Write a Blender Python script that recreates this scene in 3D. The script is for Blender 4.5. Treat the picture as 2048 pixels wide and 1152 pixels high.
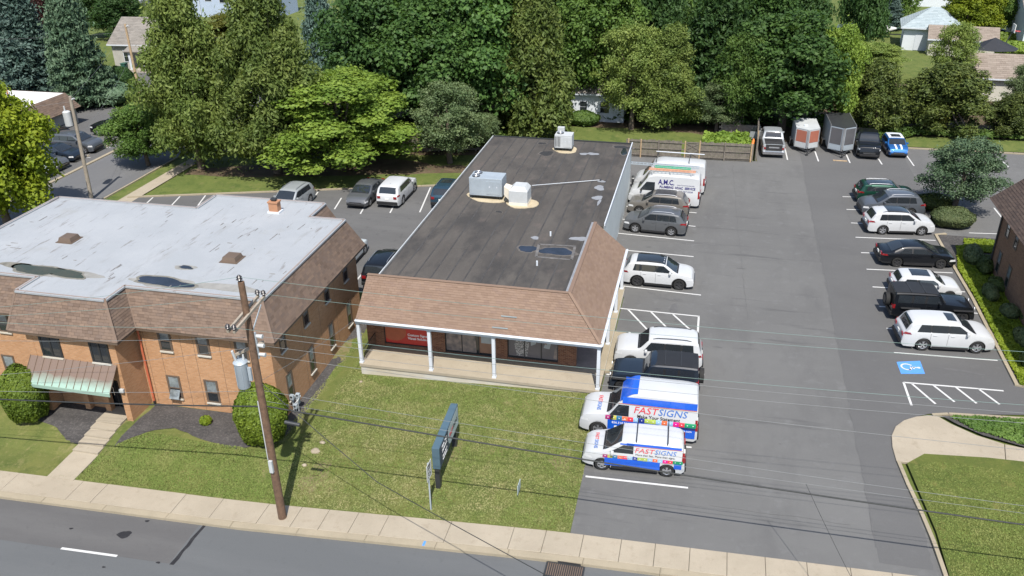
import bpy, bmesh, math, random
import numpy as np
from mathutils import Vector, Matrix
R_=math.radians
for o in list(bpy.data.objects): bpy.data.objects.remove(o)
scene=bpy.context.scene; COL=scene.collection
# ------------------------------------------------------------------ camera
CAM_H=25.5; FPX=1736.5; YAW,PITCH,ROLL=R_(-13.17),R_(26.96),R_(.746)
def cam_axes():
    cy,sy,cp,sp=math.cos(YAW),math.sin(YAW),math.cos(PITCH),math.sin(PITCH)
    f=np.array([sy*cp,cy*cp,-sp]); r=np.array([cy,-sy,0.]); d=np.cross(f,r)
    cr,sr=math.cos(ROLL),math.sin(ROLL)
    return np.array([cr*r+sr*d,-sr*r+cr*d,f])
CM=cam_axes()
cd=bpy.data.cameras.new('camera'); cam=bpy.data.objects.new('camera',cd); COL.objects.link(cam)
cd.sensor_width=36; cd.lens=36*FPX/2048; cd.clip_end=4000; cd.clip_start=.5
rm=Matrix(((CM[0][0],-CM[1][0],-CM[2][0]),(CM[0][1],-CM[1][1],-CM[2][1]),(CM[0][2],-CM[1][2],-CM[2][2])))
cam.matrix_world=Matrix.Translation((0,0,CAM_H))@rm.to_4x4()
scene.camera=cam
# ------------------------------------------------------------------ sky, sun, exposure
SUN_EL,SUN_AZ=R_(57),R_(16)          # shadows fall to +Y and a little to -X
w=bpy.data.worlds.new('World'); scene.world=w; w.use_nodes=True
nt=w.node_tree; bg=nt.nodes['Background']; sk=nt.nodes.new('ShaderNodeTexSky')
sk.sky_type='NISHITA'; sk.sun_disc=False; sk.sun_elevation=SUN_EL; sk.sun_rotation=math.pi-SUN_AZ
sk.air_density=1.0; sk.dust_density=1.2; sk.ozone_density=1.0
nt.links.new(sk.outputs[0],bg.inputs[0]); bg.inputs[1].default_value=.115
sl=bpy.data.lights.new('sun','SUN'); sl.energy=4.2; sl.angle=R_(.53); sl.color=(1,.955,.88)
so=bpy.data.objects.new('sun',sl); COL.objects.link(so)
sdir=Vector((math.sin(SUN_AZ)*math.cos(SUN_EL),-math.cos(SUN_AZ)*math.cos(SUN_EL),math.sin(SUN_EL)))
so.rotation_euler=sdir.to_track_quat('Z','Y').to_euler(); so.location=(30,-60,90)
vs=scene.view_settings; vs.view_transform='Standard'; vs.look='None'; vs.gamma=1; vs.exposure=0.78; vs.use_curve_mapping=False
scene.render.resolution_x=1024; scene.render.resolution_y=576
# ------------------------------------------------------------------ pixel -> place helpers (photo pixels, 2048 wide)
def ray(px,py): return CM.T@np.array([(px-1024)/FPX,(py-576)/FPX,1.])
def G(px,py,z=0.):
    d=ray(px,py); t=(z-CAM_H)/d[2]; return (d[0]*t,d[1]*t)
def onY(px,py,Y): d=ray(px,py); t=Y/d[1]; return (d[0]*t,CAM_H+d[2]*t)     # (x,z) on the wall y=Y
def onX(px,py,X): d=ray(px,py); t=X/d[0]; return (d[1]*t,CAM_H+d[2]*t)     # (y,z) on the wall x=X
def PR(p):
    c=CM@(np.array(p,float)-[0,0,CAM_H]); return 1024+FPX*c[0]/c[2],576+FPX*c[1]/c[2]
def sstep(a,b,x):
    t=min(1,max(0,(x-a)/(b-a))); return t*t*(3-2*t)
def hgt(x,y):                           # gentle fall of the ground to the left of the lot, bank before the left building
    if y>48: return 0.
    base=-min(.5,.036*max(0,-4.6-x))*(1-sstep(37,47,y))
    up=sstep(27.6,30.6,y)*sstep(-18.3,-20.6,x)
    return base*(1-up)
def GT(px,py):
    z=0.
    for _ in range(12): x,y=G(px,py,z); z=hgt(x,y)
    return (x,y)
# ------------------------------------------------------------------ materials
MATS={}
def nmat(name):
    m=bpy.data.materials.new(name); m.use_nodes=True; MATS[name]=m; return m,m.node_tree,m.node_tree.nodes['Principled BSDF']
def mixrgb(nt,fac,a,b,mode='MIX'):
    n=nt.nodes.new('ShaderNodeMix'); n.data_type='RGBA'; n.blend_type=mode
    for sock,v in ((n.inputs[0],fac),(n.inputs[6],a),(n.inputs[7],b)):
        if hasattr(v,'is_output'): nt.links.new(v,sock)
        else: sock.default_value=v if isinstance(v,(int,float)) else (*v,1)
    return n.outputs[2]
def noise(nt,scale,detail=4,rough=.6,vec=None,dist=0):
    n=nt.nodes.new('ShaderNodeTexNoise'); n.inputs['Scale'].default_value=scale; n.inputs['Detail'].default_value=detail
    n.inputs['Roughness'].default_value=rough; n.inputs['Distortion'].default_value=dist
    if vec is not None: nt.links.new(vec,n.inputs['Vector'])
    return n.outputs['Fac']
def ramp(nt,fac,*stops):
    n=nt.nodes.new('ShaderNodeValToRGB'); e=n.color_ramp.elements
    while len(e)<len(stops): e.new(.5)
    for el,(p,c) in zip(e,stops): el.position=p; el.color=(c,c,c,1) if isinstance(c,(int,float)) else (*c,1)
    nt.links.new(fac,n.inputs[0]); return n.outputs[0]
def grassmat(name,g1,g2,d1,d2):
    m,nt,b=nmat(name); g=nt.nodes.new('ShaderNodeNewGeometry'); p=g.outputs['Position']; c=mixrgb(nt,g.outputs['Random Per Island'],g1,g2); d=mixrgb(nt,g.outputs['Random Per Island'],d1,d2)
    f=mixrgb(nt,.45,ramp(nt,noise(nt,.45,4,.6,p),(.46,0),(.62,1)),ramp(nt,noise(nt,1.7,4,.6,p),(.47,0),(.62,1)))
    nt.links.new(mixrgb(nt,f,c,d),b.inputs['Base Color']); b.inputs['Roughness'].default_value=.8; b.inputs['Specular IOR Level'].default_value=.15
def wpos(nt,scale=(1,1,1),rot=0):
    g=nt.nodes.new('ShaderNodeNewGeometry'); m=nt.nodes.new('ShaderNodeMapping'); m.inputs['Scale'].default_value=scale; m.inputs['Rotation'].default_value=(0,0,rot)
    nt.links.new(g.outputs['Position'],m.inputs['Vector']); return m.outputs[0]
def bump(nt,b,h,dist=.02,strength=.6):
    n=nt.nodes.new('ShaderNodeBump'); n.inputs['Distance'].default_value=dist; n.inputs['Strength'].default_value=strength
    nt.links.new(h,n.inputs['Height']); nt.links.new(n.outputs[0],b.inputs['Normal'])
def basic(name,c,rough=.6,metal=0,var=.12,scale=2.,coat=0,spec=.5,bmp=0):
    m,nt,b=nmat(name); p=wpos(nt)
    f=noise(nt,scale,5,.65,p); lo=tuple(max(0,v*(1-var)) for v in c); hi=tuple(min(1,v*(1+var)) for v in c)
    nt.links.new(mixrgb(nt,ramp(nt,f,(.3,0),(.7,1)),lo,hi),b.inputs['Base Color'])
    b.inputs['Roughness'].default_value=rough; b.inputs['Metallic'].default_value=metal
    b.inputs['Coat Weight'].default_value=coat; b.inputs['Coat Roughness'].default_value=.04; b.inputs['Specular IOR Level'].default_value=spec
    if bmp: bump(nt,b,noise(nt,scale*18,3,.6,p),bmp)
    return m
def paint(name,c,metal=.0): 
    m=basic(name,c,.36,metal,.04,.8,coat=.65,spec=.2); return m
def ground_mat(name,base,spots,fine=60,rough=.9,bmp=.01):
    """base colour + list of (scale, lo, hi, colour, strength, stretch)"""
    m,nt,b=nmat(name); p=wpos(nt); c=base
    for (sc,lo,hi,col,st,sx,sy,rot) in spots:
        f=noise(nt,sc,6,.65,wpos(nt,(sx,sy,1),rot)); fr=ramp(nt,f,(lo,0),(hi,st)); c=mixrgb(nt,fr,c,col)
    f=noise(nt,fine,3,.7,p); c=mixrgb(nt,ramp(nt,f,(.3,.0),(.7,1)),mixrgb(nt,1,c,(.72,.72,.72),'MULTIPLY'),c)
    nt.links.new(c,b.inputs['Base Color']); b.inputs['Roughness'].default_value=rough; b.inputs['Specular IOR Level'].default_value=.25
    bump(nt,b,f,bmp,.7); return m
A=(1,1,0)
ground_mat('lot_asphalt',(.122,.121,.119),[(.09,.42,.62,(.142,.141,.138),1,.5,1,0),(.35,.5,.7,(.100,.099,.099),.7,1,.35,0),(1.3,.56,.72,(.16,.16,.16),.6,1,1,0),(.6,.58,.68,(.07,.07,.072),.5,.25,2,.3)],90)
ground_mat('dark_asphalt',(.102,.101,.101),[(.09,.42,.62,(.120,.119,.118),1,.5,1,0),(.3,.45,.7,(.112,.111,.111),.8,1,.5,0),(1.8,.58,.72,(.13,.13,.13),.5,1,1,0)],90)
ground_mat('mid_asphalt',(.104,.103,.103),[(.25,.42,.65,(.126,.125,.124),.9,.4,1.6,0),(1.2,.58,.7,(.07,.07,.07),.6,1,1,0)],90)
ground_mat('street_asphalt',(.108,.113,.117),[(.25,.4,.65,(.130,.134,.137),.9,.15,1.4,-.03),(2.2,.6,.75,(.090,.094,.097),.6,1,1,0)],110)
ground_mat('street_patch_asphalt',(.100,.098,.098),[(.5,.45,.65,(.118,.116,.115),.8,.3,1.5,0),(3,.6,.75,(.078,.078,.078),.6,1,1,0)],110)
ground_mat('tar',(.022,.022,.025),[(3,.5,.7,(.04,.04,.042),.7,1,1,0)],80,.75)
ground_mat('side_street_asphalt',(.125,.126,.13),[(.3,.4,.65,(.15,.15,.153),.8,1.5,.15,0)],90)
def lawn(name,a,b2,dry,dark,fine=26): return ground_mat(name,a,[(.32,.38,.62,b2,1,1,.8,.4),(.9,.48,.66,dark,.85,1,1,.2),(1.0,.56,.70,dry,.75,1.2,.8,.9),(3.5,.5,.72,b2,.7,1,1,0),(7,.55,.7,dry,.45,1,1,0)],fine,.95,.03)
lawn('front_lawn_grass',(.135,.142,.040),(.098,.122,.030),(.240,.205,.095),(.066,.090,.020))
lawn('right_lawn_grass',(.105,.122,.026),(.080,.104,.022),(.180,.160,.050),(.055,.078,.016))
lawn('back_grass',(.120,.145,.036),(.092,.122,.028),(.170,.165,.060),(.055,.09,.018))
ground_mat('soil',(.085,.060,.038),[(.8,.45,.65,(.15,.11,.07),.8,1,1,0),(2.5,.52,.68,(.07,.09,.03),.8,1,1,0)],30)
ground_mat('mulch',(.062,.058,.057),[(1.2,.45,.65,(.092,.085,.082),.8,1,1,0),(9,.5,.7,(.15,.14,.13),.8,1,1,0)],40,.95,.06)
ground_mat('concrete',(.33,.285,.218),[(.5,.4,.65,(.38,.33,.255),.8,1,1,0),(2.5,.55,.72,(.28,.235,.172),.7,1,1,0),(9,.6,.72,(.27,.23,.18),.5,1,1,0)],120,.85)
ground_mat('kerb_concrete',(.34,.29,.21),[(.8,.4,.65,(.29,.25,.18),.9,1,1,0),(6,.58,.72,(.28,.24,.18),.6,1,1,0)],120,.85)
ground_mat('white_concrete',(.50,.48,.43),[(.6,.45,.65,(.44,.38,.28),.7,1,1,0),(3,.55,.7,(.50,.43,.33),.5,1,1,0)],60,.8)
ground_mat('line_paint',(.55,.55,.54),[(4,.55,.72,(.50,.50,.49),.6,1,1,0),(25,.60,.70,(.28,.28,.28),.5,1,1,0)],120,.7)
ground_mat('blue_paint',(.09,.27,.66),[(3,.55,.7,(.12,.30,.62),.6,1,1,0)],120,.7)
ground_mat('roof_membrane',(.066,.060,.055),[(.35,.42,.62,(.094,.085,.076),.9,1,.25,0),(1.2,.55,.68,(.115,.095,.085),.6,1,.6,0),(.8,.5,.65,(.043,.041,.040),.8,.6,.3,0)],50,.85)
ground_mat('roof_coating',(.305,.322,.340),[(.35,.4,.65,(.345,.36,.378),.8,1,1,0),(1.0,.58,.72,(.25,.255,.255),.6,1.4,.35,-.5),(2.2,.60,.68,(.13,.11,.10),.65,1.6,.22,-.6),(.25,.60,.75,(.25,.245,.22),.6,1,1,0)],70,.75)
ground_mat('roof_pad',(.46,.39,.27),[(1.5,.45,.65,(.38,.31,.2),.8,1,1,0)],40,.85)
ground_mat('roof_patch_grey',(.24,.25,.27),[(2,.45,.65,(.19,.20,.22),.8,1,1,0)],40,.7)
def puddle(name,c,r=.06):
    m,nt,b=nmat(name); f=noise(nt,1.1,3,.5,wpos(nt)); nt.links.new(mixrgb(nt,ramp(nt,f,(.4,0),(.65,1)),c[0],c[1]),b.inputs['Base Color'])
    b.inputs['Roughness'].default_value=r; b.inputs['Specular IOR Level'].default_value=.6
puddle('puddle_dark',((.012,.014,.018),(.02,.024,.035))); puddle('puddle_green',((.030,.034,.010),(.045,.040,.014)),.12)
def brick(name,c1,c2,mortar,axis,sc=1.):
    m,nt,b=nmat(name); g=nt.nodes.new('ShaderNodeNewGeometry'); s=nt.nodes.new('ShaderNodeSeparateXYZ'); nt.links.new(g.outputs['Position'],s.inputs[0])
    cb=nt.nodes.new('ShaderNodeCombineXYZ'); nt.links.new(s.outputs[axis],cb.inputs[0]); nt.links.new(s.outputs[2],cb.inputs[1])
    t=nt.nodes.new('ShaderNodeTexBrick'); nt.links.new(cb.outputs[0],t.inputs['Vector'])
    t.inputs['Scale'].default_value=1/sc; t.inputs['Brick Width'].default_value=.215; t.inputs['Row Height'].default_value=.075; t.inputs['Mortar Size'].default_value=.009
    t.inputs['Color1'].default_value=(*c1,1); t.inputs['Color2'].default_value=(*c2,1); t.inputs['Mortar'].default_value=(*mortar,1); t.inputs['Bias'].default_value=-.1
    f=noise(nt,.7,5,.6,g.outputs['Position']); c=mixrgb(nt,ramp(nt,f,(.35,0),(.7,.5)),t.outputs['Color'],mixrgb(nt,1,t.outputs['Color'],(.78,.74,.7),'MULTIPLY'))
    nt.links.new(c,b.inputs['Base Color']); b.inputs['Roughness'].default_value=.88; b.inputs['Specular IOR Level'].default_value=.2
    n=nt.nodes.new('ShaderNodeMath'); n.operation='SUBTRACT'; n.inputs[0].default_value=1; nt.links.new(t.outputs['Fac'],n.inputs[1]); bump(nt,b,n.outputs[0],.012,.8)
for ax,nm in ((0,'x'),(1,'y')):
    brick('orange_brick_'+nm,(.39,.205,.100),(.47,.265,.142),(.36,.25,.165),ax)
    brick('brown_brick_'+nm,(.15,.062,.036),(.27,.125,.070),(.26,.18,.13),ax)
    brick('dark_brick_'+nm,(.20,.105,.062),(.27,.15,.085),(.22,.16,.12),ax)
def shingle(name,cols):
    m,nt,b=nmat(name); g=nt.nodes.new('ShaderNodeNewGeometry')
    c=ramp(nt,g.outputs['Random Per Island'],*[(i/(len(cols)-1),x) for i,x in enumerate(cols)])
    f=noise(nt,.5,5,.6,g.outputs['Position']); c=mixrgb(nt,ramp(nt,f,(.4,0),(.7,.35)),c,mixrgb(nt,1,c,(.75,.75,.75),'MULTIPLY'))
    nt.links.new(c,b.inputs['Base Color']); b.inputs['Roughness'].default_value=.92; b.inputs['Specular IOR Level'].default_value=.15
    bump(nt,b,noise(nt,120,2,.6,g.outputs['Position']),.006,.6)
shingle('tan_shingle',[(.165,.113,.084),(.180,.124,.092),(.197,.138,.103),(.170,.118,.092)])
shingle('brown_shingle',[(.118,.084,.066),(.145,.104,.080),(.170,.122,.094),(.132,.098,.080),(.182,.128,.096)])
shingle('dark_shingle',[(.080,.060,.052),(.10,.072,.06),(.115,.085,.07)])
shingle('grey_shingle',[(.17,.155,.14),(.195,.18,.16),(.22,.20,.18)])
shingle('blue_grey_shingle',[(.26,.31,.33),(.29,.34,.36),(.32,.37,.39)])
shingle('tan_brown_shingle',[(.19,.155,.13),(.215,.18,.15),(.24,.20,.17)])
def leaf(name,c,c2=None,trans=.36):
    m,nt,b=nmat(name); c2=c2 or tuple(v*1.5 for v in c); g=nt.nodes.new('ShaderNodeNewGeometry'); oi=nt.nodes.new('ShaderNodeObjectInfo')
    col=mixrgb(nt,g.outputs['Random Per Island'],c,c2)
    f=noise(nt,.55,3,.5,g.outputs['Position']); col=mixrgb(nt,ramp(nt,f,(.38,0),(.62,.85)),col,mixrgb(nt,1,col,(.62,.72,.66),'MULTIPLY'))
    hsv=nt.nodes.new('ShaderNodeHueSaturation'); mr=nt.nodes.new('ShaderNodeMapRange'); mr.inputs[3].default_value=.82; mr.inputs[4].default_value=1.18
    nt.links.new(oi.outputs['Random'],mr.inputs[0]); nt.links.new(mr.outputs[0],hsv.inputs['Value']); nt.links.new(col,hsv.inputs['Color']); col=hsv.outputs[0]
    nt.links.new(col,b.inputs['Base Color']); b.inputs['Roughness'].default_value=.62; b.inputs['Specular IOR Level'].default_value=.3
    t=nt.nodes.new('ShaderNodeBsdfTranslucent'); nt.links.new(mixrgb(nt,1,col,(1.25,1.2,.6),'MULTIPLY'),t.inputs[0]); mx=nt.nodes.new('ShaderNodeMixShader'); mx.inputs[0].default_value=trans
    nt.links.new(b.outputs[0],mx.inputs[1]); nt.links.new(t.outputs[0],mx.inputs[2]); nt.links.new(mx.outputs[0],nt.nodes['Material Output'].inputs[0])
leaf('leaf_yellow_green',(0.152,0.201,0.012),(0.244,0.287,0.020)); leaf('leaf_bright',(0.165,0.250,0.037),(0.268,0.366,0.059)); leaf('leaf_maple',(0.046,0.098,0.024),(0.098,0.177,0.041))
leaf('leaf_olive',(0.104,0.144,0.032),(0.177,0.220,0.056)); leaf('leaf_mid',(0.071,0.128,0.024),(0.134,0.213,0.044)); leaf('leaf_light',(0.152,0.207,0.046),(0.244,0.299,0.076)); leaf('leaf_dark',(0.032,0.071,0.020),(0.068,0.128,0.034))
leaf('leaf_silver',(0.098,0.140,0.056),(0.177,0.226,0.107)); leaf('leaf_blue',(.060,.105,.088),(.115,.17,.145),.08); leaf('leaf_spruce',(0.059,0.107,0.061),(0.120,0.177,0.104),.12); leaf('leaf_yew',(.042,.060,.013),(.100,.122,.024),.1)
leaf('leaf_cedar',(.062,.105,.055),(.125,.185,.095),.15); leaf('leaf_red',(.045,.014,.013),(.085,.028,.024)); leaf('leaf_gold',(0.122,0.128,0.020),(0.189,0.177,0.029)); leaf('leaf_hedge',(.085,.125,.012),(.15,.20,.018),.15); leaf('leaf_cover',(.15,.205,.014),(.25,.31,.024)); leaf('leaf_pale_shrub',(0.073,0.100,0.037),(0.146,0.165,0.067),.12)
basic('bark',(.11,.085,.065),.95,0,.3,6,bmp=.03); basic('pole_wood',(.115,.068,.042),.9,0,.35,5,bmp=.02); basic('grey_pole_wood',(.26,.225,.18),.9,0,.2,5); basic('fence_wood',(.135,.118,.098),.9,0,.3,4); basic('new_wood',(.33,.235,.14),.85,0,.2,5)
basic('white_trim',(.50,.53,.57),.5,0,.04,1); basic('white_wall',(.70,.72,.72),.8,0,.08,.6); basic('painted_wall',(.46,.49,.48),.75,0,.07,.5)
basic('cream_trim',(.62,.56,.46),.7,0,.1,2); basic('black_frame',(.02,.021,.023),.4); basic('brown_frame',(.10,.07,.05),.6); basic('glass',(.018,.022,.026),.04,0,.2,.5,spec=.8); basic('curtain_glass',(.16,.18,.19),.08,0,.5,2.5,spec=.7)
basic('galvanised',(.34,.385,.425),.45,.25,.08,1.5); basic('pale_metal',(.42,.435,.44),.55,.1,.08,1.5); basic('dark_metal',(.045,.047,.05),.45,.4); basic('black_plastic',(.014,.014,.015),.55); basic('rubber',(.012,.012,.012),.85); basic('alloy',(.52,.53,.55),.3,.8); basic('dark_alloy',(.08,.08,.085),.35,.7)
basic('chrome',(.6,.6,.62),.18,.95); basic('red_lens',(.20,.008,.010),.15,coat=.8); basic('clear_lens',(.55,.56,.57),.1,coat=1); basic('amber_lens',(.60,.20,.05),.2,coat=.8); basic('plate',(.6,.6,.58),.5)
basic('copper_brown',(.165,.115,.085),.55,.3,.15,1.5); basic('rust_red',(.40,.105,.050),.6,0,.12,2); basic('sign_blue',(.058,.100,.130),.5,0,.06,1); basic('sign_navy',(.022,.036,.075),.5); basic('sign_grey',(.36,.42,.42),.5); basic('banner_red',(.50,.040,.030),.5,0,.15,.8); basic('orange',(.75,.22,.05),.6); basic('bin_blue',(.02,.20,.62),.5); basic('bin_green',(.02,.08,.06),.5)
basic('terracotta',(.33,.165,.09),.8,0,.1,3); basic('tile_pavers',(.23,.20,.185),.8,0,.2,2); basic('wire_grey',(.16,.17,.17),.55); basic('wire_green',(.13,.20,.18),.5); basic('wire_black',(.018,.02,.02),.6); basic('porcelain',(.035,.03,.03),.3); basic('rock',(.26,.22,.16),.9,0,.25,4)
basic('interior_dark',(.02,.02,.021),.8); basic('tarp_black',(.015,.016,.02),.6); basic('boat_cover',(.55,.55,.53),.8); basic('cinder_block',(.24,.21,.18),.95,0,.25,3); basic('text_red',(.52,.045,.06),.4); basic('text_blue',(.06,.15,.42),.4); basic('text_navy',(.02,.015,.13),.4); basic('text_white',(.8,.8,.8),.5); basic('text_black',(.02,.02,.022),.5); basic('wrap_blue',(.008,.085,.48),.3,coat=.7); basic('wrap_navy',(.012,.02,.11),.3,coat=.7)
# ------------------------------------------------------------------ builders
def tag(o,label=None,cat=None,group=None,kind=None):
    for k,v in (('label',label),('category',cat),('group',group),('kind',kind)):
        if v: o[k]=v
    return o
def thing(name,label,cat,loc=(0,0,0),rz=0,group=None):
    o=bpy.data.objects.new(name,None); o.empty_display_size=.3; COL.objects.link(o); o.location=loc; o.rotation_euler=(0,0,rz); return tag(o,label,cat,group)
def M(n): return MATS[n]
class MB:
    def __init__(s): s.v=[]; s.f=[]; s.m=[]; s.ms=[]
    def mi(s,m):
        if m not in s.ms: s.ms.append(m)
        return s.ms.index(m)
    def add(s,vs,fs,m):
        o=len(s.v); s.v+= [tuple(map(float,v)) for v in vs]; i=s.mi(m)
        for f in fs: s.f.append(tuple(a+o for a in f)); s.m.append(i)
        return s
    def box(s,x0,x1,y0,y1,z0,z1,m):
        return s.add([(x0,y0,z0),(x1,y0,z0),(x1,y1,z0),(x0,y1,z0),(x0,y0,z1),(x1,y0,z1),(x1,y1,z1),(x0,y1,z1)],[(3,2,1,0),(4,5,6,7),(0,1,5,4),(1,2,6,5),(2,3,7,6),(3,0,4,7)],m)
    def bar(s,a,b,w,h,m,up=(0,0,1)):            # box beam from a to b
        a=Vector(a);b=Vector(b);d=(b-a).normalized();u=Vector(up)
        if abs(d.dot(u))>.95: u=Vector((0,1,0))
        sx=d.cross(u).normalized()*w/2; sz=sx.cross(d).normalized()*h/2
        vs=[p+sx*i+sz*j for p in(a,b) for i,j in((-1,-1),(1,-1),(1,1),(-1,1))]
        return s.add(vs,[(0,1,2,3),(7,6,5,4),(0,4,5,1),(1,5,6,2),(2,6,7,3),(3,7,4,0)],m)
    def tube(s,pts,rad,m,n=8,cap=True):
        pts=[Vector(p) for p in pts]; rad=rad if isinstance(rad,(list,tuple)) else [rad]*len(pts); vs=[];fs=[]
        for i,p in enumerate(pts):
            d=(pts[min(i+1,len(pts)-1)]-pts[max(i-1,0)]).normalized(); u=Vector((0,0,1)) if abs(d.z)<.9 else Vector((1,0,0))
            a=d.cross(u).normalized(); b=a.cross(d).normalized()
            vs+=[p+(a*math.cos(2*math.pi*k/n)+b*math.sin(2*math.pi*k/n))*rad[i] for k in range(n)]
        for i in range(len(pts)-1):
            for k in range(n): fs.append((i*n+k,i*n+(k+1)%n,(i+1)*n+(k+1)%n,(i+1)*n+k))
        if cap: fs+= [tuple(range(n)),tuple(reversed(range((len(pts)-1)*n,len(pts)*n)))]
        return s.add(vs,fs,m)
    def prism(s,poly,z0,z1,m):
        n=len(poly); return s.add([(x,y,z0) for x,y in poly]+[(x,y,z1) for x,y in poly],[tuple(reversed(range(n))),tuple(range(n,2*n))]+[(i,(i+1)%n,n+(i+1)%n,n+i) for i in range(n)],m)
    def slab(s,quad,th,m):                         # thick sheet from a polygon, thickness along -normal
        q=[Vector(p) for p in quad]; nn=(q[1]-q[0]).cross(q[2]-q[0]).normalized()*th; n=len(q)
        return s.add(q+[p-nn for p in q],[tuple(range(n)),tuple(reversed(range(n,2*n)))]+[((i+1)%n,i,n+i,n+(i+1)%n) for i in range(n)],m)
    def build(s,name,parent=None,smooth=None,local=False,recalc=True,bevel=0):
        o=(0,0,0)
        if parent is not None and not local:
            p=parent
            while p is not None: o=tuple(a+b for a,b in zip(o,p.location)); p=p.parent
        me=bpy.data.meshes.new(name); me.from_pydata([(a-o[0],b-o[1],c-o[2]) for a,b,c in s.v],[],s.f)
        for m in s.ms: me.materials.append(M(m))
        me.polygons.foreach_set('material_index',s.m)
        if recalc or smooth is not None or bevel:
            bm=bmesh.new(); bm.from_mesh(me)
            if recalc: bmesh.ops.recalc_face_normals(bm,faces=bm.faces)
            if bevel: bmesh.ops.bevel(bm,geom=bm.edges[:],offset=bevel,segments=2,affect='EDGES',profile=.6)
            if smooth is not None:
                for f in bm.faces: f.smooth=True
                for e in bm.edges:
                    if len(e.link_faces)==2 and e.calc_face_angle(0)>math.radians(smooth): e.smooth=False
            bm.to_mesh(me); bm.free()
        ob=bpy.data.objects.new(name,me); COL.objects.link(ob)
        if parent is not None: ob.parent=parent
        return ob
def mesh_obj(name,me,parent=None,loc=(0,0,0)):
    o=bpy.data.objects.new(name,me); COL.objects.link(o); o.location=loc
    if parent is not None: o.parent=parent
    return o
def sheet(name,poly,dz,mat,kind='structure',step=1.5,parent=None,hf=hgt,skirt=0):
    """ground sheet: polygon cut on a grid and laid on the terrain"""
    bm=bmesh.new(); bm.faces.new([bm.verts.new((x,y,0)) for x,y in poly])
    xs=[p[0] for p in poly]; ys=[p[1] for p in poly]
    for ax,(lo,hi) in ((0,(min(xs),max(xs))),(1,(min(ys),max(ys)))):
        lo=max(lo,-70); hi=min(hi,60)
        k=math.ceil(lo/step)*step
        while k<hi and (ax==0 or k<50):
            bmesh.ops.bisect_plane(bm,geom=bm.verts[:]+bm.edges[:]+bm.faces[:],plane_co=(k if ax==0 else 0,k if ax==1 else 0,0),plane_no=(ax==0,ax==1,0)); k+=step
    bmesh.ops.recalc_face_normals(bm,faces=bm.faces)
    for v in bm.verts: v.co.z=hf(v.co.x,v.co.y)+dz
    bm.normal_update()
    for f in bm.faces:
        if f.normal.z<0: f.normal_flip()
    me=bpy.data.meshes.new(name); bm.to_mesh(me); bm.free(); me.materials.append(M(mat))
    o=mesh_obj(name,me,parent)
    if kind: o['kind']=kind
    return o
def pxpoly(*pts): return [GT(*p) for p in pts]
def wob(poly,amp=.12,n=6,seed=1):                  # make an organic edge
    r=random.Random(seed); out=[]
    for i,(a,b) in enumerate(zip(poly,poly[1:]+poly[:1])):
        for k in range(n):
            t=k/n; out.append((a[0]+(b[0]-a[0])*t+(r.uniform(-amp,amp) if k else 0),a[1]+(b[1]-a[1])*t+(r.uniform(-amp,amp) if k else 0)))
    return out
def blob(cx,cy,rx,ry,seed,n=26,rot=0,j=.22):
    r=random.Random(seed); ph=[r.uniform(0,6.3) for _ in range(4)]; out=[]
    for k in range(n):
        a=2*math.pi*k/n; q=1+j*(math.sin(2*a+ph[0])*.6+math.sin(3*a+ph[1])*.5+math.sin(5*a+ph[2])*.3+math.sin(9*a+ph[3])*.15)
        x,y=rx*q*math.cos(a),ry*q*math.sin(a); out.append((cx+x*math.cos(rot)-y*math.sin(rot),cy+x*math.sin(rot)+y*math.cos(rot)))
    return out
def text(name,s,size,mat,parent,loc,rot=(0,0,0),align='CENTER',ext=.003,sx=1,bold=0,shear=0):
    c=bpy.data.curves.new(name,'FONT'); c.body=s; c.size=size; c.extrude=ext; c.align_x=align; c.align_y='CENTER'; c.offset=bold; c.shear=shear; c.resolution_u=2
    t=bpy.data.objects.new(name,c); COL.objects.link(t); bpy.context.view_layer.update()
    me=bpy.data.meshes.new_from_object(t.evaluated_get(bpy.context.evaluated_depsgraph_get())); bpy.data.objects.remove(t); me.name=name
    me.materials.clear(); me.materials.append(M(mat)); o=mesh_obj(name,me,parent,loc); o.rotation_euler=rot; o.scale=(sx,1,1); return o
# ------------------------------------------------------------------ ground and roads
sheet('ground',[(-1500,-300),(1500,-300),(1500,2500),(-1500,2500)],-.07,'back_grass',step=3,hf=lambda x,y:hgt(x,y)-.4*sstep(28.2,26.5,y))
SW=lambda x:27.515+.036*(x+.0)                      # back edge of the front sidewalk
KB=lambda x:25.88+.036*x                            # kerb top street side
def strip(x0,x1,f0,f1,n=2):
    xs=[x0+(x1-x0)*i/n for i in range(n+1)]; return [(x,f0(x)) for x in xs]+[(x,f1(x)) for x in reversed(xs)]
sheet('street',strip(-60,40,lambda x:6,lambda x:KB(x)),-.14,'street_asphalt',step=3)
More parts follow.
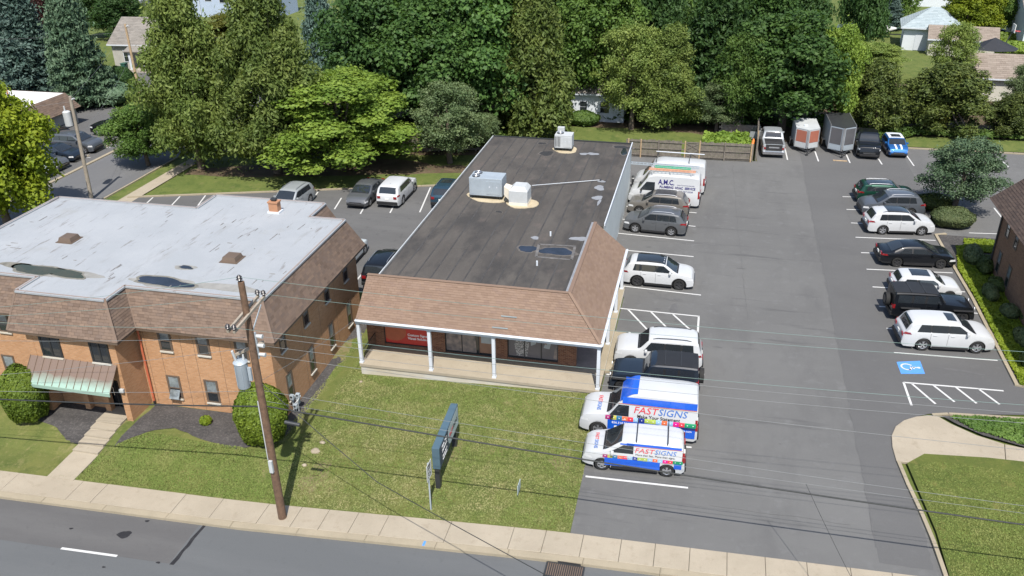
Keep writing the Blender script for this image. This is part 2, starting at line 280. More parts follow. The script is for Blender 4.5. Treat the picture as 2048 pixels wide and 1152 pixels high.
# resurfaced darker patch, its tar seam, the dashes
P=[(0,985),(414,1040),(345,1127),(60,1092),(0,1088)]
pp=[G(x,y,-.6) for x,y in P]
patch=sheet('street_patch',wob([(-45,pp[0][1]-.1),(pp[1][0],KB(pp[1][0])-.02),pp[2],(-45,pp[4][1]-.3)],.03,8),-.134,'street_patch_asphalt')
a,b=G(416,1040,-.6),G(343,1128,-.6)
sheet('tar_seam',wob([(a[0]-.07,a[1]),(a[0]+.07,a[1]),(b[0]+.09,b[1]),(b[0]-.1,b[1])],.03,7),-.128,'tar')
for i,(x,y,r,q) in enumerate(((248,1068,.32,.20),(294,1041,.09,.07),(142,1056,.09,.05),(316,1124,.08,.06),(207,1133,.07,.05))):
    c=G(x,y,-.6); sheet('tar_spot',blob(*c,r,q,i),-.127,'tar')
for x in (187,-260):
    a=G(x,1103,-.6); b=G(x+47,1111,-.6); a=(b[0]-2.6,b[1]-.1) ; sheet('painted_line',[(a[0],a[1]-.06),(b[0],b[1]-.06),(b[0],b[1]+.06),(a[0],a[1]+.06)],-.126,'line_paint')
# ---- front sidewalk: slabs and kerb pieces are single parts
sw=tag(bpy.data.objects.new('sidewalk',None),kind='structure'); COL.objects.link(sw)
rs=random.Random(4)
def piece(name,parent,quad,th,mat,zf=hgt,dz=0,bev=.012):
    m=MB(); n=len(quad); top=[(x,y,zf(x,y)+dz) for x,y in quad]; cx=sum(p[0] for p in quad)/n; cy=sum(p[1] for p in quad)/n; cz=zf(cx,cy)+dz
    o=bpy.data.objects.new(name,None)
    vs=[(x-cx,y-cy,z-cz) for x,y,z in top]; inn=[(x*(1-bev*2/max(.3,math.hypot(x,y))),y*(1-bev*2/max(.3,math.hypot(x,y))),z) for x,y,z in vs]
    low=[(x,y,z-bev) for x,y,z in vs]; bot=[(x,y,z-th) for x,y,z in vs]
    m.add(inn+low+bot,[tuple(range(n))]+[(i+n,(i+1)%n+n,(i+1)%n,i) for i in range(n)]+[(i+2*n,(i+1)%n+2*n,(i+1)%n+n,i+n) for i in range(n)],mat)
    ob=m.build(name,None,recalc=True); bpy.data.objects.remove(o); ob.parent=parent; ob.location=(cx,cy,cz); return ob
xs=[-40]
joints=[GT(px,py)[0] for px,py in ((52,935),(180,950),(228,956),(382,977),(457,985),(548,995),(612,1003),(665,1010),(722,1018),(780,1027),(905,1040),(1028,1057),(1092,1065),(1167,1072),(1243,1081),(1311,1088),(1380,1097),(1454,1107),(1530,1114),(1613,1124),(1700,1133))]
xs=[-44,-42,-40,-38,-36,-34]+[j for j in joints if j>-32.5]
while xs[-1]<30: xs.append(xs[-1]+1.55)
for i,(a,b) in enumerate(zip(xs,xs[1:])):
    g=.008; k=lambda x:KB(x)+.34
    piece('paving_slab',sw,[(a+g,k(a)),(b-g,k(b)),(b-g,SW(b)),(a+g,SW(a))],.12,'concrete',dz=.012+rs.uniform(-.004,.004))
kb=tag(bpy.data.objects.new('kerb',None),kind='structure'); COL.objects.link(kb)
x=-46.
while x<32:
    b=x+3.05; a=x
    piece('kerb_stone',kb,[(a+.006,KB(a)),(b-.006,KB(b)),(b-.006,KB(b)+.325),(a+.006,KB(a)+.325)],.32,'kerb_concrete',dz=.01+rs.uniform(-.003,.003),bev=.025); x=b
# blue mark on the kerb and storm drain
c=G(843,1102,-.25); m=MB(); m.box(c[0]-.05,c[0]+.05,KB(c[0])+.03,KB(c[0])+.30,hgt(*c)-.02,hgt(*c)+.0185,'blue_paint'); mk=m.build('painted_mark',kb); 
for px in ():
    c=G(px,1142,0); sheet('painted_mark',[(c[0]-.03,c[1]-.9),(c[0]+.03,c[1]-.9),(c[0]+.10,c[1]+.4),(c[0]+.04,c[1]+.4)],.03 if px==0 else -.125,'line_paint')
dx,dy=-3.95,KB(-4)-.42; dr=thing('storm_drain','rusty iron storm drain grate in the gutter by the driveway','drain',(dx,dy,hgt(dx,dy)-.13))
m=MB(); m.box(dx-.75,dx+.75,dy-.34,dy+.36,dr.location.z-.05,dr.location.z+.012,'interior_dark'); m.build('pit',dr)
m=MB(); z=dr.location.z
for a in ((-.78,-.72),(.72,.78)): m.box(dx+a[0],dx+a[1],dy-.38,dy+.38,z-.03,z+.035,'dark_metal')
for a in ((-.40,-.34),(.34,.40)): m.box(dx-.72,dx+.72,dy+a[0],dy+a[1],z-.03,z+.035,'dark_metal')
m.build('grate_frame',dr)
for i in range(17):
    m=MB(); q=dx-.68+i*.085; m.box(q-.018,q+.018,dy-.34,dy+.34,z-.01,z+.03,'copper_brown'); m.build('grate_bar',dr)
m=MB(); m.box(dx-.6,dx+.6,KB(dx)-.012,KB(dx)+.0,z+.02,z+.11,'interior_dark'); m.build('kerb_inlet',dr)
# ---- main lot
drv_l=G(1152,1066); drv_r=G(1915,1150)
lot=[(-4.05,SW(-4.05)),(4,SW(4)),(10.55,SW(10.55)),G(1857,898),(9.95,37.3),(10.3,38.6),(12.0,39.6),(19.0,40.6),(19.0,48),(17.95,59),(17.6,63.3),(17.6,84.0),(4.9,84.0),(4.5,77.6),(-6.6,77.4),(-5.75,66),(-4.2,50.5),(-3.9,38.0)]
lot=[(-4.05,SW(-4.05)),(4,SW(4)),(10.5,SW(10.5)),(10.35,30.5),(9.9,35.2),(10.0,37.3),(10.6,38.7),(12.2,39.6),(19.2,40.9),(18.6,47),(17.9,57),(17.75,63.3),(30,63.3),(60,63.3),(60,84.1),(4.6,84.1),(4.6,77.7),(-7.5,77.3),(-7.5,67.2),(-5.8,66.8),(-5.8,49.),(-4.2,49.0),(-4.2,37.9)]
LOT=sheet('parking_lot',lot,.0,'lot_asphalt',step=3,hf=lambda x,y:0.)
# darker later strips of asphalt: the near left part of the driveway and the right-hand stalls
s1=[G(1689,757),G(1752,1095)]
sheet('asphalt_strip',wob([(10.0,35.5),(10.2,37.3),(10.8,38.7),(12.2,39.5),(19.0,40.8),(18.45,47),(17.8,57),(17.6,63.2),(17.6,84.05),(8.5,84.05),(8.4,57),(8.32,42),(8.2,28.3),(10.2,28.3),(10.25,30.4)],.05,7,3),.004,'dark_asphalt')
basic('stain',(.085,.084,.084),.85,0,.15,3); rs2=random.Random(21)
for i in range(46):
    if i<18: c=(rs2.uniform(-4,0),rs2.uniform(46,62))
    elif i<34: c=(rs2.uniform(13,17),rs2.uniform(43,66))
    else: c=(rs2.uniform(-3,9),rs2.uniform(30,75))
    sheet('oil_stain',blob(*c,rs2.uniform(.05,.28),rs2.uniform(.04,.16),i,16,j=.3),.007+.00005*i,'stain',step=50,hf=lambda x,y:0.)
def crack(pts,wd,sd):
    r=random.Random(sd); P=[Vector(G(*p)) for p in pts]; c=[]
    for a,b in zip(P,P[1:]):
        n=max(2,int((b-a).length/.5)); d=(b-a); nn=Vector((-d.y,d.x)).normalized()
        c+=[a+d*k/n+nn*r.uniform(-.06,.06) for k in range(n)]
    c.append(P[-1]); L=[];R=[]
    for k,p in enumerate(c):
        d=(c[min(k+1,len(c)-1)]-c[max(k-1,0)]).normalized(); nn=Vector((-d.y,d.x))*wd*r.uniform(.4,1); L.append(tuple(p+nn)); R.append(tuple(p-nn))
    sheet('asphalt_seam',L+R[::-1],.0095,'stain',step=50,hf=lambda x,y:0.)
crack([(1674,363),(1715,480),(1755,600)],.025,7); crack([(1608,350),(1642,520),(1689,757),(1752,1095)],.035,1); crack([(1465,330),(1478,480),(1495,640)],.022,2); crack([(1395,455),(1470,459),(1560,470)],.015,3); crack([(1420,1010),(1560,1030),(1700,1050)],.015,4)
for (px,py,rx,ry,rot,sd) in ((1348,617,.22,.75,0,3),(1330,597,.7,.07,-.35,5),(1303,586,.35,.09,-.5,6),(1355,640,.18,.3,0,9),(1745,778,.35,.06,0,7),(1920,742,1.2,.12,-.1,11),(1560,888,.06,.05,0,13)):
    c=G(px,py); sheet('tar_spot',blob(*c,rx,ry,sd,rot=rot),.0085,'stain',parent=None)
def line(pa,pb,wd=.1,z=.012,mat='line_paint',hf=lambda x,y:0.,q=None):
    a,b=(Vector(G(*pa)),Vector(G(*pb))) if q is None else (Vector(pa),Vector(pb)); n=(b-a).normalized(); n=Vector((-n.y,n.x))*wd/2
    return sheet('painted_line',[tuple(a-n),tuple(b-n),tuple(b+n),tuple(a+n)],z,mat,step=50,hf=hf)
for pa,pb in (((1171,953),(1376,976)),((1355,893),(1383,895)),((1213,749),(1222,750)),((1243,572),(1402,590.4)),((1251,500.7),(1387,513.5)),((1229,466),(1388,482)),((1238,438),(1391,453)),((1244,412),(1393,426)),((1250,388),(1380,402)),((1258,366),(1300,370)),((1240.8,617),(1399.5,633)),((1397.5,633),(1394,690)),((1256,619),(1312,678)),((1302,624),(1358,680)),((1346,629),(1395,673)),((1258,664),(1285,694)),((1243,536),(1260,538)),
    ((1788,705.6),(1995,721)),((1773,657),(1900,667)),((1758,613),(1956,627)),((1745,574),(1930,584)),((1733,538.6),(1905,546)),((1722,505.5),(1800,508)),((1711,474.7),(1871,481)),((1702,446),(1745,448)),((1693,419),(1725,420)),((1685,393.5),(1740,395)),
    ((1807,765),(2007,782)),((1807,765),(1823,811)),((1823,767),(1871,808)),((1867,771),(1909,804)),((1912,775),(1953,807)),((1957,778),(1999,809)),
    ((1568,288),(1575,320)),((1630,303),(1637,323)),((1692,308),(1700,326)),((1757,318),(1764,329)),((1811,308),(1828,332)),((1991,310),(2017,334)),((1988,416),(2004,436)),((1938,466),(1996,468))):
    line(pa,pb,.115)
# accessible-parking panel
bp=[G(1793,724),G(1840,722),G(1850,748),G(1802,748)]
sheet('painted_panel',bp,.012,'blue_paint',step=50,hf=lambda x,y:0.)
c0=(sum(p[0] for p in bp)/4,sum(p[1] for p in bp)/4)
def ring_arc(cx,cy,r,a0,a1,wd,n=18):
    o=[];i=[]
    for k in range(n+1):
        a=a0+(a1-a0)*k/n; o.append((cx+(r+wd/2)*math.cos(a),cy+(r+wd/2)*math.sin(a))); i.append((cx+(r-wd/2)*math.cos(a),cy+(r-wd/2)*math.sin(a)))
    return o+i[::-1]
sy=tag(bpy.data.objects.new('wheelchair_symbol',None),kind='structure'); COL.objects.link(sy)
def sym(poly): 
    q=sheet('symbol_stroke',poly,.017,'line_paint',step=50,hf=lambda x,y:0.,parent=sy,kind=None)
cx,cy=c0
sym(ring_arc(cx-.17,cy+.03,.30,R_(35),R_(300),.09)); sym(blob(cx+.42,cy+.06,.09,.09,1,12,j=0))
for a,b in (((.33,.05),(.02,.03)),((.02,.08),(.0,-.2)),((.0,-.18),(-.12,-.32)),((.17,.05),(.15,-.12))):
    a=Vector((cx+a[0],cy+a[1]));b=Vector((cx+b[0],cy+b[1]));n=(b-a).normalized();n=Vector((-n.y,n.x))*.045; sym([tuple(a-n),tuple(b-n),tuple(b+n),tuple(a+n)])
# ---- front lawn, right lawn, walks
sheet('lawn',[(-44,SW(-44)+.0),(-30,SW(-30)),(-4.06,SW(-4.06)),(-4.06,34),(-4.2,37.95),(-17.2,37.95),(-17.2,43),(-19.5,46.3),(-44,46.3)],-.004,'front_lawn_grass',step=1)
sheet('lawn',[(10.72,SW(10.7)),(35,SW(35)),(35,36.6),(14,36.2),(11.2,35.9),(10.3,35.0),(10.72,30.5)],.03,'right_lawn_grass',hf=lambda x,y:.04+.02*sstep(30,34,y),step=2)
kr=tag(bpy.data.objects.new('driveway_kerb',None),kind='structure'); COL.objects.link(kr)
kp=[(10.5,SW(10.5)+.05),(10.42,29.8),(10.25,31.6),(10.02,33.4),(9.86,35.1)]
def kerb_run(parent,pts,wd=.17,mat='kerb_concrete',h=.11,seg=1.6,side=1,name='kerb_stone'):
    for a,b in zip(pts,pts[1:]):
        a=Vector(a);b=Vector(b);L=(b-a).length;n=max(1,round(L/seg));d=(b-a)/n;nn=Vector((-d.y,d.x)).normalized()*wd*side
        for i in range(n):
            p=a+d*i+d.normalized()*.006;q=a+d*(i+1)-d.normalized()*.006
            quad=[tuple(p),tuple(q),tuple(q+nn),tuple(p+nn)]
            if side<0: quad=quad[::-1]
            piece(name,parent,quad,h+.1,mat,zf=lambda x,y:0,dz=h+rs.uniform(-.006,.006),bev=.02)
kerb_run(kr,kp,side=-1)
wk=[(9.86,35.1),(9.85,36.2),(9.95,37.1),(10.25,37.9),(10.75,38.55),(11.4,39.0),(12.1,39.25),(12.45,39.2),(12.9,38.7),(13.9,37.95),(15.5,37.3),(18,36.9),(30,36.9),(30,35.55),(11.4,35.55),(10.5,35.1)]
wko=tag(bpy.data.objects.new('walkway',None),kind='structure'); COL.objects.link(wko)
piece('paving_slab',wko,wk[:10]+[(15.0,37.47),(14.6,35.55)]+wk[14:],.12,'concrete',zf=lambda x,y:.08); 
piece('paving_slab',wko,[(15.03,37.46),(18,36.9),(30,36.9),(30,35.55),(14.63,35.55)],.12,'concrete',zf=lambda x,y:.08)
kerb_run(kr,[(12.2,39.25),(13.0,39.5),(15.5,39.75),(18.6,39.95)],.15,side=1,h=.10)
bed=[(12.6,39.3),(13.2,38.7),(14.2,38.0),(15.8,37.45),(18,37.05),(30,37.05),(30,39.9),(18.6,39.9),(15,39.65)]
sheet('planting_bed',bed,.085,'mulch',hf=lambda x,y:0.)
# right-hand planting strip with kerb
rk=[G(2029,772),G(1942,600),G(1907,540),G(1868,470)]
kerb_run(kr,[(19.0,42.6)]+rk+[(17.55,63.6)],.2,side=-1,h=.10,seg=1.8)
sheet('planting_bed',[(18.95,42.4),(30,42.4),(30,63.2),(17.7,63.2)]+[(p[0]+.1,p[1]) for p in rk[::-1]],.07,'mulch',hf=lambda x,y:0.)
# ---- rear lot between the buildings, back lawn, side street
sheet('rear_parking_lot',[(-47.0,57.4),(-45.9,58.5),(-20.2,66.53),(-17.0,67.4),(-17.0,43.2),(-19.4,46.3),(-47,46.3)],.002,'mid_asphalt',step=3,hf=lambda x,y:0.)
kerb_run(kr,[(-46.2,58.45),(-20.2,66.55),(-16.9,67.6)],.18,side=1,h=.10,seg=3)
for pa,pb in (((861,375),(839.5,424.6)),((805.6,377.5),(780,426)),((743,389),(720.6,428)),((683,396),(669,418.5)),((636,384),(622,404)),((411,391),(396,411)),((360,393),(343,411)),((306,395),(294,406)),((731,540),(712,562))):
    line(pa,pb,.11)
sheet('side_street',[(-54.9,20),(-48.1,20),(-48.1,400),(-54.9,400)],-.03,'side_street_asphalt',step=50,hf=lambda x,y:0)
sheet('side_walk_path',[(-46.6,54),(-45.3,54),(-45.3,120),(-46.6,120)],.012,'concrete',step=50,hf=lambda x,y:0)
kerb_run(kr,[(-48.1,52),(-48.1,84)],.15,side=-1,h=.04,seg=3); kerb_run(kr,[(-54.9,48),(-54.9,74)],.32,side=1,h=.06,seg=3)
sheet('side_parking_lot',[(-55.3,40),(-55.3,77.5),(-66,84),(-80,84),(-80,40)],.0,'dark_asphalt',step=50,hf=lambda x,y:0)
sheet('back_soil',wob([(-44,59.6),(-20,67),(-17.2,67.9),(-17.2,71),(-30,72),(-45,66)],.5,6,2),-.03,'soil',hf=lambda x,y:0)
sheet('back_lawn',wob([(-44.9,59.2),(-20,66.9),(-18,67.5),(-18.5,70.3),(-26,68.3),(-38,65.2),(-44.9,64.5)],.12,8,3),-.015,'back_grass',hf=lambda x,y:0)
sheet('woodland_floor',[(-46,70),(4.2,79.5),(4.2,84.2),(40,84.4),(40,110),(-46,110)],-.045,'soil',hf=lambda x,y:0,step=50)
sheet('back_lawn',wob([(-17,78),(4.2,78.2),(4.2,84.0),(-4,86),(-17,85)],.3,6,5),-.03,'back_grass',hf=lambda x,y:0)
sheet('back_lawn',wob([(16,84.5),(40,84.8),(40,89),(16,88)],.15,8,6),.03,'back_grass',hf=lambda x,y:0)
kerb_run(kr,[(17.9,84.0),(40,84.4)],.18,side=1,h=.10,seg=3)
# ------------------------------------------------------------------ shingle slopes
def shingles(name,parent,A,B,C,D,mat,course=.145,tab=.30,th=.018,seed=0):
    """A-B eave (left to right seen from outside), D-C top edge; every tab is its own little wedge"""
    A,B,C,D=[Vector(p) for p in (A,B,C,D)]; n=max(2,round(((D+C)/2-(A+B)/2).length/course)); nn=(B-A).cross(D-A).normalized(); m=MB(); r=random.Random(seed)
    for i in range(n):
        t0=i/n-(.12/n if i else 0); t1=(i+1)/n; L0,L1=A.lerp(D,t0),A.lerp(D,t1); R0,R1=B.lerp(C,t0),B.lerp(C,t1)
        L=(R0-L0).length; k=max(1,round(L/tab)); cuts=[0]+[min(1,max(0,(j+(.5 if i%2 else 0)*.9+r.uniform(-.13,.13))/k)) for j in range(1 if not i%2 else 0,k)]+[1]
        cuts=sorted(cuts)
        for a,b in zip(cuts,cuts[1:]):
            if (b-a)*L<.03: continue
            g=.004/max(L,.1); p=[L0.lerp(R0,a+g),L0.lerp(R0,b-g),L1.lerp(R1,b-g),L1.lerp(R1,a+g)]; h=th*r.uniform(.75,1.3)
            q=[p[0]+nn*h,p[1]+nn*h,p[2]+nn*.002,p[3]+nn*.002]
            m.add(p[:2]+q,[(2,3,4,5),(0,1,3,2)],mat)
    o=m.build(name,parent,recalc=False); o['kind']='stuff'; return o
def wall_window(parent,axis,pos,a0,a1,z0,z1,style='sash',sill=True,depth=.14,frame='brown_frame',out=-1):
    """a window unit set in a recess in a wall; axis 'y': wall plane y=pos facing out; axis 'x': plane x=pos"""
    def bx(m,u0,u1,d0,d1,v0,v1,mat):
        d0,d1=sorted((pos+out*d0,pos+out*d1))
        if axis=='y': m.box(u0,u1,d0,d1,v0,v1,mat)
        else: m.box(d0,d1,u0,u1,v0,v1,mat)
    m=MB(); t=.055
    bx(m,a0-.05,a0+t,-.06,.035,z0-.02,z1+.02,frame); bx(m,a1-t,a1+.05,-.06,.035,z0-.02,z1+.02,frame); bx(m,a0+t,a1-t,-.06,.033,z1-t,z1+.018,frame); bx(m,a0+t,a1-t,-.06,.033,z0-.02,z0+t,frame)
    if style=='double': bx(m,(a0+a1)/2-.05,(a0+a1)/2+.05,-.06,.04,z0+t,z1-t,frame)
    if style in('sash','open'): bx(m,a0+t,a1-t,-.06,.028,(z0*.55+z1*.45)-.03,(z0*.55+z1*.45)+.03,frame)
    f=m.build('window',parent)
    zs=[(z0+t,z1-t)] if style not in('sash','open') else [(z0+t,z0*.55+z1*.45-.03),(z0*.55+z1*.45+.03,z1-t)]
    us=[(a0+t,a1-t)] if style!='double' else [(a0+t,(a0+a1)/2-.05),((a0+a1)/2+.05,a1-t)]
    for u in us:
        for i,zz in enumerate(zs):
            m=MB(); bx(m,u[0],u[1],.0,.012,zz[0],zz[1],'curtain_glass' if (style in('sash','open') and i==1) else 'glass'); m.build('pane',f)
    if style=='open':
        m=MB(); zz=z0+.1; m.bar((0,0,0),(0,0,0.001),.001,.001,frame) if 0 else None
        y=pos+out*.03; q=[(a0+.06,y+out*.26,zz-.02),(a1-.06,y+out*.26,zz-.02),(a1-.06,y,zz+.38),(a0+.06,y,zz+.38)]; m.slab(q,.03,'curtain_glass'); m.build('open_vent',f)
    if sill:
        m=MB(); bx(m,a0-.06,a1+.06,-.02,.09,z0-.10,z0-.022,'white_concrete'); m.build('sill',f)
    return f
# ================================================================== main building
mb=thing('shop_building','low flat roofed brown brick shop building with tan shingle mansard and white porch columns','building',(-11,53,0))
X0,X1,Y1=-17.0,-5.72,66.7; EZ=2.98; TZ=4.65; EY=37.82; EX=-4.3; TY=39.95; TX=-6.28; EL=-17.5; GY=49.75; RZ=4.42
FW=onY(1150,735,0.0001) if 0 else None
fy=G(1150,735,.2)[1]; FX=-6.2                     # front wall plane and right wall of the glazed front
m=MB(); m.box(X0,X1,49.8,Y1,-.3,RZ-.02,'painted_wall'); m.box(X0,FX,fy+.32,49.8,-.3,RZ-.02,'brown_brick_y'); m.box(X0,FX-.2,fy+.12,fy+.32,-.3,RZ-.02,'brown_brick_x'); m.build('wall',mb)
m=MB(); m.box(X1-.004,X1+.06,49.8,Y1,RZ-.02,RZ+.16,'white_trim'); m.box(X0-.04,X0+.02,40.1,Y1,RZ-.02,RZ+.07,'pale_metal'); m.box(X0+.06,X1-.004,Y1-.12,Y1+.02,RZ-.02,RZ+.09,'dark_metal'); m.build('parapet_cap',mb)
# flat roof: membrane rolls, each its own strip
rf=MB(); rf.prism([(X0+.02,TY-.1),(TX-.1,TY-.1),(TX-.1,GY),(X1-.02,GY),(X1-.02,Y1-.02),(X0+.02,Y1-.02)],RZ-.2,RZ-.012,'roof_membrane'); rf=rf.build('flat_roof',mb)
n=12; r=random.Random(9); basic('roof_seam',(.040,.038,.037),.85,0,.3,1.5)
for i in range(n):
    a=X0+.06+(X1-X0-.1)*i/n; b=X0+.06+(X1-X0-.1)*(i+1)/n+.06
    y=TY+.05; ye=[y]+sorted(r.uniform(y+3,Y1-3) for _ in range(r.choice((1,2))))+[Y1-.13]
    for j,(c,d) in enumerate(zip(ye,ye[1:])):
        if b>TX-.05 and c<GY: b2=TX-.03
        else: b2=b
        if b2-a<.1: c=max(c,GY); b2=b
        if d-c<.2: continue
        z=RZ+.004*(i%2)+.008*(j%2); m=MB(); m.box(a,min(b2,X1-.03),c,d+.08,z-.01,z,'roof_membrane')
        for q in (a,): m.box(q,q+.09,c,d+.05,z,z+.006,'roof_seam')
        m.build('roofing_strip',rf)
basic('roof_ring',(.085,.076,.068),.8,0,.3,4)
def roofpatch(px,py,rx,ry,mat,sd,z,rot=0,parent=rf,zz=RZ):
    c=G(px,py,zz)
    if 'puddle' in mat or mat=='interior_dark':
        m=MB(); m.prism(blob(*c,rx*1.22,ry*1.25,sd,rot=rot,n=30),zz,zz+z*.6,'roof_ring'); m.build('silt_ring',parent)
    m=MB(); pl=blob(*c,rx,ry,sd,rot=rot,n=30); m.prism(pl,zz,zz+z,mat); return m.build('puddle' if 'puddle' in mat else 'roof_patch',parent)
for px,py,rx,ry,mat,sd in ((1113,503,.92,.55,'puddle_dark',3),(1056,498,.5,.48,'puddle_dark',8),(1070,476,.25,.22,'roof_patch_grey',5),(1168,308,.35,.25,'roof_patch_grey',2),(1186,308,.42,.3,'roof_patch_grey',7),(1199,376,.32,.5,'roof_patch_grey',12),(1195,396,.32,.4,'roof_patch_grey',14),(1198,405,.1,.5,'roof_patch_grey',15),(1203,363,.25,.2,'roof_patch_grey',16),
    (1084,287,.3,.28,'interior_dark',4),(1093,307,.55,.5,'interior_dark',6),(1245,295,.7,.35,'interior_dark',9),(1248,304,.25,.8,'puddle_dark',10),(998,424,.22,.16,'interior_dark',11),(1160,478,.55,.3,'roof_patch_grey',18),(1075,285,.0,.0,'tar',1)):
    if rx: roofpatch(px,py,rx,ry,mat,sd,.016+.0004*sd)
basic('roof_band',(.105,.10,.097),.85,0,.4,3); m=MB(); a=G(1046,490,RZ);b=G(1152,505,RZ)
for (p,q) in (((1078,489),(1072,514)),((1150,494),(1143,520)),((1078,489),(1152,493)),((1072,514),(1143,520))):
    p=G(*p,RZ);q=G(*q,RZ); m.bar((*p,RZ+.016),(*q,RZ+.016),.16,.012,'roof_band')
m.build('roof_patch',rf)
for px,py in ((1101,472),(1074,531)):
    c=G(px,py,RZ); m=MB(); m.tube([(*c,RZ),(*c,RZ+.28)],.055,'white_trim',10); m.build('vent_pipe',mb)
# mansard
shingles('shingle_slope',mb,(EL,EY,EZ),(EX,EY,EZ),(TX,TY,TZ),(EL+.02,TY,TZ),'tan_shingle',.15,.32,.016,1)
shingles('shingle_slope',mb,(EX,EY,EZ),(EX,GY,EZ),(TX,GY,TZ),(TX,TY,TZ),'tan_shingle',.15,.32,.016,2)
m=MB(); m.add([(EL,EY,EZ-.02),(EX,EY,EZ-.02),(TX,TY,TZ-.02),(EL+.02,TY,TZ-.02),(EX,GY,EZ-.02),(TX,GY,TZ-.02)],[(0,1,2,3),(1,4,5,2)],'tan_shingle'); m.build('roof_deck',mb)
m=MB(); m.add([(EL+.02,EY+.02,EZ-.03),(EL+.02,TY,EZ-.03),(EL+.02,TY,TZ-.03)],[(0,1,2)],'white_trim'); m.build('gable_end',mb); m=MB(); m.add([(EX-.02,GY-.02,EZ-.03),(TX,GY-.02,EZ-.03),(TX,GY-.02,TZ-.03)],[(0,1,2)],'white_trim'); m.build('gable_end',mb)
m=MB(); m.bar((EX,EY,EZ+.035),(TX,TY,TZ+.035),.16,.03,'tan_shingle',up=(1,-1,1)); m.bar((EL,TY+.02,TZ+.01),(TX,TY+.02,TZ+.01),.2,.03,'tan_shingle'); m.bar((TX+.02,TY,TZ+.012),(TX+.02,GY,TZ+.012),.2,.03,'tan_shingle'); m.build('ridge_cap',mb)
m=MB(); m.box(TX-.22,TX-.08,TY+.1,GY,RZ+.01,TZ-.02,'roof_patch_grey'); m.box(EL+.3,TX-.2,TY+.08,TY+.16,RZ+.01,TZ-.02,'dark_metal'); m.build('roof_flashing',mb)
m=MB()
m.box(EL-.03,EX+.03,EY-.05,EY+.02,EZ-.22,EZ+.005,'white_trim'); m.box(EX-.02,EX+.05,EY+.02,GY,EZ-.22,EZ+.005,'white_trim'); m.build('fascia',mb)
m=MB(); m.box(EL,EX-.02,EY+.02,fy+.12,EZ-.20,EZ-.16,'white_trim'); m.box(FX,EX-.021,fy+.12,GY,EZ-.20,EZ-.16,'white_trim'); m.build('soffit',mb)
m=MB(); m.tube([(EX+.10,EY-.05,EZ-.03),(EX+.10,GY,EZ-.03)],.06,'white_trim',8); m.tube([(EL,EY-.10,EZ-.03),(EX+.1,EY-.10,EZ-.03)],.06,'white_trim',8); m.build('gutter',mb)
for i in range(16):
    y=EY+.5+i*.72; m=MB(); m.box(EX-.02,EX+.16,y-.015,y+.015,EZ+.012,EZ+.03,'pale_metal'); m.build('gutter_bracket',mb)
basic('snow_metal',(.12,.15,.16),.5,.3)
for px,py in ((1018,630),(1000,662)):
    t=1-(py-586)/(688-586); z=EZ+(TZ-EZ)*.5
    for z in (EZ+.2 if py>650 else EZ+.62,):
        y=EY+(TY-EY)*(z-EZ)/(TZ-EZ); x=onY(px,py,y)[0]; m=MB(); m.slab([(x-.42,y-.05,z+.03),(x+.42,y-.05,z+.03),(x+.42,y+.0,z+.07),(x-.42,y+.0,z+.07)],.015,'snow_metal'); m.build('snow_guard',mb)
# porch slab, columns
ps=MB(); ps.prism([(-17.45,EY-.02),(-4.25,EY-.02),(-4.25,GY),(FX,GY),(FX,fy+.3),(-17.45,fy+.3)],-1.0,.2,'white_concrete'); ps=ps.build('porch_base',mb)
m=MB(); m.prism([(-17.5,EY-.07),(-4.25,EY-.07),(-4.25,fy-.05),(-17.5,fy-.05)],.06,.222,'concrete'); m.build('porch_floor',mb)
m=MB(); m.prism([(FX+.02,fy-.04),(-4.75,fy-.04),(-4.75,GY),(FX+.02,GY)],.19,.226,'tile_pavers'); m.box(-17.3,FX,fy-.045,fy+.2,.19,.2265,'tile_pavers'); m.build('porch_pavers',mb)
m=MB(); m.box(-4.74,-4.27,fy-.04,GY+.2,.02,.2295,'kerb_concrete'); m.build('porch_kerb',mb)
m=MB(); q=[G(1222,629,.1),G(1249,629,.1),G(1235,695,.1),G(1208,690,.1)]; m.prism([(-4.24,39.9),(-3.55,40.0),(-3.55,44.3),(-4.24,44.3)],-.1,.14,'kerb_concrete'); m.build('side_ramp',mb)
for i,(px,py) in enumerate(((725,723),(863.5,739),(990,752),(1194.5,781))):
    x,y=G(px,py,.22); y=EY+.12; m=MB(); m.box(x-.085,x+.085,y-.085,y+.085,.2,EZ-.2,'white_trim'); m.box(x-.11,x+.11,y-.11,y+.11,.2,.30,'white_trim'); m.box(x-.11,x+.11,y-.11,y+.11,EZ-.3,EZ-.2,'white_trim'); m.build('porch_column',mb)
for px,py in ((1215,688),(1229,624),(1237,577)):
    x,y=G(px,py,.22); m=MB(); m.box(-4.52,-4.35,y-.085,y+.085,.2,EZ-.2,'white_trim'); m.box(-4.55,-4.32,y-.11,y+.11,.2,.3,'white_trim'); m.build('porch_column',mb)
m=MB()
for i in range(12):
    y=EY+.35+i*.16; m.box(-17.32,-17.30,y,y+.018,.3,1.05,'dark_metal')
m.box(-17.325,-17.295,EY+.2,fy,1.03,1.07,'dark_metal'); m.build('railing',mb)
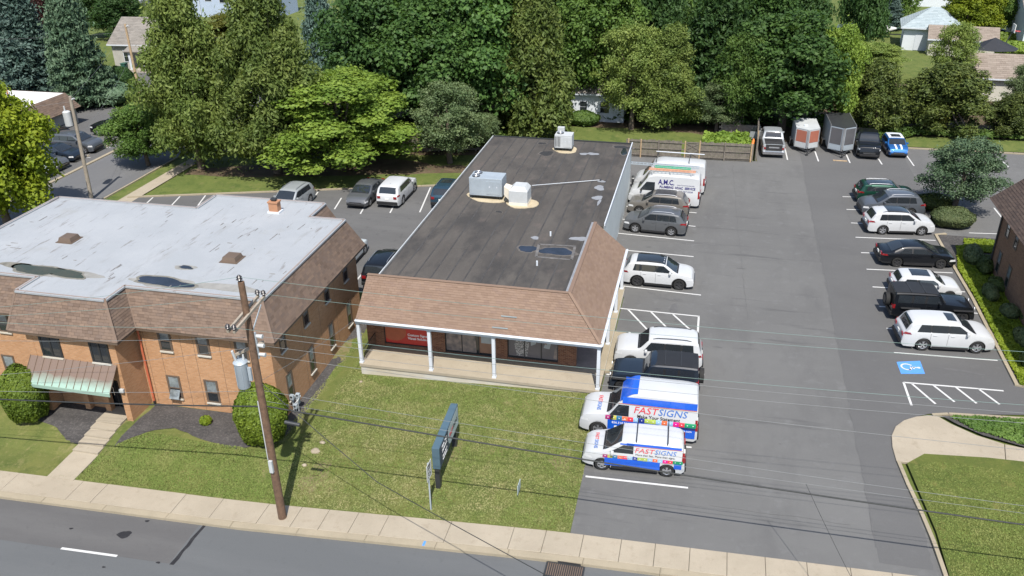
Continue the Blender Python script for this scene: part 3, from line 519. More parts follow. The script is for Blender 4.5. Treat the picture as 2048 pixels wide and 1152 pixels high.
# front piers, windows with their printed films
px_piers=((737,770),(864,890),(991,1014.5),(1116.5,1153))
for a,b in px_piers:
    x0=onY(a,690,fy)[0]; x1=onY(b,690,fy)[0]; m=MB(); m.box(x0,x1,fy,fy+.3,.15,EZ-.19,'brown_brick_x'); m.build('brick_pier',mb)
pr=[(onY(a,690,fy)[0],onY(b,690,fy)[0]) for a,b in px_piers]
for i in range(3):
    x0,x1=pr[i][1],pr[i+1][0]; zs=onY((px_piers[i][1]+px_piers[i+1][0])/2,(688,705,716)[i],fy+.12)[1]
    m=MB(); m.box(x0+.003,x1-.003,fy+.06,fy+.118,.15,zs-.05,'brown_brick_x'); m.build('brick_apron',mb)
    m=MB(); m.box(x0+.003,x1-.003,fy+.02,fy+.118,zs-.05,zs,'dark_metal'); m.box(x0+.003,x0+.05,fy+.06,fy+.118,zs,EZ-.2,'dark_metal'); m.box(x1-.05,x1-.003,fy+.06,fy+.118,zs,EZ-.2,'dark_metal')
    k=0 if i==0 else 3
    for j in range(1,k): q=x0+(x1-x0)*j/k; m.box(q-.025,q+.025,fy+.06,fy+.118,zs,EZ-.2,'dark_metal')
    wn=m.build('shop_window',mb)
    m=MB(); m.box(x0+.05,x1-.05,fy+.10,fy+.115,zs,EZ-.2,'banner_red' if i==0 else 'glass'); m.build('window_film',wn)
    if i==0:
        f0=fy+.09
        text('lettering','Statement.',.62,'text_white',wn,(0,0,0),(R_(90),0,0),'CENTER',.004).location=tuple(np.array(((x0+x1)/2+.1,f0,zs+1.62))-np.array(mb.location))
        for s,dz in (('Custom Signs &',.62),('Visual Solutions',.40)): text('lettering',s,.21,'text_white',wn,tuple(np.array((x1-.1,f0,zs+dz))-np.array(mb.location)),(R_(90),0,0),'RIGHT',.004,bold=.004)
        c=(x0+.55,zs+.15); m=MB(); m.add([(c[0]+.75*math.cos(t),fy+.098,c[1]+.6+.6*math.sin(t)) for t in np.linspace(0,2*math.pi,20)[:-1]],[tuple(range(19))],'rust_red'); m.build('printed_figure',wn)
basic('film_pink',(.42,.30,.26),.4); basic('film_white',(.34,.37,.38),.4); basic('film_grey',(.13,.12,.125),.4); basic('film_skin',(.24,.135,.09),.4); basic('film_green',(.10,.15,.085),.4)
def film(i,parts):
    x0,x1=pr[i][1],pr[i+1][0]; zs=onY((px_piers[i][1]+px_piers[i+1][0])/2,(688,705,716)[i],fy+.12)[1]; wn=[o for o in mb.children if o.name.startswith('shop_window')][i]
    for n,(u,v,ru,rv,mat,sd) in enumerate(parts):
        m=MB(); pl=blob(0,0,ru,rv,sd,20,j=.12); m.add([(x0+(x1-x0)*u+a,fy+.097-.002*n,zs+.04+v+b) for a,b in pl],[tuple(range(len(pl)))],mat); m.build('printed_figure',wn)
m_,nt_,b_=nmat('film_floral'); nt_.links.new(mixrgb(nt_,ramp(nt_,noise(nt_,14,3,.6,wpos(nt_)),(.45,0),(.55,1)),(.42,.40,.38),(.12,.12,.12)),b_.inputs['Base Color']); b_.inputs['Roughness'].default_value=.4
m_,nt_,b_=nmat('film_blur'); nt_.links.new(mixrgb(nt_,ramp(nt_,noise(nt_,3,3,.5,wpos(nt_)),(.35,0),(.65,1)),(.30,.24,.21),(.12,.11,.11)),b_.inputs['Base Color']); b_.inputs['Roughness'].default_value=.4
def film2(i,polys):
    x0,x1=pr[i][1],pr[i+1][0]; zs=onY((px_piers[i][1]+px_piers[i+1][0])/2,(688,705,716)[i],fy+.12)[1]; wn=[o for o in mb.children if o.name.startswith('shop_window')][i]; h=EZ-.2-zs
    for n,(mat,pl) in enumerate(polys):
        m=MB(); m.add([(x0+.06+(x1-x0-.12)*u,fy+.097-.002*n,zs+.03+h*v) for u,v in pl],[tuple(range(len(pl)))],mat); m.build('printed_figure',wn)
film2(1,[('film_blur',[(0,0),(.62,0),(.60,.5),(.35,.75),(0,.7)]),('film_green',[(.1,.72),(.32,.7),(.34,.98),(.1,.98)]),('film_skin',[(.68,.02),(1,.02),(1,.9),(.9,.98),(.74,.9),(.68,.5)]),('film_white',[(.72,.28),(.97,.28),(.98,.75),(.9,.95),(.8,.95),(.72,.75)])])
film2(2,[('film_grey',[(0,.0),(1,0),(1,.6),(.62,.68),(0,.62)]),('film_floral',[(.17,.02),(.38,.02),(.42,.35),(.36,.62),(.22,.62),(.12,.32)]),('film_skin',[(.19,.62),(.24,.62),(.26,.95),(.20,.98)]),('film_skin',[(.35,.62),(.40,.62),(.43,.98),(.38,.98)]),('film_white',[(.46,.32),(.56,.38),(.57,.45),(.51,.6),(.52,.98),(.46,.98),(.45,.5)]),('film_white',[(.72,.30),(.84,.28),(.88,.5),(.85,.98),(.78,.98),(.77,.5)]),('film_skin',[(.66,.5),(.78,.38),(.79,.48),(.70,.62)]),('film_blur',[(.92,.05),(1,.02),(1,.4),(.95,.3)])])
text('house_number','307',.22,'text_black',mb,tuple(np.array(((pr[3][0]+pr[3][1])/2,fy-.006,2.3))-np.array(mb.location)),(R_(90),0,0),bold=.006)
# roof-top units
def hvac(cx,cy,sx,sy,sz,label,mat,fans):
    t=thing('rooftop_unit',label,'air conditioner',(cx,cy,RZ+.02)); z=RZ+.02
    m=MB(); m.prism(blob(cx+.1,cy-.05,sx*.62+.15,sy*.7+.2,5,26,j=.1),z-.02,z+.014,'roof_pad'); m.build('mortar_pad',t)
    m=MB(); m.box(cx-sx/2,cx+sx/2,cy-sy/2,cy+sy/2,z+.22,z+.22+sz,mat); m.build('housing',t,bevel=.025)
    for a in (-1,1):
        for b in (-1,1): m=MB(); m.box(cx+a*sx*.42-.05,cx+a*sx*.42+.05,cy+b*sy*.42-.05,cy+b*sy*.42+.05,z,z+.23,'dark_metal'); m.build('foot',t)
    m=MB(); m.box(cx-sx/2-.02,cx+sx/2+.02,cy-sy/2-.02,cy+sy/2+.02,z+.20,z+.26,'dark_metal'); m.build('base_rail',t)
    k=int(sx*.4/.11)
    for i in range(k):
        m=MB(); x=cx-sx/2+.06+i*.11; m.box(x,x+.05,cy-sy/2-.014,cy-sy/2+.01,z+.35,z+.1+sz,'dark_metal' if mat=='pale_metal' else 'galvanised'); m.build('louvre',t)
    for i,(u,w_,v0,v1) in enumerate(((.52,.2,.3,.85),(.74,.2,.3,.85))):
        m=MB(); x=cx-sx/2+u*sx; m.box(x,x+w_*sx,cy-sy/2-.02,cy-sy/2+.01,z+.22+v0*sz*.4,z+.22+v1*sz,mat); m.box(x+w_*sx*.45,x+w_*sx*.6,cy-sy/2-.03,cy-sy/2-.018,z+.22+.5*sz,z+.22+.58*sz,'white_trim'); m.build('access_panel',t)
    for fx,fy_,r in fans:
        m=MB(); m.tube([(cx+fx,cy+fy_,z+.2+sz),(cx+fx,cy+fy_,z+.27+sz)],r,'dark_metal',20); f=m.build('fan_shroud',t)
        m=MB()
        for k in range(4):
            a=k*math.pi/2+.4; m.slab([(cx+fx+.05*math.cos(a+1.2),cy+fy_+.05*math.sin(a+1.2),z+.275+sz),(cx+fx+r*.9*math.cos(a),cy+fy_+r*.9*math.sin(a),z+.275+sz),(cx+fx+r*.9*math.cos(a+.7),cy+fy_+r*.9*math.sin(a+.7),z+.285+sz)],.01,'alloy')
        m.build('fan_blade',f)
        m=MB()
        for rr in (.35,.65,.95):
            m.tube([(cx+fx+r*rr*math.cos(a),cy+fy_+r*rr*math.sin(a),z+.30+sz) for a in np.linspace(0,2*math.pi,17)],.012,'alloy',4,False)
        m.build('fan_guard',f)
    return t
c=G(971,400,RZ); big=hvac(c[0],c[1]+.75,2.25,1.35,1.25,'large grey rooftop unit with twin fans beside the duct box','galvanised',((-.72,.32,.27),(-.72,-.3,.27)))
c=G(1036,413,RZ); x,y=c; t=thing('duct_box','weathered white duct box on the dark roof beside the large rooftop unit','duct',(x,y+.6,RZ+.02)); y+=.65
m=MB(); m.prism(blob(x+.15,y-.1,1.05,.95,7,20,j=.1),RZ,RZ+.045,'roof_pad'); m.build('mortar_pad',t)
m=MB(); z=RZ+.05; w_=.62; d=.62; pts=[]
m.add([(x-w_,y-d,z),(x+w_,y-d,z),(x+w_,y+d,z),(x-w_,y+d,z),(x-w_,y-d,z+.98),(x+w_,y-d,z+.98),(x+w_,y+d,z+.98),(x-w_,y+d,z+.98),(x-w_+.25,y-d+.2,z+1.22),(x+w_-.22,y-d+.2,z+1.22),(x+w_-.22,y+d-.1,z+1.22),(x-w_+.25,y+d-.1,z+1.22)],[(0,1,5,4),(1,2,6,5),(2,3,7,6),(3,0,4,7),(4,5,9,8),(5,6,10,9),(6,7,11,10),(7,4,8,11),(8,9,10,11)],'pale_metal'); m.build('housing',t)
m=MB(); m.add([(x-w_,y-d+.15,z+.25),(x-w_,y+d-.2,z+.25),(x-w_,y+d-.2,z+1.0),(x-w_,y-d+.15,z+1.0),(x-1.0,y-.35,z+.55),(x-1.0,y+.3,z+.55),(x-1.0,y+.3,z+1.15),(x-1.0,y-.35,z+1.15)],[(0,1,2,3),(4,5,6,7),(0,1,5,4),(1,2,6,5),(2,3,7,6),(3,0,4,7)],'cream_trim'); m.build('duct_elbow',t)
m=MB(); m.box(x-w_-.01,x+w_+.01,y-d-.012,y+d+.01,z-.005,z+.18,'cream_trim'); m.build('skirt',t)
c=G(1126,303,RZ); hvac(c[0],c[1]+.5,1.35,1.0,1.05,'small pale rooftop unit near the back edge of the dark roof','pale_metal',((-.3,.0,.27),))
c=G(1125,268,RZ); m=MB(); x,y=c[0],c[1]-.6; t=thing('roof_vent_hood','white sheet metal hood behind the small rooftop unit','vent',(x,y,RZ)); m.box(x-.28,x+.28,y-.16,y+.16,RZ,RZ+.78,'pale_metal'); m.build('hood',t,bevel=.02); m=MB(); m.box(x-.33,x+.33,y-.2,y+.2,RZ,RZ+.1,'pale_metal'); m.build('flange',t)
a=G(1064,375,RZ+.15);b=G(1201,360,RZ+.05); t=thing('condensate_pipe','long thin white pipe lying across the dark roof','pipe',(*a,RZ)); m=MB(); m.tube([(*a,RZ+.3),(*b,RZ+.06)],.02,'white_trim',8); m.build('pipe_run',t); m=MB(); m.box(b[0]-.06,b[0]+.06,b[1]-.1,b[1]+.1,RZ,RZ+.09,'dark_metal'); m.build('pipe_block',t)
# ================================================================== left brick building
lb=thing('office_building','two storey orange brick office building with brown shingle mansard and pale flat roof','building',(-29,37,0))
BX=-19.52; FY=32.3; BYY=30.65; BR,BL=-26.78,-31.72; WL=-38.9; WB=43.1; EZ2=4.75; TZ2=6.6
m=MB(); m.box(WL,BX-.02,FY+.02,WB,-1.2,EZ2+.3,'orange_brick_y'); m.box(-29.4,-21.6,WB,45.2,-1.2,EZ2+.3,'orange_brick_y')
m.box(BX-.35,BX,FY+.01,WB+.01,-1.2,EZ2+.301,'orange_brick_y'); m.box(WL-.01,BX-.01,FY,FY+.35,-1.2,EZ2+.302,'orange_brick_x'); m.build('wall',lb)
m=MB(); m.box(BR-.3,BR,BYY+.01,FY-.001,-1.2,EZ2+.2,'orange_brick_y'); m.box(BL,BL+.3,BYY+.01,FY-.001,-1.2,EZ2+.2,'orange_brick_y'); m.box(BL+.31,BR-.31,BYY+.012,BYY+.3,2.35,EZ2+.2,'orange_brick_x')
m.box(BR-.34,BR+.002,BYY,BYY+.34,-1.2,EZ2+.199,'orange_brick_x'); m.box(BL-.002,BL+.34,BYY,BYY+.34,-1.2,EZ2+.199,'orange_brick_x'); m.box(BL+.4,BR-1.75,BYY+.75,BYY+1.0,-1.2,2.4,'orange_brick_x'); m.box(BR-1.75,BR-.31,BYY+.95,BYY+1.1,2.0,2.4,'orange_brick_x'); m.build('bay_wall',lb)
for x in (BL+2.05,BL+3.25):
    m=MB(); m.box(x-.15,x+.15,BYY+.45,BYY+.76,-1.2,2.35,'orange_brick_x'); m.build('brick_pier',lb)
# soldier pilaster lines
for px in (303,330,372,397,447,470):
    x=onY(px*1.0,740,FY)[0]; m=MB(); m.box(x-.008,x+.008,FY-.004,FY+.002,-.3,EZ2,'brown_frame'); m.build('brick_joint',lb)
for y in np.arange(FY+1.2,WB,2.1):
    m=MB(); m.box(BX-.002,BX+.004,y-.008,y+.008,-.3,EZ2,'brown_frame'); m.build('brick_joint',lb)
def px_win_y(pa,pb,Y,style,**k):
    x0,z1=onY(pa[0],pa[1],Y); x1,z0=onY(pb[0],pb[1],Y); xm=onY((pa[0]+pb[0])/2,(pa[1]+pb[1])/2,Y); return x0,x1,z0,z1
WZ={'up':None}
for px,w_,st,lv in ((330,.62,'sash',1),(404,.62,'sash',1),(480,.62,'sash',1),(351,.66,'open',0),(424,.66,'sash',0),(497,.6,'sash',0)):
    x=onY(px,680 if lv else 778,FY)[0]; z0,z1=(3.35,4.62) if lv else (.55,1.85)
    wall_window(lb,'y',FY,x-w_/2,x+w_/2,z0,z1,st)
for a,b in ((74,128),(171,221)):
    x0=onY(a+3,670,BYY)[0]; x1=onY(b-3,710,BYY)[0]; wall_window(lb,'y',BYY,x0,x1,3.35,4.62,'double',frame='black_frame')
for px,z0,z1 in ((18,.55,1.85),(5,3.35,4.6)):
    x=onY(px,722 if z0<2 else 640,FY)[0]; wall_window(lb,'y',FY,x-.33,x+.33,z0,z1,'sash')
for px,py,lv in ((565,686,1),(611,635,1),(653,590,1),(690,550,1),(580,771,0),(624,722,0),(663,670,0),(698,627,0)):
    y=onX(px,py,BX)[0]; z0,z1=(3.35,4.62) if lv else (.45,1.95); wall_window(lb,'x',BX,y-.27,y+.27,z0,z1,'sash',out=1)
# door and steps
dx0,dx1=onY(204,800,BYY+.9)[0],BR-.36
m=MB(); Y=BYY+.95
for a,b in ((dx0,dx0+.07),((dx0+dx1)/2-.04,(dx0+dx1)/2+.04),(dx1-.07,dx1)): m.box(a,b,Y-.06,Y+.02,0.,2.05,'black_frame')
m.box(dx0+.07,dx1-.07,Y-.058,Y+.02,1.96,2.05,'black_frame'); m.box(dx0+.07,dx1-.07,Y-.058,Y+.02,0,.1,'black_frame'); d=m.build('door',lb)
for a,b in ((dx0+.07,(dx0+dx1)/2-.04),((dx0+dx1)/2+.04,dx1-.07)):
    m=MB(); m.box(a,b,Y-.02,Y-.005,.1,1.96,'glass'); m.build('pane',d)
m=MB(); m.tube([((dx0+dx1)/2-.1,Y-.1,.8),((dx0+dx1)/2-.1,Y-.1,1.3)],.018,'chrome',8); m.build('handle',d)
m=MB(); m.box(BR-.30,BR-.04,BYY-.16,BYY-.01,1.75,1.95,'pale_metal'); m.build('wall_lamp',lb,bevel=.03)
# copper awning with verdigris hem
mm,nt_,b_=nmat('awning_copper'); g_=nt_.nodes.new('ShaderNodeNewGeometry'); s_=nt_.nodes.new('ShaderNodeSeparateXYZ'); nt_.links.new(g_.outputs['Position'],s_.inputs[0])
mr=nt_.nodes.new('ShaderNodeMapRange'); mr.inputs[1].default_value=2.25; mr.inputs[2].default_value=3.0; nt_.links.new(s_.outputs[2],mr.inputs[0])
ad=nt_.nodes.new('ShaderNodeMath'); ad.operation='MULTIPLY_ADD'; ad.inputs[1].default_value=.5; nt_.links.new(noise(nt_,1.6,5,.6,g_.outputs['Position']),ad.inputs[0]); nt_.links.new(mr.outputs[0],ad.inputs[2])
nt_.links.new(mixrgb(nt_,ramp(nt_,ad.outputs[0],(.35,0),(.85,1)),(.25,.36,.30),(.15,.105,.082)),b_.inputs['Base Color']); b_.inputs['Roughness'].default_value=.55; b_.inputs['Metallic'].default_value=.15
aw=MB(); ax0,ax1=BL-.02,BR-.12; at,ab=(BYY-.02,3.28),(BYY-.95,2.22)
aw.slab([(ax0,ab[0],ab[1]),(ax1,ab[0],ab[1]),(ax1,at[0],at[1]),(ax0,at[0],at[1])],.03,'awning_copper'); aw=aw.build('awning',lb)
n=12
for i in range(n+1):
    x=ax0+(ax1-ax0)*i/n; m=MB(); m.bar((x,ab[0],ab[1]+.018),(x,at[0],at[1]+.018),.018,.045,'copper_brown'); m.build('awning_seam',aw)
m=MB(); m.box(ax0,ax1,ab[0]-.03,ab[0]+.005,ab[1]-.16,ab[1]+.01,'awning_copper'); m.box(ax0+.3,ax1,BYY+.35,BYY+.43,ab[1]-.1,ab[1]+.2,'brown_frame'); m.build('awning_hem',aw)
# steps
st=thing('entrance_steps','cream concrete steps leading up to the office door','steps',(-27.9,29.2,0))
xs0,xs1=G(200,838,0)[0]-.05,G(252,838,0)[0]+.05
ysteps=[(30.2,32.0,.05),(29.75,30.2,-.03),(29.25,29.75,-.12),(28.75,29.25,-.22),(28.3,28.75,-.32)]
for y0,y1,z in ysteps:
    off=0; m=MB(); m.box(xs0+off,xs1+off,y0,y1+.02,-.9,z+.02,'concrete'); m.build('step',st)
m=MB(); yb=SW(-29)-.02; m.add([(xs0,28.3,-.40),(xs1,28.3,-.40),(xs1,yb,-.465),(xs0,yb,-.465),(xs0,28.3,-.9),(xs1,28.3,-.9),(xs1,yb,-.9),(xs0,yb,-.9)],[(0,1,2,3),(4,5,6,7),(0,1,5,4),(1,2,6,5),(2,3,7,6),(3,0,4,7)],'concrete'); m.build('landing',st)
# downspout
m=MB(); x=BR+.22; m.tube([(x,FY-.12,EZ2-.1),(x,FY-.12,.25)],.055,'rust_red',8); m.tube([(x,FY-.12,.25),(x,FY-.12,0)],.06,'black_plastic',8)
dsp=m.build('downspout',lb)
# mansard + roof
ov=.45
def eave(p): return p
E_=[(WL-ov,FY-ov),(BL-ov-.25,FY-ov),(BL-ov-.25,BYY-.28),(BR+.42,BYY-.28),(BR+.42,FY-ov),(BX+.5,FY-ov),(BX+.5,WB+.45),(-21.2,WB+.45),(-21.2,45.6),(-29.9,45.6),(-29.9,WB+.45),(WL-ov,WB+.45)]
T_=[(WL+.3,FY+.38),(BL-.28,FY+.38),(BL-.28,BYY+.5),(BR-.32,BYY+.5),(BR-.32,FY+.38),(BX-.26,FY+.38),(BX-.26,WB-.42),(-21.95,WB-.42),(-21.95,44.85),(-29.15,44.85),(-29.15,WB-.42),(WL+.3,WB-.42)]
dk=MB(); N=len(E_)
for i in range(N):
    j=(i+1)%N; a,b,c,d=(*E_[i],EZ2),(*E_[j],EZ2),(*T_[j],TZ2),(*T_[i],TZ2)
    dk.add([(p[0],p[1],p[2]-.015) for p in(a,b,c,d)],[(0,1,2,3)],'brown_shingle'); dk.add([(E_[i][0],E_[i][1],EZ2-.015),(E_[j][0],E_[j][1],EZ2-.015),(E_[j][0],E_[j][1],EZ2-.14),(E_[i][0],E_[i][1],EZ2-.14)],[(0,1,2,3)],'brown_frame')
    if i not in (7,8,9,10): shingles('shingle_slope',lb,a,b,c,d,'brown_shingle',.15,.30,.022,20+i)
    else: shingles('shingle_slope',lb,a,b,c,d,'brown_shingle',.2,.5,.022,20+i)
dk.build('roof_deck',lb,recalc=False)
m=MB(); m.add([(x,y,EZ2-.13) for x,y in E_],[tuple(range(N))],'brown_frame'); m.build('soffit',lb)
for i in (2,3,4,5,1):
    m=MB(); m.bar((*E_[i],EZ2+.02),(*T_[i],TZ2+.02),.12,.04,'brown_shingle',up=(0,-1,1)); m.build('hip_cap',lb)
basic('edge_metal',(.23,.18,.155),.6)
rfl=MB(); rfl.prism(T_,TZ2-.3,TZ2-.06,'roof_coating'); rfl=rfl.build('flat_roof',lb)
m=MB()
for i in range(N):
    a,b=T_[i],T_[(i+1)%N]; m.bar((*a,TZ2-.04),(*b,TZ2-.04),.22,.09,'roof_coating')
    m.bar((a[0],a[1],TZ2+.012),(b[0],b[1],TZ2+.012),.07,.014,'edge_metal')
m.build('roof_edge',lb)
ZR=TZ2-.06
basic('roof_silt',(.15,.14,.115),.6,0,.3,4)
def lroof(px,py,rx,ry,mat,sd,rot=0):
    c=G(px,py,ZR)
    if 'puddle' in mat: m=MB(); m.prism(blob(*c,rx*1.12,ry*1.3,sd,30,rot),ZR-.02,ZR+.0125,'roof_silt'); m.build('silt_ring',rfl)
    m=MB(); m.prism(blob(*c,rx,ry,sd,30,rot),ZR-.02,ZR+.008+.0006*sd,mat); m.build('puddle' if 'puddle' in mat else 'roof_stain',rfl)
basic('roof_grime',(.215,.21,.195),.85,0,.25,1.2); basic('roof_scuff',(.165,.16,.155),.9,0,.5,6)
for a in ((330,566,1.9,.55,'roof_grime',5),(110,545,2.3,.5,'roof_grime',4),(450,575,1.7,.4,'roof_grime',3),(370,535,.6,.25,'roof_grime',2)): lroof(*a)
for a in ((328,564,1.55,.42,'puddle_dark',9),(372,535,.4,.16,'puddle_dark',10),(75,540,1.3,.5,'puddle_green',8),(130,547,1.2,.36,'puddle_green',12),(30,530,.9,.2,'puddle_green',6)): lroof(*a,-.05)
rr=random.Random(5)
for px,py in ((225,531),(40,455),(60,445),(75,440),(318,437),(330,430),(470,480),(500,463),(515,500),(455,545),(560,470),(590,455),(430,500),(345,570),(230,550),(520,560),(555,545),(135,520),(30,490),(615,460),(460,448)):
    for k in range(rr.choice((1,1,2,3))):
        lroof(px+rr.uniform(-16,16),py+rr.uniform(-7,7),rr.uniform(.06,.55)*rr.uniform(.3,1),rr.uniform(.01,.03),'roof_scuff',20+k,R_(88)+rr.uniform(-.05,.05) if rr.random()<.75 else rr.uniform(-.05,.05))
for px,py in ((139,480),(465,519)):
    c=G(px,py,ZR); m=MB(); x,y=c; m.add([(x-.42,y-.42,ZR),(x+.42,y-.42,ZR),(x+.42,y+.42,ZR),(x-.42,y+.42,ZR),(x-.34,y-.34,ZR+.26),(x+.34,y-.34,ZR+.26),(x+.34,y+.34,ZR+.26),(x-.34,y+.34,ZR+.26)],[(0,1,5,4),(1,2,6,5),(2,3,7,6),(3,0,4,7),(4,5,6,7)],'brown_frame'); h=m.build('roof_hatch',lb)
    m=MB(); m.box(x-.5,x+.5,y-.5,y+.5,ZR-.01,ZR+.03,'brown_frame'); m.build('hatch_curb',h)
c=G(551,424,ZR); x,y=c; m=MB(); m.box(x-.28,x+.28,y-.22,y+.22,ZR,ZR+.62,'terracotta'); ch=m.build('chimney',lb); m=MB(); m.box(x-.32,x+.32,y-.26,y+.26,ZR+.62,ZR+.70,'terracotta'); m.box(x-.38,x+.38,y-.3,y+.3,ZR,ZR+.1,'white_trim'); m.build('chimney_band',ch); m=MB(); m.box(x-.16,x+.16,y-.14,y+.14,ZR+.78,ZR+.86,'dark_metal'); m.box(x-.1,x+.1,y-.1,y+.1,ZR+.69,ZR+.8,'dark_metal'); m.build('chimney_cap',ch)
# ================================================================== right brick building
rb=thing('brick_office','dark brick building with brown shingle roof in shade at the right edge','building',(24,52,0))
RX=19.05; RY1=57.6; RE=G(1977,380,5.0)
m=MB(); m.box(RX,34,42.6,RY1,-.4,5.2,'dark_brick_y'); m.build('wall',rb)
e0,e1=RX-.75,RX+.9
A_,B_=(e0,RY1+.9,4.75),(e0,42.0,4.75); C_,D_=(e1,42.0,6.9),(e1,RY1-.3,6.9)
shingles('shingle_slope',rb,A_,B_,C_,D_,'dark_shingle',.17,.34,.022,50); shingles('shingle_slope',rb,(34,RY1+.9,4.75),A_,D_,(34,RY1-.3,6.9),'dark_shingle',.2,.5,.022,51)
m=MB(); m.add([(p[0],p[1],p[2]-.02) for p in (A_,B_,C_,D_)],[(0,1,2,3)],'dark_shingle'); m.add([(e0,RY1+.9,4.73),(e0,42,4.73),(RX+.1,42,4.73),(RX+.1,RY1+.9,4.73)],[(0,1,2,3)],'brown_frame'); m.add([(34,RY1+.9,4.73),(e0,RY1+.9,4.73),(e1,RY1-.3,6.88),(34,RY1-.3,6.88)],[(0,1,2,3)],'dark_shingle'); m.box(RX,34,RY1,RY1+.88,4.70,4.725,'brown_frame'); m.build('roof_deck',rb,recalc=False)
m=MB(); m.box(e1-.05,34,42.,RY1-.25,6.5,6.86,'roof_coating'); m.build('flat_roof',rb); m=MB(); m.bar((e1,42,6.95),(e1,RY1-.3,6.95),.2,.1,'roof_coating'); m.bar((e1,RY1-.3,6.95),(34,RY1-.3,6.95),.2,.1,'roof_coating'); m.build('roof_edge',rb)
m=MB(); m.tube([(RX-.08,RY1-.15,4.7),(RX-.08,RY1-.15,0.1)],.06,'dark_metal',8); m.build('downspout',rb)
for px,py,z0,z1 in ((2019,452,3.1,4.4),(2034,480,3.1,4.4),(1999,519,.6,2.0),(2018,548,.6,2.0)):
    y=onX(px,py,RX)[0]; wall_window(rb,'x',RX,y-.3,y+.3,z0,z1,'sash',sill=False)
# ------------------------------------------------------------------ vehicles
PAINT={'white':(.43,.44,.45),'van_white':(.42,.43,.44),'black':(.005,.006,.008),'navy_black':(.012,.018,.028),'dark_grey':(.055,.058,.066),'grey':(.10,.105,.112),'taupe':(.16,.148,.132),'silver':(.33,.35,.36),'green':(.007,.042,.027),'blue':(.02,.11,.32),'teal':(.022,.05,.075),'slate':(.09,.10,.115),'light':(.40,.44,.46)}
for k,c in PAINT.items(): paint('paint_'+k,c,.35 if k in('grey','silver','dark_grey','green','blue','teal','slate','taupe') else 0)
def interp(pts,x):
    if x<=pts[0][0]: return pts[0][1]
    for a,b in zip(pts,pts[1:]):
        if x<=b[0]: return a[1]+(b[1]-a[1])*(x-a[0])/max(1e-6,b[0]-a[0])
    return pts[-1][1]
def smoothpts(pts,n=5):                         # Catmull-Rom through the silhouette so that panels curve
    out=[]
    for i in range(len(pts)-1):
        p0=pts[max(0,i-1)];p1=pts[i];p2=pts[i+1];p3=pts[min(len(pts)-1,i+2)]
        for k in range(n):
            t=k/n; x=p1[0]+(p2[0]-p1[0])*t; m1=(p2[1]-p0[1])/max(.05,p2[0]-p0[0])*(p2[0]-p1[0]); m2=(p3[1]-p1[1])/max(.05,p3[0]-p1[0])*(p2[0]-p1[0])
            d=p2[1]-p1[1]; 
            if d*m1<0: m1=0
            if d*m2<0: m2=0
            if d==0: m1=m2=0
            m1=math.copysign(min(abs(m1),2.2*abs(d)),m1); m2=math.copysign(min(abs(m2),2.2*abs(d)),m2)
            t2,t3=t*t,t*t*t; out.append((x,(2*t3-3*t2+1)*p1[1]+(t3-2*t2+t)*m1+(-2*t3+3*t2)*p2[1]+(t3-t2)*m2))
    return out+[pts[-1]]
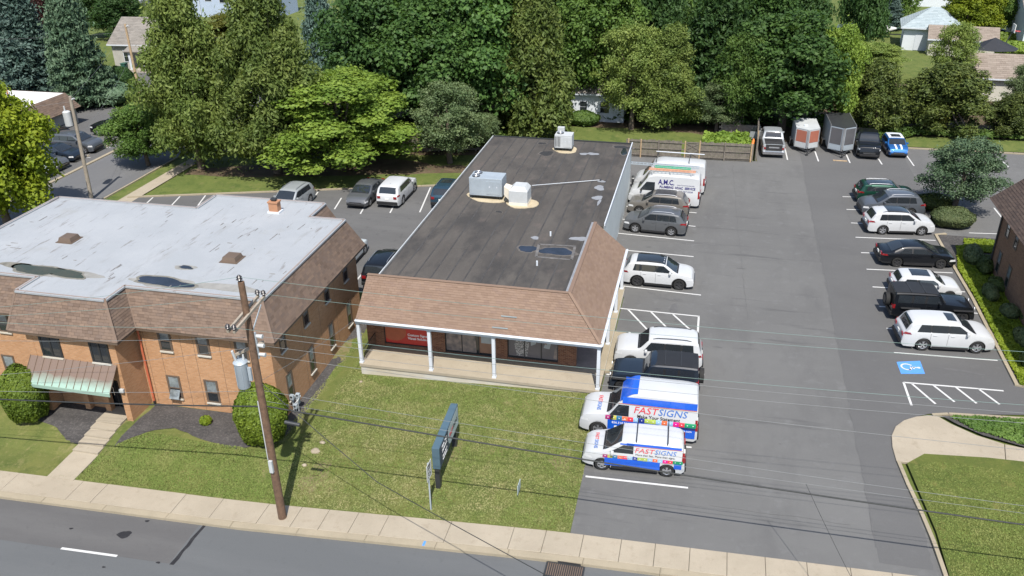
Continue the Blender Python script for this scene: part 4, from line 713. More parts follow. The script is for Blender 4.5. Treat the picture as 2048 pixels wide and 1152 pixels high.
# silhouettes: (x from the rear, z) in metres; ws = windscreen base/header, rw = rear window base/header
TYPES={
 'suv':dict(L=4.7,W=1.86,H=1.68,wr=.36,fo=.92,wb=2.72,belt=1.07,k=.81,prof=[(0,.62),(.05,.95),(.16,1.08),(.45,1.50),(.75,1.62),(1.6,1.68),(2.5,1.66),(2.85,1.58),(3.62,1.10),(4.2,1.02),(4.55,.90),(4.7,.62)],ws=(3.56,2.86),rw=(.19,.50),win=[(.72,.85,1.25,1.22),(1.30,1.30,2.18,2.18),(2.26,2.26,3.30,2.72)],rails=1),
 'bigsuv':dict(L=4.97,W=1.93,H=1.74,wr=.38,fo=.95,wb=2.86,belt=1.13,k=.82,prof=[(0,.65),(.05,1.0),(.18,1.14),(.42,1.56),(.7,1.69),(1.7,1.75),(2.7,1.72),(3.05,1.64),(3.85,1.15),(4.45,1.07),(4.82,.92),(4.97,.62)],ws=(3.79,3.06),rw=(.2,.47),win=[(.72,.92,1.45,1.40),(1.50,1.50,2.35,2.35),(2.43,2.43,3.52,2.92)],rails=0),
 'boxsuv':dict(L=4.83,W=1.92,H=1.80,wr=.39,fo=.92,wb=2.79,belt=1.12,k=.84,prof=[(0,.7),(.04,1.05),(.12,1.2),(.28,1.68),(.5,1.78),(1.6,1.82),(2.6,1.80),(2.95,1.74),(3.5,1.22),(4.3,1.16),(4.7,1.04),(4.83,.66)],ws=(3.47,2.98),rw=(.14,.31),win=[(.50,.56,1.15,1.10),(1.25,1.25,2.05,2.05),(2.12,2.12,3.25,2.85)],rails=1),
 'sedan':dict(L=4.85,W=1.85,H=1.44,wr=.34,fo=.95,wb=2.80,belt=.94,k=.74,prof=[(0,.60),(.05,.90),(.25,1.02),(.62,1.05),(1.35,1.36),(1.9,1.43),(2.5,1.44),(2.85,1.38),(3.72,.99),(4.4,.90),(4.7,.76),(4.85,.56)],ws=(3.66,2.88),rw=(.66,1.40),win=[(1.15,1.45,1.95,1.92),(2.03,2.03,3.40,2.72)],rails=0),
 'mini':dict(L=3.9,W=1.73,H=1.42,wr=.32,fo=.72,wb=2.50,belt=.95,k=.80,prof=[(0,.58),(.05,.88),(.18,.98),(.38,1.30),(.6,1.40),(1.3,1.44),(2.05,1.42),(2.3,1.36),(2.85,1.0),(3.45,.92),(3.75,.80),(3.9,.55)],ws=(2.80,2.31),rw=(.2,.42),win=[(.55,.65,1.25,1.22),(1.31,1.31,2.62,2.18)],rails=0),
 'clubman':dict(L=4.35,W=1.82,H=1.52,wr=.34,fo=.80,wb=2.67,belt=1.0,k=.80,prof=[(0,.6),(.05,.92),(.16,1.04),(.36,1.40),(.6,1.50),(1.4,1.54),(2.4,1.52),(2.68,1.46),(3.25,1.05),(3.9,.97),(4.2,.85),(4.35,.58)],ws=(3.20,2.69),rw=(.18,.40),win=[(.55,.68,1.2,1.18),(1.26,1.26,2.0,2.0),(2.07,2.07,3.0,2.55)],rails=1),
 'van':dict(L=5.95,W=2.04,H=2.55,wr=.37,fo=1.0,wb=3.70,belt=1.22,k=.88,prof=[(0,.7),(.03,1.2),(.08,2.3),(.2,2.48),(1.0,2.55),(3.6,2.54),(4.1,2.45),(4.4,2.28),(5.15,1.32),(5.6,1.14),(5.85,.92),(5.95,.62)],ws=(5.10,4.42),rw=None,win=[(3.75,3.75,5.0,4.45)],rails=0,ztop=1.95),
 'nvvan':dict(L=6.11,W=2.03,H=2.50,wr=.38,fo=1.0,wb=3.71,belt=1.22,k=.84,prof=[(0,.7),(.03,1.2),(.08,2.25),(.2,2.42),(1.0,2.50),(3.1,2.50),(3.5,2.41),(4.1,1.94),(4.65,1.30),(5.5,1.20),(5.95,1.02),(6.11,.66)],ws=(4.60,4.04),rw=None,win=[(3.55,3.55,4.55,4.1)],rails=0,ztop=1.86),
 'smallvan':dict(L=4.82,W=1.80,H=1.68,wr=.33,fo=.95,wb=3.06,belt=1.02,k=.83,prof=[(0,.62),(.04,.95),(.12,1.48),(.28,1.62),(1.0,1.69),(2.5,1.68),(2.95,1.61),(3.80,1.08),(4.4,.97),(4.7,.82),(4.82,.56)],ws=(3.75,2.98),rw=None,win=[(2.42,2.42,3.55,2.90)],rails=0,ztop=1.46),
 'jeep':dict(L=4.65,W=1.75,H=1.86,wr=.40,fo=.70,wb=2.95,belt=1.18,k=.92,prof=[(0,.75),(.03,1.1),(.06,1.75),(.12,1.84),(1.0,1.87),(2.3,1.85),(2.55,1.80),(2.9,1.28),(3.3,1.22),(4.2,1.14),(4.5,1.06),(4.65,.68)],ws=(2.88,2.58),rw=(.065,.10),win=[(.25,.25,1.0,1.0),(1.12,1.12,1.75,1.75),(1.88,1.88,2.72,2.45)],rails=0),
 'pickup':dict(L=5.75,W=2.0,H=1.92,wr=.40,fo=.98,wb=3.60,belt=1.24,k=.80,prof=[(0,.7),(.03,1.15),(.06,1.28),(1.75,1.28),(1.82,1.32),(2.12,1.84),(2.4,1.92),(3.4,1.92),(3.75,1.84),(4.4,1.28),(5.3,1.20),(5.62,1.08),(5.75,.66)],ws=(4.34,3.78),rw=(1.86,2.10),win=[(2.25,2.38,2.95,2.95),(3.05,3.05,4.1,3.7)],rails=0),
}
class Car:
    def __init__(s,typ,color,label,cat,pos,heading,group=None,name='parked_car',roof=None,L=None,rims='alloy',clad=False):
        T=dict(TYPES[typ]); s.T=T; s.typ=typ; s.col='paint_'+color
        if L: 
            f=L/T['L']; T['prof']=[(x*f,z) for x,z in T['prof']]; T['ws']=tuple(a*f for a in T['ws']); T['rw']=tuple(a*f for a in T['rw']) if T['rw'] else None; T['win']=[tuple(a*f for a in w_) for w_ in T['win']]; T['fo']*=f; T['wb']*=f; T['L']=L
        s.zt_=smoothpts(T['prof']); s.L,s.W,s.H=T['L'],T['W'],T['H']; s.xr=s.L-T['fo']-T['wb']; s.xf=s.L-T['fo']; s.bt=T['belt']
        s.t=thing(name,label,cat,(pos[0],pos[1],.004),heading,group)
        s.body(); s.glass(); s.wheels(rims,clad); s.lights(); s.extras(roof)
    def zt(s,x): return interp(s.zt_,x)
    def plan(s,x):
        a=x/s.L; boxy=s.typ in('van','nvvan','smallvan','jeep','pickup')
        r=1-(.035 if boxy else .10)*max(0,1-x/(.25 if boxy else .55))**2; f=1-(.16 if s.typ!='jeep' else .05)*max(0,1-(s.L-x)/(.75))**2
        return s.W/2*r*f
    def zb(s,x): return min(s.bt,s.zt(x)-.05)
    def wall(s,x,z):
        w_=s.plan(x); b=s.zb(x)
        if z<=b: return w_
        t=(z-b)/(s.H-b); return w_*(.965-(.965-s.T['k'])*t)
    def arch(s,x):
        z=.24 if s.typ not in('jeep','pickup','boxsuv') else .34
        if x<.15: z+=.12*(1-x/.15)
        if s.L-x<.2: z+=.06*(1-(s.L-x)/.2)
        for c in (s.xr,s.xf):
            R=s.T['wr']+.065; d=abs(x-c)
            if d<R: z=max(z,s.T['wr']+math.sqrt(R*R-d*d))
        return z
    def sec(s,x):
        w_=s.plan(x); b=s.zb(x); t=s.zt(x); z0=s.arch(x); r=min(.09,(t-b)*.45); ze=t-r
        z1=max(.52,z0+.03); z2=max(b-.10,z1+.02); ye=s.wall(x,ze)
        return [(0,z0),(w_*.80,z0),(w_*.975,z0+.005),(w_,z1),(w_*.995,z2),(w_*.965,max(b,z2+.01)),(ye,ze),(ye*.90,t-r*.25),(ye*.5,t+.015),(0,t+.022)]
    def surf(s,x,u):                              # point on the top skin, u in -1..1
        t=s.zt(x); b=s.zb(x); r=min(.09,(t-b)*.45); ye=s.wall(x,t-r); return Vector((x,u*ye*.93,t+.022-.03*abs(u)**2.2))
    def off(s,x): return x-s.L/2
    def body(s):
        xs=set(np.linspace(0,s.L,34).round(4))|{0.02,.06,.12,s.L-.02,s.L-.06,s.L-.12}
        for c in (s.xr,s.xf):
            R=s.T['wr']+.065; xs|={round(c+R*q,4) for q in (-1.02,-.995,-.94,-.8,-.55,-.25,0,.25,.55,.8,.94,.995,1.02)}
        xs|={round(p[0],4) for p in s.T['prof']}
        xs=sorted(x for x in xs if 0<=x<=s.L); ring=[]
        for x in xs:
            h=s.sec(x); ring.append([(s.off(x),-y,z) for y,z in h]+[(s.off(x),y,z) for y,z in reversed(h[1:-1])])
        n=len(ring[0]); m=MB(); vs=[p for r in ring for p in r]; fs=[]
        for i in range(len(ring)-1):
            for k in range(n): fs.append((i*n+k,i*n+(k+1)%n,(i+1)*n+(k+1)%n,(i+1)*n+k))
        fs+=[tuple(range(n)),tuple(range((len(ring)-1)*n,len(ring)*n))]
        m.add(vs,fs,s.col); o=m.build('body',s.t,smooth=32,local=True); s.bodyo=o
        m=MB(); m.box(s.off(.25),s.off(s.L-.25),-s.W*.36,s.W*.36,.18,.6,'black_plastic'); m.build('underbody',s.t,local=True)
        sl=.24 if s.typ not in('jeep','pickup','boxsuv') else .34
        for sgn in (-1,1):
            m=MB(); y=s.W/2-.03; m.box(s.off(s.xr+s.T['wr']+.08),s.off(s.xf-s.T['wr']-.08),min(sgn*(y-.1),sgn*(y+.033)),max(sgn*(y-.1),sgn*(y+.033)),sl-.05,sl+.09,'black_plastic'); m.build('sill',s.t,local=True)
    def patch(s,name,pts,mat,parent=None,th=.012):    # grid of points (rows) -> thin shell
        R,Cn=len(pts),len(pts[0]); m=MB(); m.add([p for r in pts for p in r],[(i*Cn+j,i*Cn+j+1,(i+1)*Cn+j+1,(i+1)*Cn+j) for i in range(R-1) for j in range(Cn-1)],mat); return m.build(name,parent or s.t,smooth=60,local=True)
    def top(s,name,x0,x1,u0,u1,mat,lift=.008,n=6,parent=None,inset=0):
        rows=[]
        for i in range(n+1):
            x=x0+(x1-x0)*i/n; r=[]
            for j in range(9):
                u=u0+(u1-u0)*j/8; p=s.surf(x,u); e=.01; d=(s.surf(x+e,u)-s.surf(x-e,u)).normalized(); nn=Vector((-d.z,0,d.x)); nn=nn if nn.z>0 else -nn; p=p+nn*lift; r.append((s.off(p.x),p.y,p.z))
            rows.append(r)
        return s.patch(name,rows,mat,parent)
    def side(s,name,sgn,b0,t0,b1,t1,z0,z1,mat,lift=.008,n=7,parent=None):
        rows=[]
        for i in range(4):
            t=i/3; z=z0+(z1-z0)*t; xa=b0+(t0-b0)*t; xb=b1+(t1-b1)*t
            rows.append([(s.off(xa+(xb-xa)*j/n),sgn*(s.wall(xa+(xb-xa)*j/n,z)+lift),z) for j in range(n+1)])
        return s.patch(name,rows,mat,parent)
    def glass(s):
        T=s.T; g='glass'
        s.top('windscreen',T['ws'][0],T['ws'][1],-.93,.93,g)
        x0=T['ws'][0]; s.top('wiper_cowl',x0+.005,x0+.10,-.9,.9,'black_plastic',.006,3)
        if T['rw']: s.top('rear_window',T['rw'][0],T['rw'][1],-.84,.84,g)
        zt=T.get('ztop',s.H-.15)
        for sgn in (-1,1):
            if len(T['win'])>1: a_,z_=T['win'][0],T['win'][-1]; s.side('window_surround',sgn,a_[0]+.02,a_[1]+.02,z_[2]-.02,z_[3]-.02,s.bt+.06,zt-.01,'black_plastic',.004,10)
            for b0,t0,t1b,t1 in [(w_[0],w_[1],w_[2],w_[3]) for w_ in T['win']]:
                s.side('side_window',sgn,b0,t0,t1b,t1,s.bt+.045,zt,g)
            # door shut lines and handles
            for b0,t0,b1,t1 in T['win'][-2:] if s.typ not in('van','nvvan','smallvan') else T['win']:
                x=b0-.035; m=MB(); 
                m.add([(s.off(x),sgn*(s.wall(x,z)+.004),z) for z in (.42,.6,.8,s.bt-.02)]+[(s.off(x+.014),sgn*(s.wall(x+.014,z)+.004),z) for z in (.42,.6,.8,s.bt-.02)],[(0,1,5,4),(1,2,6,5),(2,3,7,6)],'black_plastic')
                m.build('door_seam',s.t,local=True)
                x=b0+.10; y=s.W/2*.995; m=MB(); m.box(s.off(x),s.off(x+.2),min(sgn*(y-.02),sgn*(y+.025)),max(sgn*(y-.02),sgn*(y+.025)),s.bt-.14,s.bt-.105,s.col); m.build('door_handle',s.t,local=True)
            b=T['win'][-1]; x=b[2]-.14; y=s.wall(x,s.bt+.08); m=MB(); a0,a1=sorted((sgn*(y+.02),sgn*(y+.21))); m.box(s.off(x-.07),s.off(x+.07),a0,a1,s.bt+.0,s.bt+.15,s.col if s.typ not in('van','nvvan') else 'black_plastic'); m.build('mirror',s.t,local=True,bevel=.03)
    def wheels(s,rims,clad):
        r=s.T['wr']
        for c in (s.xr,s.xf):
            for sgn in (-1,1):
                y1=s.plan(c)-.005; y0=y1-.23; wt=bpy.data.objects.new('wheel',None)
                m=MB(); q=lambda rr,yy:[(s.off(c)+rr*math.cos(a),sgn*yy,r+rr*math.sin(a)) for a in np.linspace(0,2*math.pi,25)[:-1]]
                rings=[q(r*.60,y1-.03),q(r*.66,y1-.004),q(r*.93,y1),q(r,y1-.035),q(r,y0+.03),q(r*.92,y0),q(r*.3,y0)]; vs=[p for k in rings for p in k]; N=24
                m.add(vs,[(i*N+k,i*N+(k+1)%N,(i+1)*N+(k+1)%N,(i+1)*N+k) for i in range(6) for k in range(N)]+[tuple(range(6*N,7*N))],'rubber')
                w_=m.build('wheel',s.t,smooth=40,local=True); w_.name='wheel'
                m=MB(); rr=r*.66; yy=y1-.028; yi=y1-.06
                m.add(q(rr,yi)+q(rr*.2,yi),[(k,(k+1)%N,N+(k+1)%N,N+k) for k in range(N)],'interior_dark'); m.add(q(rr*1.02,yy+.018)+q(rr*.88,yy)+q(rr*.86,yi),[(i*N+k,i*N+(k+1)%N,(i+1)*N+(k+1)%N,(i+1)*N+k) for i in range(2) for k in range(N)],rims)
                for k in range(5):
                    a=k*2*math.pi/5+.3
                    for da in (-.17,.17):
                        p0=(s.off(c)+rr*.12*math.cos(a),sgn*(yy+.004),r+rr*.12*math.sin(a)); p1=(s.off(c)+rr*.92*math.cos(a+da),sgn*yy,r+rr*.92*math.sin(a+da)); m.bar(p0,p1,.045,.03,rims,up=(0,1,0))
                m.add(q(rr*.2,yy+.02),[tuple(range(N))],rims); m.build('rim',w_,local=True,recalc=True)
                R0=r+.062; R1=R0+(.06 if clad else .025); arc=np.linspace(-.25,math.pi+.25,18); m=MB()
                vs=[]
                for a in arc:
                    for RR in (R0,R1):
                        x=c+RR*math.cos(a); z=r+RR*math.sin(a); x=min(max(x,.02),s.L-.02); vs.append((s.off(x),sgn*(s.wall(x,z)+.007 if z>.5 else s.plan(x)*.99+.008),max(z,.2)))
                m.add(vs,[(2*i,2*i+1,2*i+3,2*i+2) for i in range(17)],'black_plastic' if clad else s.col); m.build('arch_trim',s.t,local=True)
                R0+=.003; m=MB(); y=s.plan(c)-.20; vs=[(s.off(c)+R0*math.cos(a),sgn*yy_,r+R0*math.sin(a)) for a in np.linspace(-.3,math.pi+.3,16) for yy_ in (s.plan(c)-.02,y-.15)]
                m.add(vs,[(2*i,2*i+1,2*i+3,2*i+2) for i in range(15)],'interior_dark'); m.build('wheel_well',s.t,local=True)
    def lights(s):
        T=s.T
        hz=(s.zt(s.L-.12)-.20,s.zt(s.L-.12)-.06)
        for sgn in (-1,1):
            if s.typ=='jeep':
                for (x,nm,mt,zz,rr) in ((s.L+.004,'headlight','clear_lens',.95,.09),): 
                    m=MB(); m.tube([(s.off(x-.03),sgn*.55,zz),(s.off(x+.02),sgn*.55,zz)],rr,mt,14); m.build(nm,s.t,local=True)
            else: s.side('headlight',sgn,s.L-.46,s.L-.40,s.L-.035,s.L-.07,hz[0],hz[1],'clear_lens',.006)
            van=s.typ in('van','nvvan','smallvan')
            if van: s.side('taillight',sgn,.015,.03,.14,.14,.85,1.45 if s.typ!='smallvan' else 1.35,'red_lens',.008)
            elif s.typ in('jeep','pickup'): s.side('taillight',sgn,.02,.02,.13,.13,.85,1.12,'red_lens',.008)
            else: s.side('taillight',sgn,.03,.10,.45,.36,s.bt-.12,s.bt+.0,'red_lens',.008)
            m=MB(); z=.78; 
        # rear face: lamps, plate, bumper
        zr=.95
        for sgn in (-1,1):
            y=s.plan(.03)*.78; m=MB(); m.box(s.off(-.012),s.off(.05),min(sgn*(y-.14),sgn*(y+.12)),max(sgn*(y-.14),sgn*(y+.12)),zr-.12,zr+.06,'red_lens'); m.build('rear_lamp',s.t,local=True)
        m=MB(); m.box(s.off(-.014),s.off(.03),-.16,.16,.72,.87,'plate'); m.build('number_plate',s.t,local=True)
        dark=s.typ in('van','nvvan','smallvan','jeep','pickup')
        m=MB(); m.box(s.off(-.07),s.off(.10),-s.plan(.05)*.97,s.plan(.05)*.97,.36,.60 if s.typ!='pickup' else .66,'black_plastic' if s.typ!='pickup' else 'chrome'); m.build('rear_bumper',s.t,local=True,bevel=.03)
        m=MB(); m.box(s.off(s.L-.12),s.off(s.L+.035),-s.plan(s.L-.05)*.93,s.plan(s.L-.05)*.93,.30,.48,'black_plastic'); m.build('front_bumper',s.t,local=True,bevel=.03)
        zg=s.zt(s.L)-.02; m=MB(); m.box(s.off(s.L-.06),s.off(s.L+.02),-s.W*.27,s.W*.27,zg-.14,zg+.05,'black_plastic'); g=m.build('grille',s.t,local=True,bevel=.01)
        m=MB(); m.box(s.off(s.L),s.off(s.L+.028),-s.W*.25,s.W*.25,zg-.06,zg-.035,'chrome'); m.build('grille_bar',g,local=True)
    def extras(s,roof):
        T=s.T
        if T['rails']:
            x0,x1=T['win'][0][1]+.1,T['win'][-1][3]-.1
            for sgn in (-1,1):
                pts=[]
                for i in range(9):
                    x=x0+(x1-x0)*i/8; p=s.surf(x,sgn*.86); lift=.05 if 0<i<8 else .0; pts.append((s.off(x),p.y,p.z+lift))
                m=MB(); m.tube(pts,.02,'alloy' if s.col!='paint_white' else 'black_plastic',6); m.build('roof_rail',s.t,local=True)
        if roof:
            for r in roof: s.top(r[0],r[1],r[2],r[3],r[4],r[5],.012)
def heading_px(a,b):                              # heading from the rear to the front contact pixels
    A,B=Vector(G(*a)),Vector(G(*b)); return math.atan2((B-A).y,(B-A).x)
def place(typ,rear,front,side,hd=None,L=None):
    """centre of a vehicle from its visible near-side rear/front ground pixels; side=+1: that side is the vehicle's left"""
    A,B=Vector(G(*rear)),Vector(G(*front)); h=math.atan2((B-A).y,(B-A).x) if hd is None else R_(hd)
    c=(A+B)/2; W=TYPES[typ]['W']; n=Vector((-math.sin(h),math.cos(h)))*W/2*(-side); return tuple(c+n),h
def wheelpx(typ,rear,front,side,hd=None,L=None):   # contact pixels of the two near wheels
    T=TYPES[typ]; (p,h)=place(typ,rear,front,side,hd); f=(L or T['L'])/T['L']; cx=((T['L']-T['fo']-T['wb'])+(T['L']-T['fo']))/2*f-(L or T['L'])/2
    return (p[0]-cx*math.cos(h),p[1]-cx*math.sin(h)),h
GL='cars in the row beside the shop wall'; GR='cars in the right hand row of stalls'; GB='vehicles in the back row'; GM='cars in the lot between the buildings'; GU='cars in the far left lot'
PAN=('glass_roof',1.15,2.7,-.8,.8,'glass')
# --- left row
p,h=wheelpx('suv',(1340,473),(1270.8,466),1); Car('suv','grey','dark grey crossover parked nose in beside the taupe car','car',p,h,GL,L=4.55,clad=True)
p,h=place('suv',(1372,440),(1257,427),1,hd=178); Car('suv','taupe','taupe grey crossover parked between the dark grey car and the plumbing van','car',p,h,GL,L=4.6,roof=[('roof_panel',1.0,2.6,-.85,.85,'dark_metal')])
p,h=wheelpx('suv',(1274.6,573),(1356,580.6),-1); Car('suv','white','white crossover with black glass roof parked nose out near the porch','car',p,h,GL,L=4.6,clad=True,roof=[('glass_roof',.9,2.75,-.9,.9,'glass')],rims='dark_alloy')
p,h=place('boxsuv',(1397,745),(1232,738),1,hd=183); Car('boxsuv','white','white boxy suv parked nose in beside the striped walkway','car',p,h,GL,L=4.7,rims='dark_alloy')
p,h=place('jeep',(1392,800),(1220,786),1,hd=182); jl=Car('jeep','navy_black','dark navy off-road vehicle with black hard top beside the tall wrapped van','car',p,h,GL,rims='dark_alloy',L=4.5)
p,h=place('nvvan',(1386,892),(1163,868),1,hd=181); nv=Car('nvvan','van_white','tall white and blue wrapped van reading FASTSIGNS Make Your Statement','van',p,h,GL,name='cargo_van',L=5.6)
p,h=wheelpx('smallvan',(1332,954.5),(1203.5,941),1); tc=Car('smallvan','van_white','small white and blue wrapped van with roof bars nearest the street','van',p,h,GL,name='cargo_van',L=4.6)
p,h=place('van',(1393,421),(1259,406),1,hd=178); am=Car('van','van_white','white plumbing van lettered A.M.C. with ladders on its roof','van',p,h,GL,name='cargo_van',L=5.55)
p,h=place('van',(1405,394),(1268,379),1,hd=178); bv=Car('van','van_white','plain white van with a pipe rack behind the plumbing van','van',p,h,GL,name='cargo_van',L=5.75)
# --- right row
p,h=place('clubman',(1717,407),(1828,411),-1,hd=5); Car('clubman','green','dark green hatchback farthest back in the right hand row','car',p,h,GR,clad=True,L=4.5,roof=[('roof_panel',.7,2.65,-.95,.95,'glass')])
p,h=place('suv',(1846,437),(1725,432),1,hd=188); Car('suv','slate','slate grey crossover parked nose out between green and white cars','car',p,h,GR,L=4.6)
p,h=wheelpx('suv',(1761,469.8),(1844.6,472),-1); Car('suv','white','white crossover with dark glass roof beside the round hedge','car',p,h,GR,L=4.72,roof=[('glass_roof',1.3,2.8,-.9,.9,'glass')])
p,h=wheelpx('sedan',(1794,534.6),(1878.5,538),-1); Car('sedan','black','glossy black sedan parked alone in the right hand row','car',p,h,GR,rims='dark_alloy')
p,h=place('mini',(1787,594),(1919,605),-1,hd=4); Car('mini','white','small white hatchback with twin glass roof behind the black off-road vehicle','car',p,h,GR,roof=[('glass_roof',1.0,2.1,-.72,.72,'glass')],L=4.05)
p,h=place('jeep',(1783,642),(1941,650),-1,hd=5); jr=Car('jeep','black','black off-road vehicle with matte hard top and spare wheel at its tail','car',p,h,GR,rims='dark_alloy')
p,h=wheelpx('bigsuv',(1843,702),(1951,708),-1); Car('bigsuv','white','large white suv with sunroof beside the blue accessible stall','car',p,h,GR,roof=[('sunroof',2.35,2.85,-.6,.6,'glass')])
# --- back row
def tailpx(l,r,L,sgn):
    A,B=Vector(G(*l)),Vector(G(*r)); c=(A+B)/2; return (c.x,c.y+L/2),(math.pi/2 if sgn>0 else -math.pi/2)
p,h=tailpx((1525,316),(1562,317),5.7,1); pk=Car('pickup','silver','silver pickup truck with an open door and dark bed cover by the fence','pickup',p,h+.03,GB,name='pickup_truck')
p,h=tailpx((1716,319.4),(1762,321),5.75,-1); bk=Car('pickup','black','black pickup truck facing out beside the blue hatchback','pickup',p,h-.04,GB,name='pickup_truck')
p,h=tailpx((1774,316.5),(1813,318),3.9,-1); bm_=Car('mini','blue','bright blue hatchback with white roof and bonnet stripes','car',p,h+.05,GB,roof=[('white_roof',.55,2.2,-.98,.98,'white_trim'),('sunroof_panel',1.2,2.0,-.62,.62,'glass'),('bonnet_stripe',2.9,3.75,-.42,-.2,'white_trim'),('bonnet_stripe',2.9,3.75,.2,.42,'white_trim')])
# --- rear lot
tilt=R_(-17)*0
p,h=tailpx((684,417.6),(726,419),4.6,-1); Car('sedan','grey','grey sedan facing out in the lot between the buildings','car',(p[0]+.3,p[1]),h,GM,L=4.65)
p,h=tailpx((746,416),(790,418),4.97,1); Car('bigsuv','white','white suv seen from behind in the lot between the buildings','car',(p[0]+.3,p[1]),h,GM,roof=[('antenna_base',1.0,1.06,-.05,.05,'dark_metal')])
c=G(857,417); Car('suv','teal','dark teal car half hidden behind the left roof edge of the shop','car',(c[0]+1.05,c[1]+2.3),math.pi/2,GM,roof=[('sunroof',1.5,2.3,-.6,.6,'glass')])
c=G(716,578); Car('suv','black','black car squeezed between the office and the shop','car',(c[0]+1.15,c[1]+2.3),math.pi/2,GM)
c=G(571,412); Car('suv','silver','silver car mostly hidden behind the pale flat roof','car',(c[0]+.75,c[1]-.2),-math.pi/2-.05,GM)
c=G(707,575); Car('sedan','light','pale car peeking out behind the office corner','car',(c[0]-2.05,c[1]+3.6),math.pi/2,GM)
# --- far left lot
p,h=place('boxsuv',(258,270),(199,279),1,hd=180); Car('boxsuv','black','long black suv at the far end of the side street lot','car',p,h,GU,L=5.5)
p,h=wheelpx('bigsuv',(118,306),(171,307),-1,hd=0); Car('bigsuv','slate','blue grey suv beside the concrete wheel stop','car',p,h,GU,L=4.8)
p,h=wheelpx('sedan',(78,324),(131,325),-1,hd=0); Car('sedan','navy_black','dark blue sedan beside the blue grey suv in the far left lot','car',p,h,GU,L=4.8)
p,h=wheelpx('sedan',(45,343),(98,343),-1,hd=0); Car('sedan','grey','dark sedan partly behind the yellow green tree','car',p,h,GU,L=4.8)
p,h=wheelpx('sedan',(10,361),(66,361),-1,hd=0); Car('sedan','light','pale sedan mostly hidden by the yellow green tree','car',p,h,GU,L=4.8)
p,h=place('suv',(60,285),(104,283),-1,hd=0); Car('suv','black','black car by the low building wall in the far left lot','car',p,h,GU)
Car('sedan','slate','blue grey sedan parked by the far garden hedge','car',G(1995,77),0.05)
c=G(300,14); Car('sedan','grey','dark car beside the far white house','car',c,.3)
# --- details on single vehicles
def jeep_kit(c,flip):
    for sgn in (-1,1):
        for x in (c.xr,c.xf):
            m=MB(); m.box(c.off(x-.55),c.off(x+.55),min(sgn*(c.W/2-.12),sgn*(c.W/2+.11)),max(sgn*(c.W/2-.12),sgn*(c.W/2+.11)),.88,.95,'black_plastic'); m.build('fender_flare',c.t,local=True,bevel=.025)
    m=MB(); m.tube([(c.off(-.26),0.05,1.02),(c.off(-.04),0.05,1.02)],.40,'rubber',22); sp=m.build('spare_wheel',c.t,local=True,smooth=40); m=MB(); m.tube([(c.off(-.275),0.05,1.02),(c.off(-.255),0.05,1.02)],.24,'dark_alloy',18); m.build('spare_rim',sp,local=True)
    c.top('hard_top',.1,2.5,-1.0,1.0,'black_plastic',.014); 
    for x in (.95,1.75): m=MB(); p=c.surf(x,.0); m.box(c.off(x-.02),c.off(x+.02),-.72,.72,p.z-.01,p.z+.035,'dark_metal'); m.build('top_joint',c.t,local=True)
jeep_kit(jl,1); jeep_kit(jr,1)
def side_decal(c,sgn,x0,x1,z0,z1,mat,name='graphic_panel',lift=.01,par=None): return c.side(name,sgn,x0,x0,x1,x1,z0,z1,mat,lift,10,parent=par)
def side_text(c,s,size,mat,x,z,sgn=1,shear=0,sx=1,bold=0,align='CENTER',lift=.016,wd=0):
    y=c.wall(x,z); dz=.2; tilt=math.atan2(c.wall(x,z)-c.wall(x,z+dz),dz)
    o=text('lettering',s,size,mat,c.t,(c.off(x),sgn*(y+lift),z),(R_(90)-0,0,math.pi),align,.002,sx,bold,shear)
    o.rotation_euler=Matrix((( -1,0,0),(0,-math.sin(tilt),math.cos(tilt)),(0,math.cos(tilt),math.sin(tilt)))).to_euler() if sgn>0 else o.rotation_euler
    if wd:
        xs=[v.co.x for v in o.data.vertices]; o.scale=(wd/(max(xs)-min(xs)),1,1)
    return o
basic('ic0',(.28,.02,.12),.4); basic('ic1',(.42,.40,.06),.4); basic('ic2',(.02,.13,.25),.4); basic('ic3',(.62,.13,.05),.4); basic('ic4',(.62,.04,.06),.4); basic('ic5',(.25,.42,.62),.4); basic('ic6',(.015,.03,.20),.4); basic('ic7',(.33,.42,.08),.4); basic('ic8',(.55,.01,.20),.4); basic('ic9',(.01,.22,.10),.4)
ICN=[0,1,2,3,4,5,6,7,7,5,3,5,8,4,9,9]
def fast(c,f0,f1,zi,si,big,tag_,zt_):
    # near side is the vehicle's left (+y); text reads towards the rear, i.e. along -x
    L=c.L
    for k in range(16):
        x=f1-(f1-f0)*(k+.5)/16; d=(f1-f0)/16*.98/2
        o=side_decal(c,1,x-d,x+d,zi-si*(1 if k not in(8,12) else 1.2),zi+si,'ic%d'%ICN[k],'icon_square'); 
        o2=side_decal(c,1,x-d*.2,x+d*.2,zi-si*.1,zi+si*.25,'text_white','icon_mark',.014,o)
